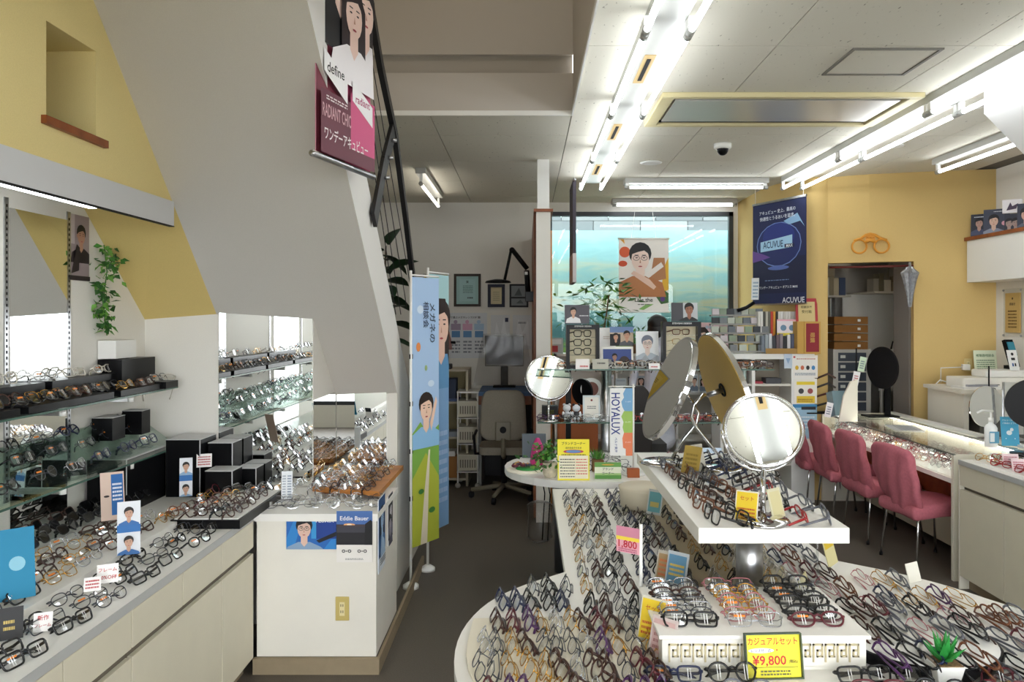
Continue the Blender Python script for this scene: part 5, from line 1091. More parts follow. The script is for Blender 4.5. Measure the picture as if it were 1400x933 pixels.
for s in (-1, 1): MB().rod((s * w_ * .25, 0, z1 - z0), (s * w_ * .15, 0, CZ - z0), .002, WHITE2, 4).build('string', t)
# narrow banner seen edge-on near the partition
x, y, z = P(780, 388, 6.9)
t = thing('hanging_banner', 'narrow dark banner seen nearly edge on beside the partition', 'banner', (x + .02, 6.9, z))
MB().box(-.014, .014, -.25, .25, 0, .88, hexm('3a3440')).build('sheet', t); MB().box(-.016, .016, -.26, .26, .0, .25, hexm('c8c4c4')).build('pale_end', t)
MB().rod((0, -.27, .885), (0, .27, .885), .014, STEEL).build('top_bar', t); MB().rod((0, -.27, .885), (0, -.27, CZ - z), .0015, WHITE2, 4).build('string', t)
# foliage plant before the window
t = thing('potted_plant', 'tall airy green plant standing before the back window', 'plant', (P(822, 0, 7.9)[0], 7.9, 0))
MB().lathe([(.10, 0), (.13, .25), (.12, .25)], (0, 0, 0), hexm('5a5048')).build('pot', t); MB().tube([(0, 0, .2), (.01, 0, 1.0), (.03, 0, 1.6), (.08, 0, 1.95)], .008, hexm('5a4a30'), 6).build('stem', t)
b = MB(); foliage(b, lambda r: ((r.gauss(.06, .22), r.gauss(0, .1), r.uniform(1.55, 2.1)), (r.uniform(-1, 1), r.uniform(-1, 1), r.uniform(-.6, .5))), 130, .13, .035, LM, random.Random(15)); q = b.build('foliage', t); q['kind'] = 'stuff'
for (px, Y, lb) in ((873, 6.9, 'low bushy green plant behind the mini banner'), (878, 8.0, 'green fern leaves before the window poster')):
    zb = .62 if Y < 7 else 1.331
    t = thing('potted_plant', lb, 'plant', (P(px, 0, Y)[0], Y if Y < 7 else 8.4, zb)); MB().lathe([(.05, 0), (.07, .1), (.06, .1)], (0, 0, 0), hexm('7a5a3c')).build('pot', t)
    b = MB(); foliage(b, lambda r: ((r.gauss(0, .06), r.gauss(0, .05), .1 + abs(r.gauss(0, .06))), (r.uniform(-1, 1), r.uniform(-1, 1), r.uniform(0, 1))), 160, .06, .02, LM, random.Random(16)); q = b.build('foliage', t); q['kind'] = 'stuff'
t = MB().box(P(868, 0, 6.9)[0] - .16, P(868, 0, 6.9)[0] + .25, 6.7, 7.1, 0, .618, hexm('2c2a28')).build('side_cabinet', None, (P(868, 0, 6.9)[0], 6.9, 0)); tag(t, 'dark low cabinet under the bushy plant', 'cabinet')
# orange leather chair backs
for k, (px, Y, w, ztop, lb) in enumerate(((790, 6.35, .34, 1.17, 'tan leather chair standing behind the lower glass shelf'), (868, 6.5, .30, 1.14, 'dark leather chair half hidden by the mini banner'))):
    t = thing('leather_chair', lb, 'chair', (P(px, 0, Y)[0], Y, 0)); m = ORANGE if k == 0 else hexm('2a2422')
    pts = [(-w/2, .5), (-w/2 * .98, .9), (-w/2 * .8, ztop - .05), (-w/2 * .5, ztop), (w/2 * .5, ztop), (w/2 * .8, ztop - .05), (w/2 * .98, .9), (w/2, .5)]
    b = MB(); n = len(pts); vs = [(p[0], 0, p[1]) for p in pts] + [(p[0], .06, p[1]) for p in pts]; b.add(vs, [tuple(range(n)), tuple(range(2 * n - 1, n - 1, -1))] + [(i, n + i, n + (i + 1) % n, (i + 1) % n) for i in range(n)], m); b.build('backrest', t, bevel=.015)
    MB().box(-w/2, w/2, .06, .46, .42, .5, m).build('seat', t, bevel=.02)
    for sx in (-1, 1):
        for yy in (.03, .43): MB().rod((sx * (w/2 - .03), yy, 0), (sx * (w/2 - .03), yy, .42), .014, BLACKM).build('leg', t)

# person seated behind the displays, seen from behind
def person():
    t = thing('person', 'person with short dark hair in a pale shirt, seen from behind between window displays', 'person', (P(899, 0, 7.6)[0], 7.6, 0))
    me = bpy.data.meshes.new('body'); J = [(0, 0, .50), (0, .0, .75), (0, .0, 1.05), (0, 0.0, 1.33), (0, 0.01, 1.44), (0, -.02, 1.55), (0, -.02, 1.68),
        (-.19, 0, 1.33), (-.25, -.02, 1.08), (-.20, -.22, .92), (.19, 0, 1.33), (.25, -.02, 1.08), (.20, -.22, .92),
        (-.10, 0, .50), (-.12, -.42, .52), (-.12, -.40, .08), (-.12, -.52, .04), (.10, 0, .50), (.12, -.42, .52), (.12, -.40, .08), (.12, -.52, .04)]
    E_ = [(0, 1), (1, 2), (2, 3), (3, 4), (4, 5), (5, 6), (3, 7), (7, 8), (8, 9), (3, 10), (10, 11), (11, 12), (0, 13), (13, 14), (14, 15), (15, 16), (0, 17), (17, 18), (18, 19), (19, 20)]
    RR = [.15, .14, .15, .13, .055, .085, .075, .07, .05, .035, .07, .05, .035, .10, .075, .05, .04, .10, .075, .05, .04]
    me.from_pydata(J, E_, []); o = bpy.data.objects.new('body', me); COL.objects.link(o); o.parent = t
    m = o.modifiers.new('skin', 'SKIN'); 
    for i, v in enumerate(me.skin_vertices[0].data): v.radius = (RR[i], RR[i] * .8); v.use_root = (i == 0)
    s = o.modifiers.new('sub', 'SUBSURF'); s.levels = 2; s.render_levels = 2
    me.materials.append(hexm('c4c8d4', .8)); o.rotation_euler = (0, 0, R(-25))
    b = MB(); b.ell((0, -.02, 1.61), (.078, .092, .11), hexm('c99c82', .6), 20, 14); b.ell((-.078, -.02, 1.60), (.014, .022, .032), hexm('c99c82', .6), 8, 6); b.ell((.078, -.02, 1.60), (.014, .022, .032), hexm('c99c82', .6), 8, 6); b.ell((0, -.115, 1.595), (.014, .02, .022), hexm('c99c82', .6), 8, 6)
    b.tube([(0, .0, 1.42), (0, -.01, 1.56)], .052, hexm('c99c82', .6), 12); h = b.build('head', t, (0, 0, 0), (0, 0, R(150)))
    for q in (-.03, .03): MB().ell((q, -.105, 1.62), (.012, .006, .007), hexm('20181a'), 8, 6).build('eye', h)
    MB().ell((0, -.105, 1.56), (.022, .006, .006), hexm('9a4a48'), 8, 6).build('mouth', h)
    MB().ell((0, .005, 1.655), (.098, .105, .095), mat('black_hair', '0f0e10', .5), 20, 14).ell((0, .045, 1.60), (.088, .065, .09), mat('black_hair'), 16, 12).build('hair', t, (0, 0, 0), (0, 0, R(150)))
    for s in (-1, 1):
        b = MB(); wpos = Vector((s * .20, -.22, .92)); b.ell(wpos + Vector((0, -.05, -.01)), (.04, .05, .014), hexm('c99c82', .6), 10, 8)
        for j, L in enumerate((.065, .075, .07, .055)): x = -.03 + .02 * j; b.tube([wpos + Vector((x, -.08, -.01)), wpos + Vector((x, -.08 - L * .6, -.015)), wpos + Vector((x, -.08 - L, -.03))], [.009, .008, .006], hexm('c99c82', .6), 6)
        b.tube([wpos + Vector((-s * .035, -.03, -.01)), wpos + Vector((-s * .065, -.07, -.02)), wpos + Vector((-s * .06, -.09, -.03))], [.011, .009, .007], hexm('c99c82', .6), 6)
        q = b.build('hand', t, (0, 0, 0), (0, 0, R(-25)))
    return t
person()
t = thing('stool', 'round stool under the person behind the displays', 'stool', (P(899, 0, 7.6)[0], 7.6, 0)); MB().lathe([(.17, .33), (.18, .36), (.17, .38)], (0, 0, 0), BLACKM).build('seat', t); MB().cyl((0, 0, 0), .03, .33, STEEL).build('post', t); MB().lathe([(.18, 0), (.18, .015), (.03, .03)], (0, 0, 0), STEEL).build('base', t)

# ================================================================ DESK CORNER (back left)
YB = 8.825
def wallframe(label, px0, px1, py0, py1, base, ops, fr, nm='wall_certificate', cat='certificate', Y=YB - .01):
    x0, _, z1 = P(px0, py0, Y); x1, _, z0 = P(px1, py1, Y)
    return card(nm, label, cat, x1 - x0, z1 - z0, ((x0 + x1) / 2, Y, z0), 0, base, ops, 0, .006, frame=fr)
wallframe('yellow certificate in a thin silver frame on the desk corner wall', 580, 612, 376, 422, 'd9b64a', [('r', .18, .1, .82, .88, 'dfc05c'), ('l', .28, .62, .8, .78, 3, '8a7030'), ('l', .45, .14, .75, .24, 1, '8a7030'), ('r', .6, .85, .95, .95, '5a5a3a')], ('b9bab8', .012))
wallframe('pale blue certificate in a dark brown frame on the desk corner wall', 624, 654, 378, 416, '9fc4c2', [('r', .14, .1, .86, .9, 'a9cccc'), ('l', .3, .4, .75, .7, 5, '6a8a8c'), ('l', .5, .2, .75, .3, 1, '3a4a4c'), ('t', '賞', .5, .8, .12, '3a4a4c')], ('33281f', .028))
wallframe('small cream certificate in a navy frame right of the blue one', 671, 686, 393, 416, 'd6caa2', [('l', .2, .2, .8, .8, 5, 'a9a080')], ('1c2238', .035))
wallframe('dark framed grey double photo beside the partition', 699, 720, 391, 418, '8c9396', [('r', 0, .36, 1, .44, '1c1e22'), ('p', [(.2, .5), (.5, .9), (.7, .5)], '5a6266'), ('p', [(.3, .1), (.6, .3), (.8, .1)], '5f676b')], ('1c1e24', .02), 'wall_photo', 'photo')
wallframe('large wall chart with five coloured columns on the desk corner wall', 578, 666, 428, 490, 'dcdfe2', [('t', '目的とシーンで選ぶメガネレンズの種類!', .55, .90, .7, '2a2c34')] + [q for k, c in enumerate(('8fb8bc', 'e0a8a4', 'a898b0', 'd8a8c4', 'a8c4dc')) for q in (('r', .08 + .18 * k, .62, .23 + .18 * k, .76, c), ('r', .09 + .18 * k, .46, .22 + .18 * k, .60, '5f8fc0'), ('e', .15 + .18 * k, .80, .03, .03, c), ('l', .09 + .18 * k, .12, .22 + .18 * k, .42, 4, '8a8f98'))], None, 'wall_chart', 'chart')
for k, (a, b_) in enumerate(((671, 697), (701, 727))): wallframe('%s white leaflet in a clear sleeve above the covered monitor' % ('left', 'right')[k], a, b_, 431, 456 + 22, 'dfe1e2', [('p', [(.1, .1), (.3, .8), (.5, .4), (.7, .9), (.9, .2)], 'eceef0'), ('r', .75, .8, .92, .92, '2a3050')] if k == 0 else [('p', [(.1, .2), (.3, .9), (.5, .5), (.8, .85), (.9, .1)], 'eceef0'), ('l', .3, .75, .7, .85, 1, '8a9098')], None, 'wall_leaflet', 'leaflet')
# desk with plastic covered monitor
dx0, dx1 = P(655, 0, 7.9)[0], .05
t = thing('desk', 'dark narrow desk with blue edge under the covered monitor', 'desk', ((dx0 + dx1) / 2, 8.1, 0)); w = dx1 - dx0
MB().box(-w/2, w/2, -.35, .4, .93, .97, hexm('4a6a94')).build('desk_top', t); MB().box(-w/2, w/2, -.34, -.32, .84, .93, WOOD).build('front_rail', t)
MB().box(-w/2, w/2, .3, .4, 0, .93, hexm('222226')).build('back_panel', t); MB().box(w/2 - .12, w/2, -.3, .3, 0, .93, BLACKM).build('side_cabinet', t); MB().box(-w/2, -w/2 + .03, -.3, .3, 0, .93, MGREY).build('leg_panel', t)
mx0, _, mz1 = P(663, 459, 8.3); mx1, _, mz0 = P(716, 501, 8.3)
t = thing('monitor', 'dark monitor under a clear plastic sheet on the desk', 'monitor', ((mx0 + mx1) / 2, 8.3, .97)); w = mx1 - mx0; h0 = mz0 - .97; h1 = mz1 - .97
MB().box(-w/2, w/2, 0, .05, h0, h1, mat('old_plastic', '5a574e', .5)).build('housing', t, bevel=.006); MB().box(-w/2 + .015, w/2 - .015, -.003, 0, h0 + .02, h1 - .015, mat('screen_dark', '1a1d24', .35)).build('screen', t)
MB().box(-.04, .04, .02, .06, .015, h0, BLACKM).build('stand', t); MB().box(-.12, .12, -.05, .12, 0, .015, BLACKM).build('base', t)
b = MB(); rnd = random.Random(2); vs = []; NX, NZ = 10, 10
for j in range(NZ + 1):
    for i in range(NX + 1):
        u, v_ = i / NX, j / NZ; fl_ = .10 * (1 - v_); vs.append((-(w/2 + .02 + fl_) + u * (w + .04 + 2 * fl_), -.03 - .10 * (1 - v_) ** 2 + rnd.uniform(-.012, .012), .03 + v_ * (h1 - .01)))
b.add(vs, [(j * (NX + 1) + i, j * (NX + 1) + i + 1, (j + 1) * (NX + 1) + i + 1, (j + 1) * (NX + 1) + i) for j in range(NZ) for i in range(NX)], PLASTICBAG, True); b.build('plastic_cover', t)
t = MB().cbox((P(707, 0, 7.75)[0], 7.76, .80), (.16, .04, .10), hexm('b89a34')).build('paper_tag', None, (P(707, 0, 7.75)[0], 7.75, .75)); tag(t, 'yellow tag hanging from the desk front', 'tag')
# office chair
cx_, cy_ = P(688, 0, 7.15)[0], 7.15
t = thing('office_chair', 'beige grey swivel office chair with a tall back facing the desk', 'chair', (cx_, cy_, 0)); GF = mat('chair_fabric', '8f887a', .85, nscale=80, namt=.06); GPL = mat('chair_plastic', '77705f', .5)
def rrect(w, h, r, n=5):
    o = []
    for (sx, sy, a0) in ((1, -1, -90), (1, 1, 0), (-1, 1, 90), (-1, -1, 180)):
        for k in range(n + 1): a = R(a0 + 90 * k / n); o.append((sx * (w / 2 - r) + r * math.cos(a), sy * (h / 2 - r) + r * math.sin(a)))
    return o
zc = (P(0, 534, cy_)[2] + P(0, 602, cy_)[2]) / 2; hh = P(0, 534, cy_)[2] - P(0, 602, cy_)[2]
pr = rrect(.42, hh, .09); n = len(pr)
b = MB(); lay = []
for s, y in ((.92, -.045), (1, -.03), (1, .01), (.94, .035)): lay += [(p[0] * s * (1 + .12 * (-p[1]) / hh), y + .05 * (p[0] / .21) ** 2, zc + p[1] * s) for p in pr]
b.add(lay, [tuple(range(n - 1, -1, -1)), tuple(range(3 * n, 4 * n))] + [(l * n + i, l * n + (i + 1) % n, (l + 1) * n + (i + 1) % n, (l + 1) * n + i) for l in range(3) for i in range(n)], GF, True); b.build('backrest', t)
b = MB(); disc(b, (0, -.05, zc - hh * .28), (0, 1, 0), .03, .03, BLACKM, 20); b.build('tilt_knob', t)
MB().box(-.07, .07, -.048, -.03, zc - hh / 2, zc - hh * .12, GPL).build('back_plate', t, bevel=.008)
b = MB(); b.X = Matrix.Translation((0, .27, 0)); b.prism(rrect(.46, .44, .08), .43, .50, GF); b.build('seat', t, bevel=.015)
MB().tube([(0, -.04, zc - hh / 2 + .02), (0, -.05, .46), (0, .10, .42)], .022, GPL, 8, flat=1.6).build('back_bracket', t)
for s in (-1, 1): MB().tube([(s * .10, .2, .42), (s * .27, .15, .43), (s * .28, .12, .60), (s * .27, .34, .62)], .014, BLACKM, 8).build('armrest', t)
MB().cyl((0, .22, .08), .028, .34, BLACKM, 14).build('column', t)
for k in range(5):
    a = R(90 + 72 * k + 20); e_ = Vector((.31 * math.cos(a), .22 + .31 * math.sin(a), .075)); l = MB().tube([(0, .22, .12), e_], [.026, .018], GPL, 8).build('base_arm', t)
    MB().cyl(e_ + Vector((0, -.012, -.047)), .0, .0, BLACKM, 3) ; b = MB(); disc(b, e_ + Vector((0, 0, -.045)), (math.sin(a), -math.cos(a), 0), .03, .03, BLACKM, 14); b.build('castor', l)
# rolling basket rack
t = thing('basket_trolley', 'white wire trolley with three baskets beside the office chair', 'trolley', (P(641, 0, 7.9)[0], 7.9, 0))
for sx in (-1, 1):
    for sy in (-1, 1):
        MB().rod((sx * .10, sy * .15, .05), (sx * .10, sy * .15, .97), .008, WHITE2).build('post', t); MB().ell((sx * .10, sy * .15, .03), .028, hexm('b9b7b0'), 10, 8).build('castor', t)
MB().box(-.11, .11, -.16, .16, .96, .975, WHITE2).build('top_shelf', t)
for z in (.18, .46, .72):
    MB().box(-.11, .11, -.16, .16, z - .02, z - .012, WHITE2).build('shelf_bar', t)
    k = MB().box(-.085, .085, -.14, .14, z, z + .006, hexm('d0cbbb')).box(-.095, .095, -.155, -.15, z, z + .15, hexm('c9c3b0')).box(-.095, -.09, -.15, .15, z, z + .15, hexm('c9c3b0')).box(.09, .095, -.15, .15, z, z + .15, hexm('c9c3b0')).box(-.095, .095, .15, .155, z, z + .15, hexm('c9c3b0')).build('basket', t)
    sl = MB()
    for i in range(7): sl.box(-.078 + i * .024, -.066 + i * .024, -.1565, -.1548, z + .03, z + .11, hexm('6e695c'))
    q = sl.build('basket_slots', k); q['kind'] = 'stuff'
    MB().box(-.10, .10, -.16, .16, z + .15, z + .158, hexm('d8d3c4')).build('basket_rim', k)
# white shelf with blue binders
x0, x1 = P(592, 0, 7.9)[0], P(629, 0, 7.9)[0]
t = thing('open_shelf', 'cream open shelf with blue files behind the flags', 'shelf', ((x0 + x1) / 2, 8.0, 0)); w = x1 - x0 + .15; SHC = hexm('c8bfa8')
zt = P(0, 505, 7.9)[2]
for z in (.08, .50, .86, zt): MB().box(-w/2, w/2, -.15, .3, z - .02, z, SHC).build('shelf_board', t)
for s in (-1, 1): MB().box(s * w/2 - .012, s * w/2 + .012, -.15, .3, 0, zt, SHC).build('side_panel', t)
MB().box(-w/2, w/2, .3, .31, 0, zt, hexm('b0a47a')).build('back_panel', t)
for k, (z, h, c, d, lb) in enumerate(((.86, .20, '26324a', .16, 'navy blue case on the upper shelf of the cream rack'), (.86, .03, '4a5a80', .22, 'flat blue file under the navy case on the cream rack'), (.50, .05, '8f98a4', .22, 'grey files on the middle shelf of the cream rack'), (.08, .22, 'a8743a', .20, 'brown cardboard box on the bottom shelf of the cream rack'), (.30, .05, 'e6e4de', .14, 'white carton on top of the brown cardboard box'))):
    q = MB().cbox(((x0 + x1) / 2 + .02, 7.98, z + h / 2 + (.031 if k == 0 else 0)), (d, .2, h), hexm(c)).build('storage_box', None, ((x0 + x1) / 2, 7.98, z)); tag(q, lb, 'box')
t = thing('lens_meter', 'dark grey optical instrument with a pink cloth over it on the cream rack', 'instrument', (P(607, 0, 7.95)[0], 7.95, zt))
MB().box(-.08, .08, -.08, .08, 0, .05, hexm('3a3a3a')).build('base', t, bevel=.006); MB().tube([(0, 0, .05), (-.01, .02, .22), (0, 0, .34)], .032, hexm('34363a'), 10).build('column', t); MB().rod((0, 0, .28), (.12, -.02, .27), .014, BLACKM).build('eyepiece', t)
b = MB(); b.lathe([(.085, .20), (.075, .30), (.045, .42), (.012, .45)], (0, 0, 0), hexm('c08f88', .9), 14); b.build('cloth', t)
# desk lamp arm on the partition
t = thing('clamp_lamp', 'black articulated magnifier lamp clamped to the partition', 'lamp', P(727, 405, 7.0))
base = Vector(t.location)
def rel(x, y, Y=7.0): return Vector(P(x, y, Y)) - base
MB().box(-.06, .03, -.04, .04, -.05, .04, BLACK).build('clamp', t, bevel=.004)
MB().tube([rel(722, 400), rel(720, 370)], .026, BLACK, 10).build('lower_tube', t); MB().tube([rel(721, 368), rel(700, 341)], .022, BLACK, 10).build('upper_arm', t); MB().tube([rel(699, 341), rel(690, 383)], .014, BLACK, 8).build('front_arm', t)
b = MB(); b.ell(rel(700, 342), .026, BLACK, 10, 8); b.build('elbow', t); b = MB(); b.lathe([(.12, 0), (.11, .018), (.03, .035)], rel(681, 387), BLACK, 24); b.build('lamp_head', t)
b = MB(); b.box(rel(0, 0)[0] * 0 + rel(719, 0)[0] - .01, rel(719, 0)[0] + .016, -.03, -.027, rel(0, 376)[2], rel(0, 372)[2], WHITE2); b.build('white_label', t)
# waste bin bag at table foot
t = thing('plastic_bag', 'crumpled clear plastic bag on the floor beside the oval table leg', 'bag', (P(738, 0, 5.9)[0], 5.9, 0))
b = MB(); b.lathe([(.06, 0.005), (.10, .04), (.09, .2), (.10, .28), (.07, .3)], (0, 0, 0), PLASTICBAG, 14); b.build('bag_body', t)
for k, (a, c) in enumerate(((.02, .05), (.06, .0))): MB().tube([(a, c, .0), (a + .02, c + .03, .35), (a - .03, c, .6), (a, c + .02, .72)], .005, BLACKM, 6).build('cable', t)

# ================================================================ OCHRE WALL AND WHITE CABINET (back right)
# blue hanging poster
A = Vector((2.275, 7.75, 0)); B_ = Vector((2.575, 7.1, 0)); wv = B_ - A; wl = wv.length
t = card('hanging_poster', 'dark blue hanging poster of a glowing contact lens on the ochre wall', 'poster', wl, .98, ((A.x + B_.x) / 2, (A.y + B_.y) / 2, 1.855), math.atan2(wv.y, wv.x), '16204a',
     [('r', 0, 0, 1, 1, '182250'), ('r', 0, .1, 1, .45, '131a40'), ('e', .5, .58, .42, .30 , '6f88c8'), ('e', .5, .58, .405, .287, '1d2a66'), ('e', .5, .66, .30, .18, '243480'), ('e', .5, .35, .2, .03, '5a70b8'), ('p', [(0, .54), (.2, .50), (.35, .46), (.2, .44), (0, .42)], '6a4a9a'), ('p', [(.6, .8), (.85, .86), (.98, .72), (.9, .78), (.7, .76)], '8fb8dc'), ('p', [(.16, .52), (.16, .62), (.76, .66), (.76, .54)], 'a9d4f0'), ('t', 'ACUVUE', .4, .585, .38, '1a3a6a', 1.3), ('r', .62, .54, .8, .575, '16204a'), ('t', 'MAX', .71, .557, .12, 'f0f4fa'),
      ('t', 'アキュビュー 史上、最高の', .48, .91, .68, 'dfe6f4'), ('t', '快適性とうるおいを追求。', .48, .85, .66, 'dfe6f4'), ('l', .25, .225, .7, .24, 1, '7f98c8'), ('t', 'ワンデー アキュビュー オアシス MAX', .5, .16, .72, 'eef2fa'), ('t', 'ACUVUE', .78, .03, .4, 'eef2fa')], 0, .004)
MB().box(-wl/2, wl/2, -.008, .010, .98, 1.0, STEEL).build('top_bar', t); MB().box(-wl/2, wl/2, -.008, .010, -.015, 0.0, STEEL).build('bottom_bar', t)
for s in (-1, 1): MB().rod((s * wl * .45, 0, .99), (s * wl * .45, 0, CZ - 1.855), .002, WHITE2, 4).build('string', t)
# orange spectacles ornament
xo, yo_ = P(1191, 0, 7.04)[0], 7.02
t = thing('spectacles_ornament', 'orange oversized spectacles ornament above the doorway', 'ornament', (xo, 7.055, P(0, 346, 7.04)[2])); om = mat('orange_ornament', 'd8922a', .5); rzo = R(-14)
t.rotation_euler = (0, 0, rzo)
for s in (-1, 1):
    b = MB(); b.tube([(s * .095 + .062 * math.cos(2 * math.pi * k / 28), 0, .062 + .062 * math.sin(2 * math.pi * k / 28)) for k in range(28)], .010, om, 6, True); b.build('ring', t)
b = MB(); b.tube([(-.14, 0, .115), (-.08, 0, .135), (-.04, 0, .165), (0, 0, .175), (.04, 0, .165), (.08, 0, .135), (.14, 0, .115)], .013, om, 6); b.tube([(-.045, 0, .10), (0, 0, .12), (.045, 0, .10)], .016, om, 6); b.box(-.04, .04, -.006, .006, .11, .17, om); b.build('brow', t)
for k in range(3): MB().ell((-.025 + .025 * k, -.008, .145), .010, om, 8, 6).build('flower_relief', t)
# white cabinet with shop goods
CX0, CX1, CY = P(985, 0, 7.15)[0], P(1121, 0, 7.15)[0] - .05, 7.15; CT = P(0, 484, CY)[2]
t = thing('white_cabinet', 'white open shelf cabinet before the curved ochre wall', 'cabinet', (CX0, CY, 0)); w = CX1 - CX0
MB().box(0, w, 0, .36, CT - .05, CT, WHITE2).build('top_board', t)
dv = [0, P(1028, 0, CY)[0] - CX0, P(1082, 0, CY)[0] - CX0]
for d in dv: MB().box(d, d + .03, 0, .36, 0, CT - .05, WHITE2).build('divider', t)
MB().box(dv[2] + .03, w, 0, .36, 0, CT - .05, WHITE2).build('end_block', t)
MB().box(0, dv[2], .34, .36, 0, CT - .05, hexm('9a9080')).build('back_panel', t)
for i in (0, 1):
    for z in (.08, .36, .62, P(0, 524, CY)[2] - .01): MB().box(dv[i] + .03, dv[i + 1], .02, .34, z - .02, z, hexm('d9d5cc')).build('shelf_board', t)
zsh = P(0, 524, CY)[2] - .01
for k, (px, w_, h_, c, z, lb) in enumerate(((1038, .10, .02, 'a83a4a', zsh, 'red flat packet on the cabinet shelf'), (1060, .14, .05, '4a4a50', zsh, 'dark grey packets on the cabinet shelf'), (1016, .08, .12, 'e6e6e6', zsh, 'white carton in the left cabinet bay'), (1018, .07, .03, 'c02c34', zsh + .121, 'red lid on the white carton in the left bay'), (1070, .16, .03, 'b04a80', .62, 'magenta packets low in the cabinet'), (1010, .12, .03, 'c05a80', .62, 'pink packets in the left cabinet bay'), (1045, .2, .06, '8a4a50', .36, 'maroon box near the bottom of the cabinet'))):
    x = P(px, 0, CY)[0]; q = MB().cbox((x, CY + .12, z + h_ / 2), (w_, .14, h_), hexm(c)).build('goods_packet', None, (x, CY + .12, z)); tag(q, lb, 'packet')
photo('instruction poster with small figures on the white cabinet end', 1084, 1118, 486, 517, CY - .004, None, 'f2efe9', [('r', .02, .88, .1, .96, 'b83040'), ('l', .15, .82, .9, .9, 1, 'b86a5a'), ('e', .16, .45, .07, .09, 'd8b02e'), ('e', .38, .45, .07, .09, 'c86a4a'), ('e', .60, .45, .07, .09, '2a2a2e'), ('e', .82, .45, .07, .09, '4a8ac0'), ('l', .08, .12, .9, .25, 2, '7a8aa0')], 0, 0)
photo('yellow and white instruction poster below the figures poster', 1086, 1117, 518, 552, CY - .004, None, 'f2efe6', [('r', .1, .75, .9, .88, 'ead23a'), ('e', .3, .5, .12, .12, '3a3a40'), ('e', .7, .5, .12, .12, '9a4a4a'), ('r', .1, .02, .9, .3, 'e8c83a'), ('l', .15, .08, .8, .22, 2, '8a5a20')], 0, 0)
photo('light blue poster at the foot of the cabinet end', 1084, 1117, 553, 600, CY - .004, None, '9cc4dc', [('r', 0, .9, 1, 1, '3f8fc4'), ('r', .35, .84, .95, .93, '22282e'), ('l', .1, .3, .9, .7, 4, 'd8e8f2')], 0, 0)
photo('small pale blue leaflet on the cabinet beside the figures poster', 1072, 1083, 484, 504, CY - .006, None, 'c4d2e2', [('p', [(.2, .7), (.8, .7), (.5, .3)], '8aa6c8')], 0, 0)
# case rack
t = thing('case_rack', 'stepped grey rack filled with small lens cases on the white cabinet', 'rack', (P(1012, 0, 7.3)[0], 7.22, CT))
for k in range(5):
    z = .02 + .085 * k; y = .05 * k; ww = .62 - .03 * k
    sh = MB().box(-ww/2, ww/2, y, y + .05, z - .012, z, DGREY).box(-ww/2, ww/2, y - .004, y, z - .012, z + .006, MGREY).build('tier', t)
    for j in range(7):
        cc = ['8a9a84', '6a7078', 'b9c0b4', '3a3e44', 'c8c0c4', '9aa08a', '787c80'][(j * 3 + k) % 7]; x = -ww/2 + .03 + j * (ww - .06) / 6.3
        MB().cbox((x + .02, y + .020, z + .032), (.066, .03, .062), hexm(cc)).build('case_item', sh)
# standing packets
rnd = random.Random(31); px = 1036
for k in range(15):
    Y = 7.38; c = ['d8d6cc', 'e6e4de', '4a4a44', 'b8b6a8', '6a685c', 'c8442e', 'd89a3a', '2f2f2c', 'dcd9d0', 'e8e6e2', 'd2cfc6', 'dedbd4', 'e4e2dc', 'ccc8be', 'e8e6e0'][k]; x = P(px + 3.4 * k, 0, Y)[0]
    q = MB().cbox((x, Y, CT + .27), (.021, .10, .25), hexm(c)).build('blister_packet', None, (x, Y, CT + .145)); tag(q, 'narrow upright packet, %s from left in the row above the white cabinet' % ORD[k], 'packet', 'upright packets above the cabinet')
q = MB().box(P(1033, 0, 7.38)[0], P(1088, 0, 7.38)[0] + .01, 7.32, 7.45, CT, CT + .14, hexm('5a4a24')).build('packet_stand', None, (2.3, 7.38, CT)); tag(q, 'dark olive stand carrying the upright packets', 'stand')
for k in range(9):
    x = P(1042 + 5 * k, 0, 7.24)[0]; c = ['7a8490', '9aa4aa', 'c8ccd0', '3a3c44', '6a5a60', '8a8088', '2a2a30', 'd8d8dc', '56607a'][k]
    q = MB().cbox((x, 7.24, CT + .09), (.028, .06, .15 + .02 * (k % 3)), hexm(c)).build('lens_case', None, (x, 7.24, CT)); tag(q, 'small upright case, %s from left in front of the packet stand' % ORD[k], 'case', 'small cases before the packet stand')
t = thing('carton_tray', 'open brown cardboard tray on the right of the white cabinet top', 'box', (P(1075, 0, 7.17)[0], 7.17, CT)); KB = hexm('a5824c', .8)
MB().box(-.20, .16, -.03, -.025, 0, .05, KB).build('front_panel', t); MB().box(-.20, .16, .10, .105, 0, .16, KB).build('back_panel', t); b = MB(); b.prismx([(-.03, 0), (.10, 0), (.10, .2), (-.03, .1)], .155, .16, KB); b.build('side_panel', t)
card('card_sheet', '', '', .20, .16, (.04, .08, .16), 0, 'eae2ea', [('e', .3, .5, .14, .14, '6a8aa8'), ('e', .7, .5, .14, .14, '6a8aa8'), ('r', 0, 0, 1, .2, 'e6d44a'), ('r', 0, .9, 1, 1, 'e8b0c0')], 0, .003, parent=t)
q = MB().cbox((P(1102, 0, 7.2)[0] - .04, 7.2, CT + .15), (.13, .14, .30), hexm('c49a4a')).build('gift_box', None, (P(1102, 0, 7.2)[0], 7.2, CT)); tag(q, 'gold gift box left of its red panel on the cabinet', 'box')
x_ = P(1115, 0, 7.1)[0]; card('gift_box', 'upright gift box with a dark red front on the cabinet end', 'box', .15, .30, (x_ - .02, 7.12, CT), 0, 'c49a4a', [('r', .1, .06, .9, .94, '8c1c2a'), ('t', '眼鏡', .5, .5, .3, 'c8a050', 1, -90)], 0, .05)
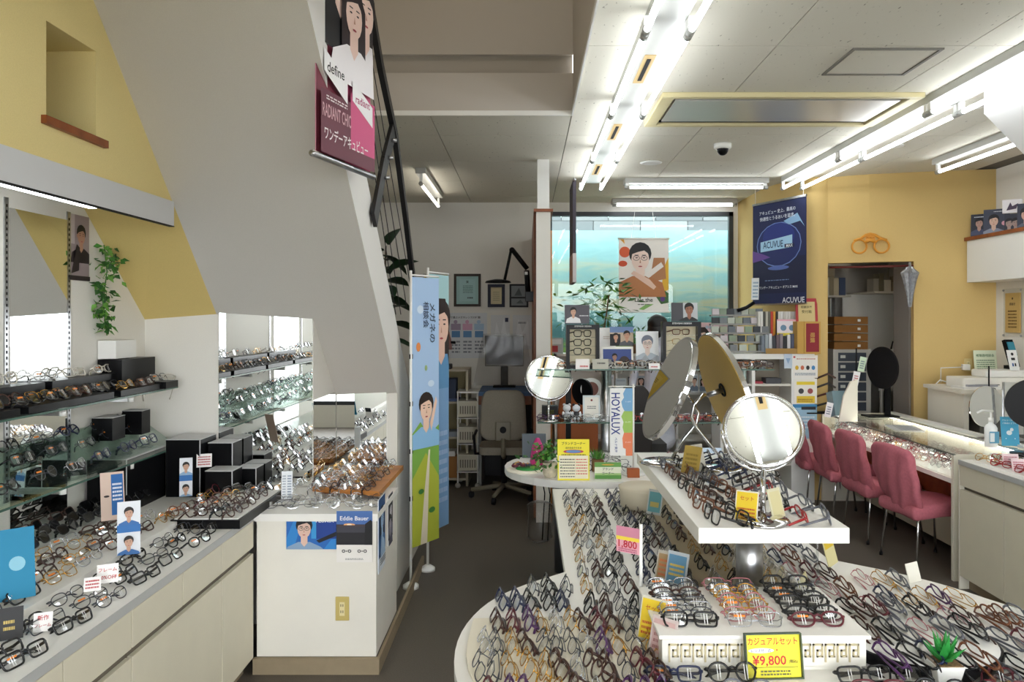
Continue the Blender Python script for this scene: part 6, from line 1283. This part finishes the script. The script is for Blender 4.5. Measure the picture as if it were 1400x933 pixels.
card('shop_notice', 'red bordered parchment notice behind the red gift box', 'notice', .20, .22, (x_ - .03, 7.235, CT + .30), R(-6), 'b0343a', [('r', .12, .0, .88, .85, 'd8c48a'), ('t', '眼鏡供養', .5, .62, .5, '5a4a20'), ('t', '受付箱', .5, .42, .45, '5a4a20')], R(-8), .004)
photo('thin leaflet rack with pale sheets at the left edge of the blue poster', 1027, 1037, 380, 410, 7.6, None, 'dfe3e4', [('l', .2, .1, .9, .9, 5, '7a98b0')], R(-30))
q = MB().tube([P(1008, 425, 7.4), P(1020, 421, 7.4), P(1031, 414, 7.4)], .018, BLACK, 10).build('black_case', None, P(1020, 421, 7.4)); tag(q, 'black tubular case lying on top of the case rack', 'case')

# ================================================================ BACK ROOM THROUGH THE DOORWAY
BRY = 9.29
t = thing('backroom_shelving', 'wall shelves crowded with boxes in the back room', 'shelf', (3.25, 8.9, 1.9))
for (x0, x1, z, y0) in ((3.25, 3.62, 2.30, 8.9), (3.25, 3.62, 1.95, 8.9)): MB().box(x0 - 3.25, x1 - 3.25, -.3, 0, z - 1.9, z - 1.88, hexm('c8c4b8')).build('shelf_board', t)
for (z) in (1.98, 2.35): MB().box(3.70 - 3.25, 4.16 - 3.25, -.7, 0, z - 1.9, z - 1.88, hexm('d6d2c6')).build('shelf_board', t)
rnd = random.Random(77); k = 0
for (x0, x1, z, y) in ((3.27, 3.6, 2.32, 8.75), (3.27, 3.6, 1.97, 8.75), (3.72, 4.1, 2.0, 8.35), (3.72, 4.1, 2.37, 8.35)):
    x = x0
    while x < x1 - .05:
        w = rnd.uniform(.05, .10); h = rnd.uniform(.10, .22); c = ['8a7f68', 'b5aa90', '3a4a6a', '9a958a', '6a6450', 'd0cabc'][k % 6]; nm = ['brown', 'beige', 'navy', 'grey', 'olive', 'cream'][k % 6]
        q = MB().cbox((x + w / 2, y, z + h / 2), (w * .95, .16, h), hexm(c)).build('storage_box', None, (x + w / 2, y, z)); tag(q, '%s storage box, %s counted on the back room shelves' % (nm, ORD[k % 20]), 'box', 'storage boxes in the back room'); x += w; k += 1
MBx = [(3.02, 8.35)]
for j in range(4):
    z = 1.40 + .085 * j; q = MB().cbox((3.27, 7.9, z + .035), (.34, .26, .075), mat('carton_brown', '8a5c26', .8)).cbox((3.35, 7.768, z + .035), (.03, .002, .025), WHITE2).build('flat_carton', None, (3.27, 7.9, z)); tag(q, 'flat brown carton, %s from top of the back room stack' % ['fourth', 'third', 'second', 'first'][j], 'box', 'flat cartons in the back room')
t = thing('drawer_cabinet', 'grey parts cabinet with six labelled drawers inside the doorway', 'cabinet', (3.28, 7.9, 0.72)); MB().box(-.19, .19, -.13, .13, 0, .68, hexm('c2bfb8')).build('body', t)
for j in range(6):
    d = MB().box(-.14, .14, -.137, -.13, .06 + .10 * j, .145 + .10 * j, hexm('3f4652')).build('drawer', t); MB().box(-.12, -.07, -.139, -.137, .09 + .10 * j, .12 + .10 * j, hexm('d8d8d4')).build('drawer_label', d)
q = MB().box(3.09, 3.47, 7.72, 8.1, 0, .72, hexm('8a8880')).build('low_cabinet', None, (3.28, 7.9, 0)); tag(q, 'low grey cabinet carrying the parts cabinet in the back room', 'cabinet')
t = thing('workbench', 'white workbench with a machine in the back room', 'bench', (3.85, 8.2, 0)); MB().box(-.30, .30, -.45, .5, 1.19, 1.22, hexm('d8d6d0')).build('bench_top', t); MB().box(-.29, .29, -.42, -.40, .98, 1.19, hexm('b8b6b0')).build('drawer_front', t); MB().box(-.30, .30, .3, .5, 0, 1.19, hexm('9a9890')).build('support', t); MB().box(-.28, .3, .5, .52, 1.22, 1.98, WHITE2).build('lit_recess_panel', t)  # white panel above the bench added as the brightly lit recess wall
for s in (-.28, .26): MB().box(s, s + .02, -.43, -.40, 0, 1.19, hexm('b8b6b0')).build('leg', t)
t = thing('lens_edger', 'white lens grinding machine with a green front on the workbench', 'machine', (3.80, 8.05, 1.22)); MB().box(-.15, .10, -.1, .16, 0, .17, WHITE2).build('housing', t, bevel=.02); MB().box(.0, .13, -.14, -.08, 0, .09, hexm('7a9a3a')).build('green_front', t); MB().tube([(-.02, -.05, .17), (.0, -.05, .25), (.08, -.05, .25), (.10, -.05, .14)], .008, BLACKM).build('hose', t)
t = thing('wall_mirror', 'mirror on the back room wall behind the cartons', 'mirror', (3.55, 8.88, 1.2)); MB().box(-.28, .0, 0, .006, 0, 1.2, MIRROR).build('glass', t)
t = thing('backroom_light', 'ceiling tube light inside the back room', 'light', (3.45, 8.1, CZ)); MB().box(-.3, .3, -.05, .05, -.05, 0, WHITE2).build('housing', t); MB().tube([(-.28, 0, -.07), (.28, 0, -.07)], .016, mat('back_tube', 'fff6e6', .4, emit=16), 10).build('tube', t)
t = MB().tube([(2.86, 7.28, 2.19), (3.54, 7.02, 2.19)], .010, hexm('6a2a24', .5), 8).build('door_rod', None, (3.2, 7.15, 2.19)); tag(t, 'thin brown curtain rod across the top of the doorway', 'rod')
t = thing('umbrella', 'folded silver umbrella hanging at the right jamb of the doorway', 'umbrella', (3.47, 6.98, P(0, 420, 7.0)[2])); zt_ = P(0, 362, 7.0)[2] - P(0, 420, 7.0)[2]
SV = mat('silver_cloth', 'a2a4a8', .35, .6, nscale=40, namt=.3)
b = MB(); vs = []; seg = 16; prof = [(.012, 0), (.022, .10), (.045, .24), (.062, .31), (.03, .345), (.02, zt_ - .02)]
for r_, z in prof:
    for k in range(seg): a = 2 * math.pi * k / seg; rr = r_ * (1.25 if k % 2 else .75); vs.append((rr * math.cos(a), rr * math.sin(a), z))
b.add(vs, [(j * seg + k, j * seg + (k + 1) % seg, (j + 1) * seg + (k + 1) % seg, (j + 1) * seg + k) for j in range(len(prof) - 1) for k in range(seg)], SV); b.build('canopy', t); MB().cyl((0, 0, zt_ - .03), .012, .05, MGREY, 10).build('handle', t)

# ================================================================ GLASS CASE, CHAIRS, RIGHT COUNTER
t = thing('glass_display_case', 'long cream and glass display case full of eyeglasses on the right', 'display case', (2.77, 5.0, 0)); CR = mat('case_cream', 'ece8d8', .45); L = 2.25
MB().box(0, .66, 0, .03, 0, .82, CR).build('end_panel', t); MB().box(0, .66, L - .03, L, 0, .82, CR).build('end_panel', t)
MB().box(.02, .64, .03, L - .03, .812, .820, CLEAR).build('glass_top', t); MB().box(.005, .010, .03, L - .03, .665, .812, CLEAR).build('glass_front', t)
MB().box(-.002, .012, .0, L, .818, .824, mat('dark_trim', '3c4a44', .3)).build('top_trim', t)
MB().box(0, .30, .03, L - .03, .63, .662, WHITE).build('display_floor', t); MB().box(.30, .64, .03, L - .03, .55, .58, WHITE).build('rear_floor', t)
b = MB(); b.add([(.02, .03, .664), (.02, L - .03, .664), (.28, L - .03, .755), (.28, .03, .755)], [(0, 1, 2, 3)], WHITE); b.add([(.02, .03, .662), (.02, L - .03, .662), (.28, L - .03, .662), (.28, .03, .662)], [(0, 3, 2, 1)], WHITE); b.build('slanted_bed', t)
MB().box(.64, .66, .03, L - .03, 0, .818, CR).build('rear_panel', t); MB().box(.26, .28, .03, L - .03, .40, .63, WOOD).build('knee_panel', t); MB().box(.30, .32, .03, L - .03, 0.06, .45, mat('cream_kick', 'cfc7b0', .6)).build('kick_panel', t)
MB().box(.62, .68, 0, L, .815, .835, WHITE2).build('rear_ledge', t)
for k, y in enumerate((.75, 1.45)):
    q = MB().box(.45, .62, y, y + .08, .581, .68, hexm('c8a050', .35, 1)).build('gold_display_stand', None, (2.77 + .5, 5 + y, .581)); q.location = (2.77 + .535, 5.0 + y + .04, .581); 
    for v_ in q.data.vertices: v_.co = v_.co - Vector((.535, y + .04, .581)) + Vector((0, 0, 0))
    tag(q, '%s gold display stand inside the glass case' % ('nearer', 'farther')[k], 'stand')
t = thing('case_light', 'tube lamp and added front strip inside the glass display case', 'light', (3.38, 5.1, .80)); MB().box(-.015, .015, 0, 2.1, -.005, .010, WHITE2).build('housing', t); MB().box(-.010, .010, .02, 2.08, -.014, -.005, mat('case_tube', 'fff8ea', .4, emit=24)).build('tube', t); MB().box(-.565, -.553, .02, 2.08, .004, .009, mat('added_case_strip', 'fff8ea', .4, emit=14)).build('added_front_strip', t)  # glowing strip at the front edge is added to brighten the bed
CTZ = .824
# chairs
def chair(label, cx, cy, rz):
    t = thing('covered_chair', label, 'chair', (cx, cy, 0), rz, 'pink covered chairs along the glass case')
    def grid3(nx, nz, fn, name, th, sub=1):
        me = MB(); vs = []
        for j in range(nz + 1):
            for i in range(nx + 1): vs.append(fn(i / nx, j / nz, 0))
        k0 = len(vs)
        for j in range(nz + 1):
            for i in range(nx + 1): vs.append(fn(i / nx, j / nz, 1))
        W = nx + 1; f = []
        for j in range(nz):
            for i in range(nx):
                a = j * W + i; f.append((a, a + 1, a + W + 1, a + W)); f.append((k0 + a, k0 + a + W, k0 + a + W + 1, k0 + a + 1))
        for i in range(nx): f.append((i, k0 + i, k0 + i + 1, i + 1)); a = nz * W + i; f.append((a, a + 1, k0 + a + 1, k0 + a))
        for j in range(nz): a = j * W; f.append((a, a + W, k0 + a + W, k0 + a)); a = j * W + nx; f.append((a, k0 + a, k0 + a + W, a + W))
        me.add(vs, f, PINK, True); o = me.build(name, t); s = o.modifiers.new('s', 'SUBSURF'); s.levels = s.render_levels = 1; return o
    ph = cx * 3 + cy * 5
    def back(u, v, side):      # chair faces +x ; u across (y), v height
        y = (u - .5) * (.40 + .06 * math.sin(v * math.pi)) ; z = .40 + .44 * v - .03 * (1 - v) * math.cos(u * 6 + ph) - (.018 * (2 * u - 1) ** 2 if v > .9 else 0)
        x = -.20 - .09 * v - .02 * math.sin(v * 3) + .03 * (2 * u - 1) ** 2 + .008 * math.sin(u * 23 + ph + v * 5) * (1 - v * .6) + .006 * math.sin(v * 17 + u * 9)
        return (x + (side - .5) * .055 * (1.0 if 0 < v < 1 else .5), y, z)
    grid3(18, 12, back, 'back_cover', .05)
    def seat(u, v, side):
        x = -.24 + .46 * v; y = (u - .5) * (.42 - .03 * v); top = .455 + .012 * math.sin(v * 6 + ph) - .014 * (2 * u - 1) ** 4
        low = .375 - .012 * abs(math.sin(u * 5 + v * 4 + ph)) - .02 * (1 - v)
        e_ = .01 * math.sin(u * 14 + v * 12 + ph)
        return (x + e_ * .5, y + e_ * .5, top if side == 0 else low)
    grid3(14, 12, seat, 'seat_cover', .05)
    for sx, sy in ((-1, -1), (-1, 1), (1, -1), (1, 1)):
        b = MB(); b.tube([(sx * .10, sy * .12, .385), (sx * .17, sy * .165, .36), (sx * .185, sy * .175, .33), (sx * .215, sy * .20, .012)], .0085, CHROME, 8); l = b.build('leg', t)
        MB().cyl((sx * .215, sy * .20, 0), .012, .022, BLACKM, 8).build('foot_cap', l)
    return t
chair('pink covered chair nearest the camera at the display case', 2.80, 5.40, R(8))
chair('pink covered chair second from the camera at the display case', 2.78, 6.03, R(3))
chair('pink covered chair third from the camera at the display case', 2.76, 6.58, R(-2))
chair('pink covered chair farthest from the camera, half hidden behind the round mirror', 2.68, 7.16, R(-8)) if False else chair('pink covered chair farthest from the camera, beyond the round mirror', 2.72, 7.05, R(-4))
# right counter
t = thing('counter_cabinet', 'cream counter cabinet with drawers at the right edge', 'cabinet', (2.73, 3.5, 0)); wq = 1.36
MB().box(.03, .72, 0, wq, .08, .79, GROOVE).build('body', t); MB().box(.06, .70, 0, wq, 0, .08, TOE).build('toe_kick', t); MB().box(-.005, .72, 0, wq, .79, .815, WHITE).build('top', t); MB().box(-.010, -.005, 0, wq, .786, .816, EDGE).build('edge_band', t); MB().box(0, .72, wq, wq + .012, .0, .815, CR).build('end_panel', t)
for j in range(3):
    y1 = wq - .45 * j; y0 = max(0, y1 - .45)
    MB().box(0, .03, y0 + .003, y1 - .003, .655, .785, CREAM).build('drawer', t, bevel=.0015); MB().box(0, .03, y0 + .003, y1 - .003, .085, .63, CREAM).build('door', t, bevel=.0015)
# desk by the ochre wall
x0 = P(1292, 0, 6.5)[0]; DZ = P(0, 532, 6.3)[2]
t = thing('side_desk', 'white tall side desk against the ochre wall', 'desk', (x0, 6.2, 0)); wd = 4.17 - x0; DM = hexm('dcd7cb', .5)
MB().box(-.03, wd, 0, .60, DZ - .03, DZ, DM).build('desk_top', t); MB().box(0, .04, .02, .58, 0, DZ - .03, DM).build('side_panel', t); MB().box(.04, wd, .03, .05, DZ - .17, DZ - .03, DM).build('apron', t); MB().box(.04, wd, .05, .57, .3, .34, DM).build('shelf_board', t); MB().box(.04, wd, .56, .58, 0.0, DZ - .17, hexm('8f897c')).build('back_panel', t)
t = thing('drawer_tower', 'grey drawer tower under the side desk', 'drawers', (x0 + .32, 6.24, .34)); MB().box(-.18, .18, 0, .3, 0, DZ - .55, hexm('5a5852')).build('body', t)
for j in range(4): MB().box(-.17, .17, -.008, 0, .015 + j * .085, .085 + j * .085, hexm('8f8d86')).build('drawer', t)
t = thing('printer', 'flat white printer on the side desk', 'printer', (P(1345, 0, 6.35)[0], 6.42, DZ)); MB().box(-.20, .42, -.12, .14, 0, .09, hexm('efece2', .4)).build('lower_body', t, bevel=.01); MB().box(.0, .42, -.10, .12, .09, .15, hexm('f2f0ea', .4)).build('upper_body', t, bevel=.015); MB().box(-.10, .10, -.122, -.12, .03, .036, BLACKM).build('slot', t)
card('display_card', 'pale green leaflet standing behind the printer', 'card', .20, .30, (P(1350, 0, 6.7)[0], 6.70, DZ + .001), 0, 'e2ead0', [('t', '補聴器相談会', .5, .85, .8, '4a7a4a'), ('l', .1, .45, .9, .75, 5, '6a8a6a'), ('e', .3, .22, .14, .14, 'd8a890'), ('e', .72, .22, .14, .14, 'a8b8d0')], R(-8))
t = thing('card_terminal', 'black card terminal tilted on a stand on the side desk', 'terminal', (P(1382, 0, 6.5)[0], 6.5, DZ + .15)); b = MB(); b.cbox((0, 0, .13), (.08, .03, .24), BLACK, R(10), R(-20)); b.build('housing', t); b = MB(); b.cbox((0, -.016, .17), (.06, .01, .12), hexm('3a8aa0', .2), R(10), R(-20)); b.build('screen', t); MB().box(-.03, .03, -.03, .05, 0, .03, BLACKM).build('foot', t)
t = thing('antenna', 'small black antenna on a round foot before the printer', 'antenna', (P(1350, 0, 6.28)[0], 6.26, DZ)); MB().lathe([(.05, 0), (.045, .012), (.01, .02)], (0, 0, 0), BLACK).build('foot', t); MB().rod((0, 0, .01), (0, 0, .19), .006, BLACK).build('rod', t)
card('display_card', 'white card with black icons leaning beside the card terminal', 'card', .09, .17, (P(1388, 0, 6.3)[0], 6.3, DZ + .151), R(10), 'f2f2f0', [('e', .5, .8, .14, .14, '2a2a2a'), ('r', .3, .5, .7, .62, '2a2a2a'), ('r', .3, .2, .45, .35, '2a5a9a'), ('r', .55, .2, .7, .35, '2a2a2a')], R(-14))
q = MB().box(x0 + .02, x0 + .32, 6.25, 6.45, DZ, DZ + .02, hexm('e8e6e2')).box(x0 + .06, x0 + .30, 6.26, 6.44, DZ + .02, DZ + .035, hexm('9a9aa0')).build('paper_pile', None, (x0 + .17, 6.35, DZ)); tag(q, 'loose paper pile on the left end of the side desk', 'papers')
x, y, z = P(1323, 508, 6.9); outlet((x, 6.895, z), R(-14), 'cream wall outlet with a white plug above the side desk', 'd8c48a')
q = MB().cbox((x - .04, 6.86, z + .04), (.06, .05, .05), WHITE2, R(-14)).tube([(x - .07, 6.86, z + .04), (x - .24, 6.9, z + .03), (x - .24, 6.9, z - .1)], .005, WHITE2, 6).build('charger', None, (x - .04, 6.86, z)); tag(q, 'white charger plugged into the outlet with its cable', 'charger')
q = MB().tube([P(a, b_, 6.75) for a, b_ in ((1300, 524), (1285, 520), (1277, 528), (1281, 540), (1296, 550), (1295, 553), (1285, 556), (1277, 550), (1277, 534), (1285, 526))], .006, WHITE2, 6).build('cable', None, P(1285, 540, 6.75)); tag(q, 'looped white cable hanging beside the side desk', 'cable')
# things on the case: sanitizer, blue card, black mirrors, wire rack
X_, Y_, _ = PZ(1343, 608, CTZ)
t = thing('hand_sanitizer', 'white pump bottle of hand sanitizer on the glass case', 'bottle', (X_, 5.30, CTZ)); MB().lathe([(.038, 0), (.040, .01), (.040, .13), (.030, .15), (.015, .16), (.015, .175)], (0, 0, 0), mat('bottle_white', 'f2f4f4', .3), 20).build('bottle', t)
b = MB(); b.lathe([(.018, .172), (.018, .20), (.006, .205), (.006, .24)], (0, 0, 0), WHITE2, 14); b.tube([(.015, 0, .245), (-.06, 0, .25), (-.095, 0, .235)], .007, WHITE2, 8); b.build('pump', t); MB().box(-.032, .032, -.0415, -.039, .03, .11, hexm('5a98b8')).box(-.03, .0, -.043, -.0415, .04, .10, hexm('e8eef0')).build('label', t)
card('display_card', 'bright blue hand sanitizer notice with a white bottle drawing on the case', 'card', .115, .20, (PZ(1366, 605, CTZ)[0] - .02, 5.33, CTZ + .001), R(-8), '4aa6ce', [('t', 'アルコール消毒', .5, .88, .8, 'eaf6fc'), ('t', 'ご自由にどうぞ', .5, .78, .8, 'eaf6fc'), ('e', .45, .45, .16, .14, 'eef6fa'), ('e', .6, .56, .10, .10, 'eef6fa'), ('e', .25, .25, .03, .03, 'eaf6fc'), ('e', .75, .25, .03, .03, 'eaf6fc')], R(-8))
x, y, z = P(1400, 612, 5.1)
t = thing('table_mirror', 'black backed round table mirror at the right edge on the counter', 'mirror', (x - .02, 4.98, CTZ)); MB().lathe([(.13, 0), (.13, .008), (.03, .016)], (0, 0, 0), BLACK, 28).build('base', t); MB().box(-.022, .022, -.01, .01, .01, .22, BLACK).build('stem', t); b = MB(); disc(b, (0, 0, .33), (.35, 1, 0), .16, .014, BLACK, 40); b.build('back_disc', t); b = MB(); disc(b, (.004, .008, .33), (.35, 1, 0), .15, .004, MIRROR, 40); b.build('mirror_glass', t)
t = thing('folding_mirror', 'three panel frameless mirror standing behind the sanitizer', 'mirror', (P(1362, 0, 5.6)[0], 5.62, CTZ)); b = MB(); disc(b, (-.06, 0, .24), (.25, -1, .05), .15, .006, MIRROR, 40); b.build('mirror_glass', t); MB().box(.06, .20, -.02, -.014, .04, .42, MIRROR).build('side_glass', t); MB().box(.05, .06, -.025, -.01, .0, .42, STEEL).build('hinge', t); MB().box(-.1, .2, -.06, .05, 0, .012, STEEL).build('base', t)
x, y, z = PZ(1193, 573, CTZ)
t = thing('table_mirror', 'black half round mirror standing at the far end of the glass case', 'mirror', (P(1200, 0, 7.0)[0], 6.95, CTZ)); MB().box(-.14, .14, -.08, .08, 0, .012, BLACK).build('base', t); MB().box(.04, .09, -.01, .01, .01, .5, BLACK).build('stem', t); b = MB(); disc(b, (0.02, 0, .44), (-.96, -.30, 0), .19, .015, BLACKM, 40); b.build('disc', t)
t = thing('end_board', 'white slanted end board on the far end of the glass case', 'board', (P(1163, 0, 6.6)[0], 6.6, CTZ)); b = MB(); b.add([(p[0], y, p[1]) for y in (0, .02) for p in ((-.10, 0), (.06, 0), (.06, .36), (.0, .34), (-.06, .22))], [(0, 1, 2, 3, 4), (9, 8, 7, 6, 5)] + [(i, 5 + i, 5 + (i + 1) % 5, (i + 1) % 5) for i in range(5)], CR); b.build('board', t)
t = thing('wire_display_rack', 'dark rack with hanging frames and card at the far end of the glass case', 'rack', (P(1118, 0, 7.3)[0], 7.2, CTZ))
for k in range(4): MB().tube([(-.12 + .02 * k, 0, .05 + .09 * k), (.05, -.02, .10 + .09 * k), (.12, -.02, .06 + .09 * k)], .010, hexm(['2a2624', '5a2a24', '3a3434', '4a3028'][k]), 8).build('rack_arm', t)
MB().rod((-.12, 0, 0), (-.08, 0, .42), .012, BLACKM).build('post', t); MB().box(-.16, .12, -.06, .06, 0, .012, BLACKM).build('base', t)
q = MB().cbox((P(1147, 0, 6.9)[0], 6.9, CTZ + .12), (.16, .10, .22), hexm('7f9aa4', .3), R(10), R(-15)).build('lens_sample_box', None, (P(1147, 0, 6.9)[0], 6.9, CTZ)); tag(q, 'blue grey sample box beside the white end board', 'box')
for k, (px, py, c, lb) in enumerate(((1163, 545, 'f0f0f0', 'white price tag card standing above the sample box'), (1166, 520, 'e8e8ea', 'tall white and red tag card above the price tag'), (1174, 500, 'c8dcc0', 'green and white tag card topmost of the tag stack'), (1128, 585, 'eeeef0', 'slanted white tag card at the near edge of the wire rack'))):
    x, y, z = P(px, py, 6.8); q = card('tag_card', lb, 'card', .055, .13, (x, 6.78 - .01 * k, z - .05 if k < 3 else CTZ + .02), R(-15), c, [('l', .2, .2, .8, .8, 4, 'b04040' if k == 1 else '5a6a80')], R(-5), .003, roll=R(12))
MB_ = 0
q = MB().rod((P(1170, 0, 6.85)[0], 6.84, CTZ), (P(1170, 0, 6.85)[0], 6.84, CTZ + .62), .006, BLACKM).build('tag_post', None, (P(1170, 0, 6.85)[0], 6.84, CTZ)); tag(q, 'thin post carrying the tag cards on the glass case', 'post')
x, y, z = PZ(1215, 578, CTZ); card('display_card', 'flat grey sheet lying on the glass top of the case', 'sheet', .34, .22, (3.15, 6.2, CTZ + .002), R(80), 'c4c6c8', [('l', .1, .2, .9, .8, 5, '8a9098')], R(-90), .002)
# trays on the right counter
t = thing('display_tray', 'white slanted tray with price blocks on the right counter', 'tray', (3.1, 4.4, .815)); b = MB().box(-.32, .30, -.45, .40, 0, .008, WHITE); b.build('tray_bottom', t)
for k, (px, Y) in enumerate(((1383, 4.62), (1396, 4.45))):
    card('price_card', '%s pink printed price card on the right counter' % ('left', 'right')[k], 'card', .09, .07, ((px - VX) * Y / F, Y, .824), R(-10), 'f0d8dc', [('l', .1, .15, .9, .85, 4, 'b04a60')], R(-18), .003)
# bulkhead books, plaque
for k, (px0, px1, Y, h, c, lb, ops) in enumerate((
    (1330, 1347, 6.55, .20, '2a2c3a', 'dark blue card leftmost on the wood capped ledge', [('face', .5, .4, .4, '14121a', 'c8a090', '4a5070', None, 0), ('l', .2, .85, .8, .92, 1, 'dfe3ea')]),
    (1349, 1375, 6.2, .21, '3a3f52', 'wide card with a man in grey, second on the ledge', [('face', .4, .3, .45, '14121a', 'd8b4a0', '8a90a4', None, 0), ('e', .8, .4, .1, .1, 'd8a0b0'), ('l', .4, .88, .9, .93, 1, 'dfe3ea')]),
    (1376, 1392, 5.95, .14, '2e3040', 'dark card under the white framed one on the ledge', [('face', .3, .2, .5, '14121a', 'a89088', '4a5060', None, 0), ('face', .7, .2, .5, '14121a', 'a89088', '4a5060', None, 0)]),
    (1394, 1412, 5.75, .20, '34384a', 'card cut by the right edge of the picture on the ledge', [('face', .5, .3, .5, '14121a', 'c8a090', '5a6070', None, 0)]))):
    x = (px0 + px1) / 2; X = 3.985; Yc = X * F / (x - VX); wv = (px1 - px0) * Yc / F / .72
    card('display_card', lb, 'card', wv * .85, h, (X, Yc, 2.431), R(-38), c, ops, R(-6), .02)
Yc = 3.985 * F / (1384 - VX); card('display_card', 'small white framed picture stacked on the dark card on the ledge', 'card', .14, .11, (3.985, Yc, 2.575), R(-38), 'e9e4e6', [('p', [(.2, .2), (.4, .8), (.5, .5), (.8, .7), (.7, .3)], '4a3a50')], 0, .03)
Yp = 4.17 * F / (1385 - VX)
t = card('wall_plaque', 'wood coloured award plaque in clear acrylic on the right wall', 'plaque', .20, .34, (4.165, Yp, P(0, 455, Yp)[2]), R(-90), 'c8a868', [('e', .5, .86, .05, .05, '4a3a20'), ('t', '感謝状', .5, .72, .4, '4a3a20'), ('l', .2, .12, .8, .6, 6, '7a6030')], 0, .01)
MB().box(-.14, .14, .011, .016, -.04, .38, ACRYL).build('acrylic_plate', t)
for sx in (-1, 1):
    for z in (-.025, .365): MB().ell((sx * .12, -.004, z), .01, STEEL, 8, 6).build('stud', t)
Yp = 4.17 * F / (1403 - VX); card('wall_poster', 'red and violet poster at the right picture edge', 'poster', .3, .4, (4.165, Yp - .25, 1.65), R(-90), 'b04a50', [('r', .05, .05, .95, .5, '6a4a80')], 0, .004)
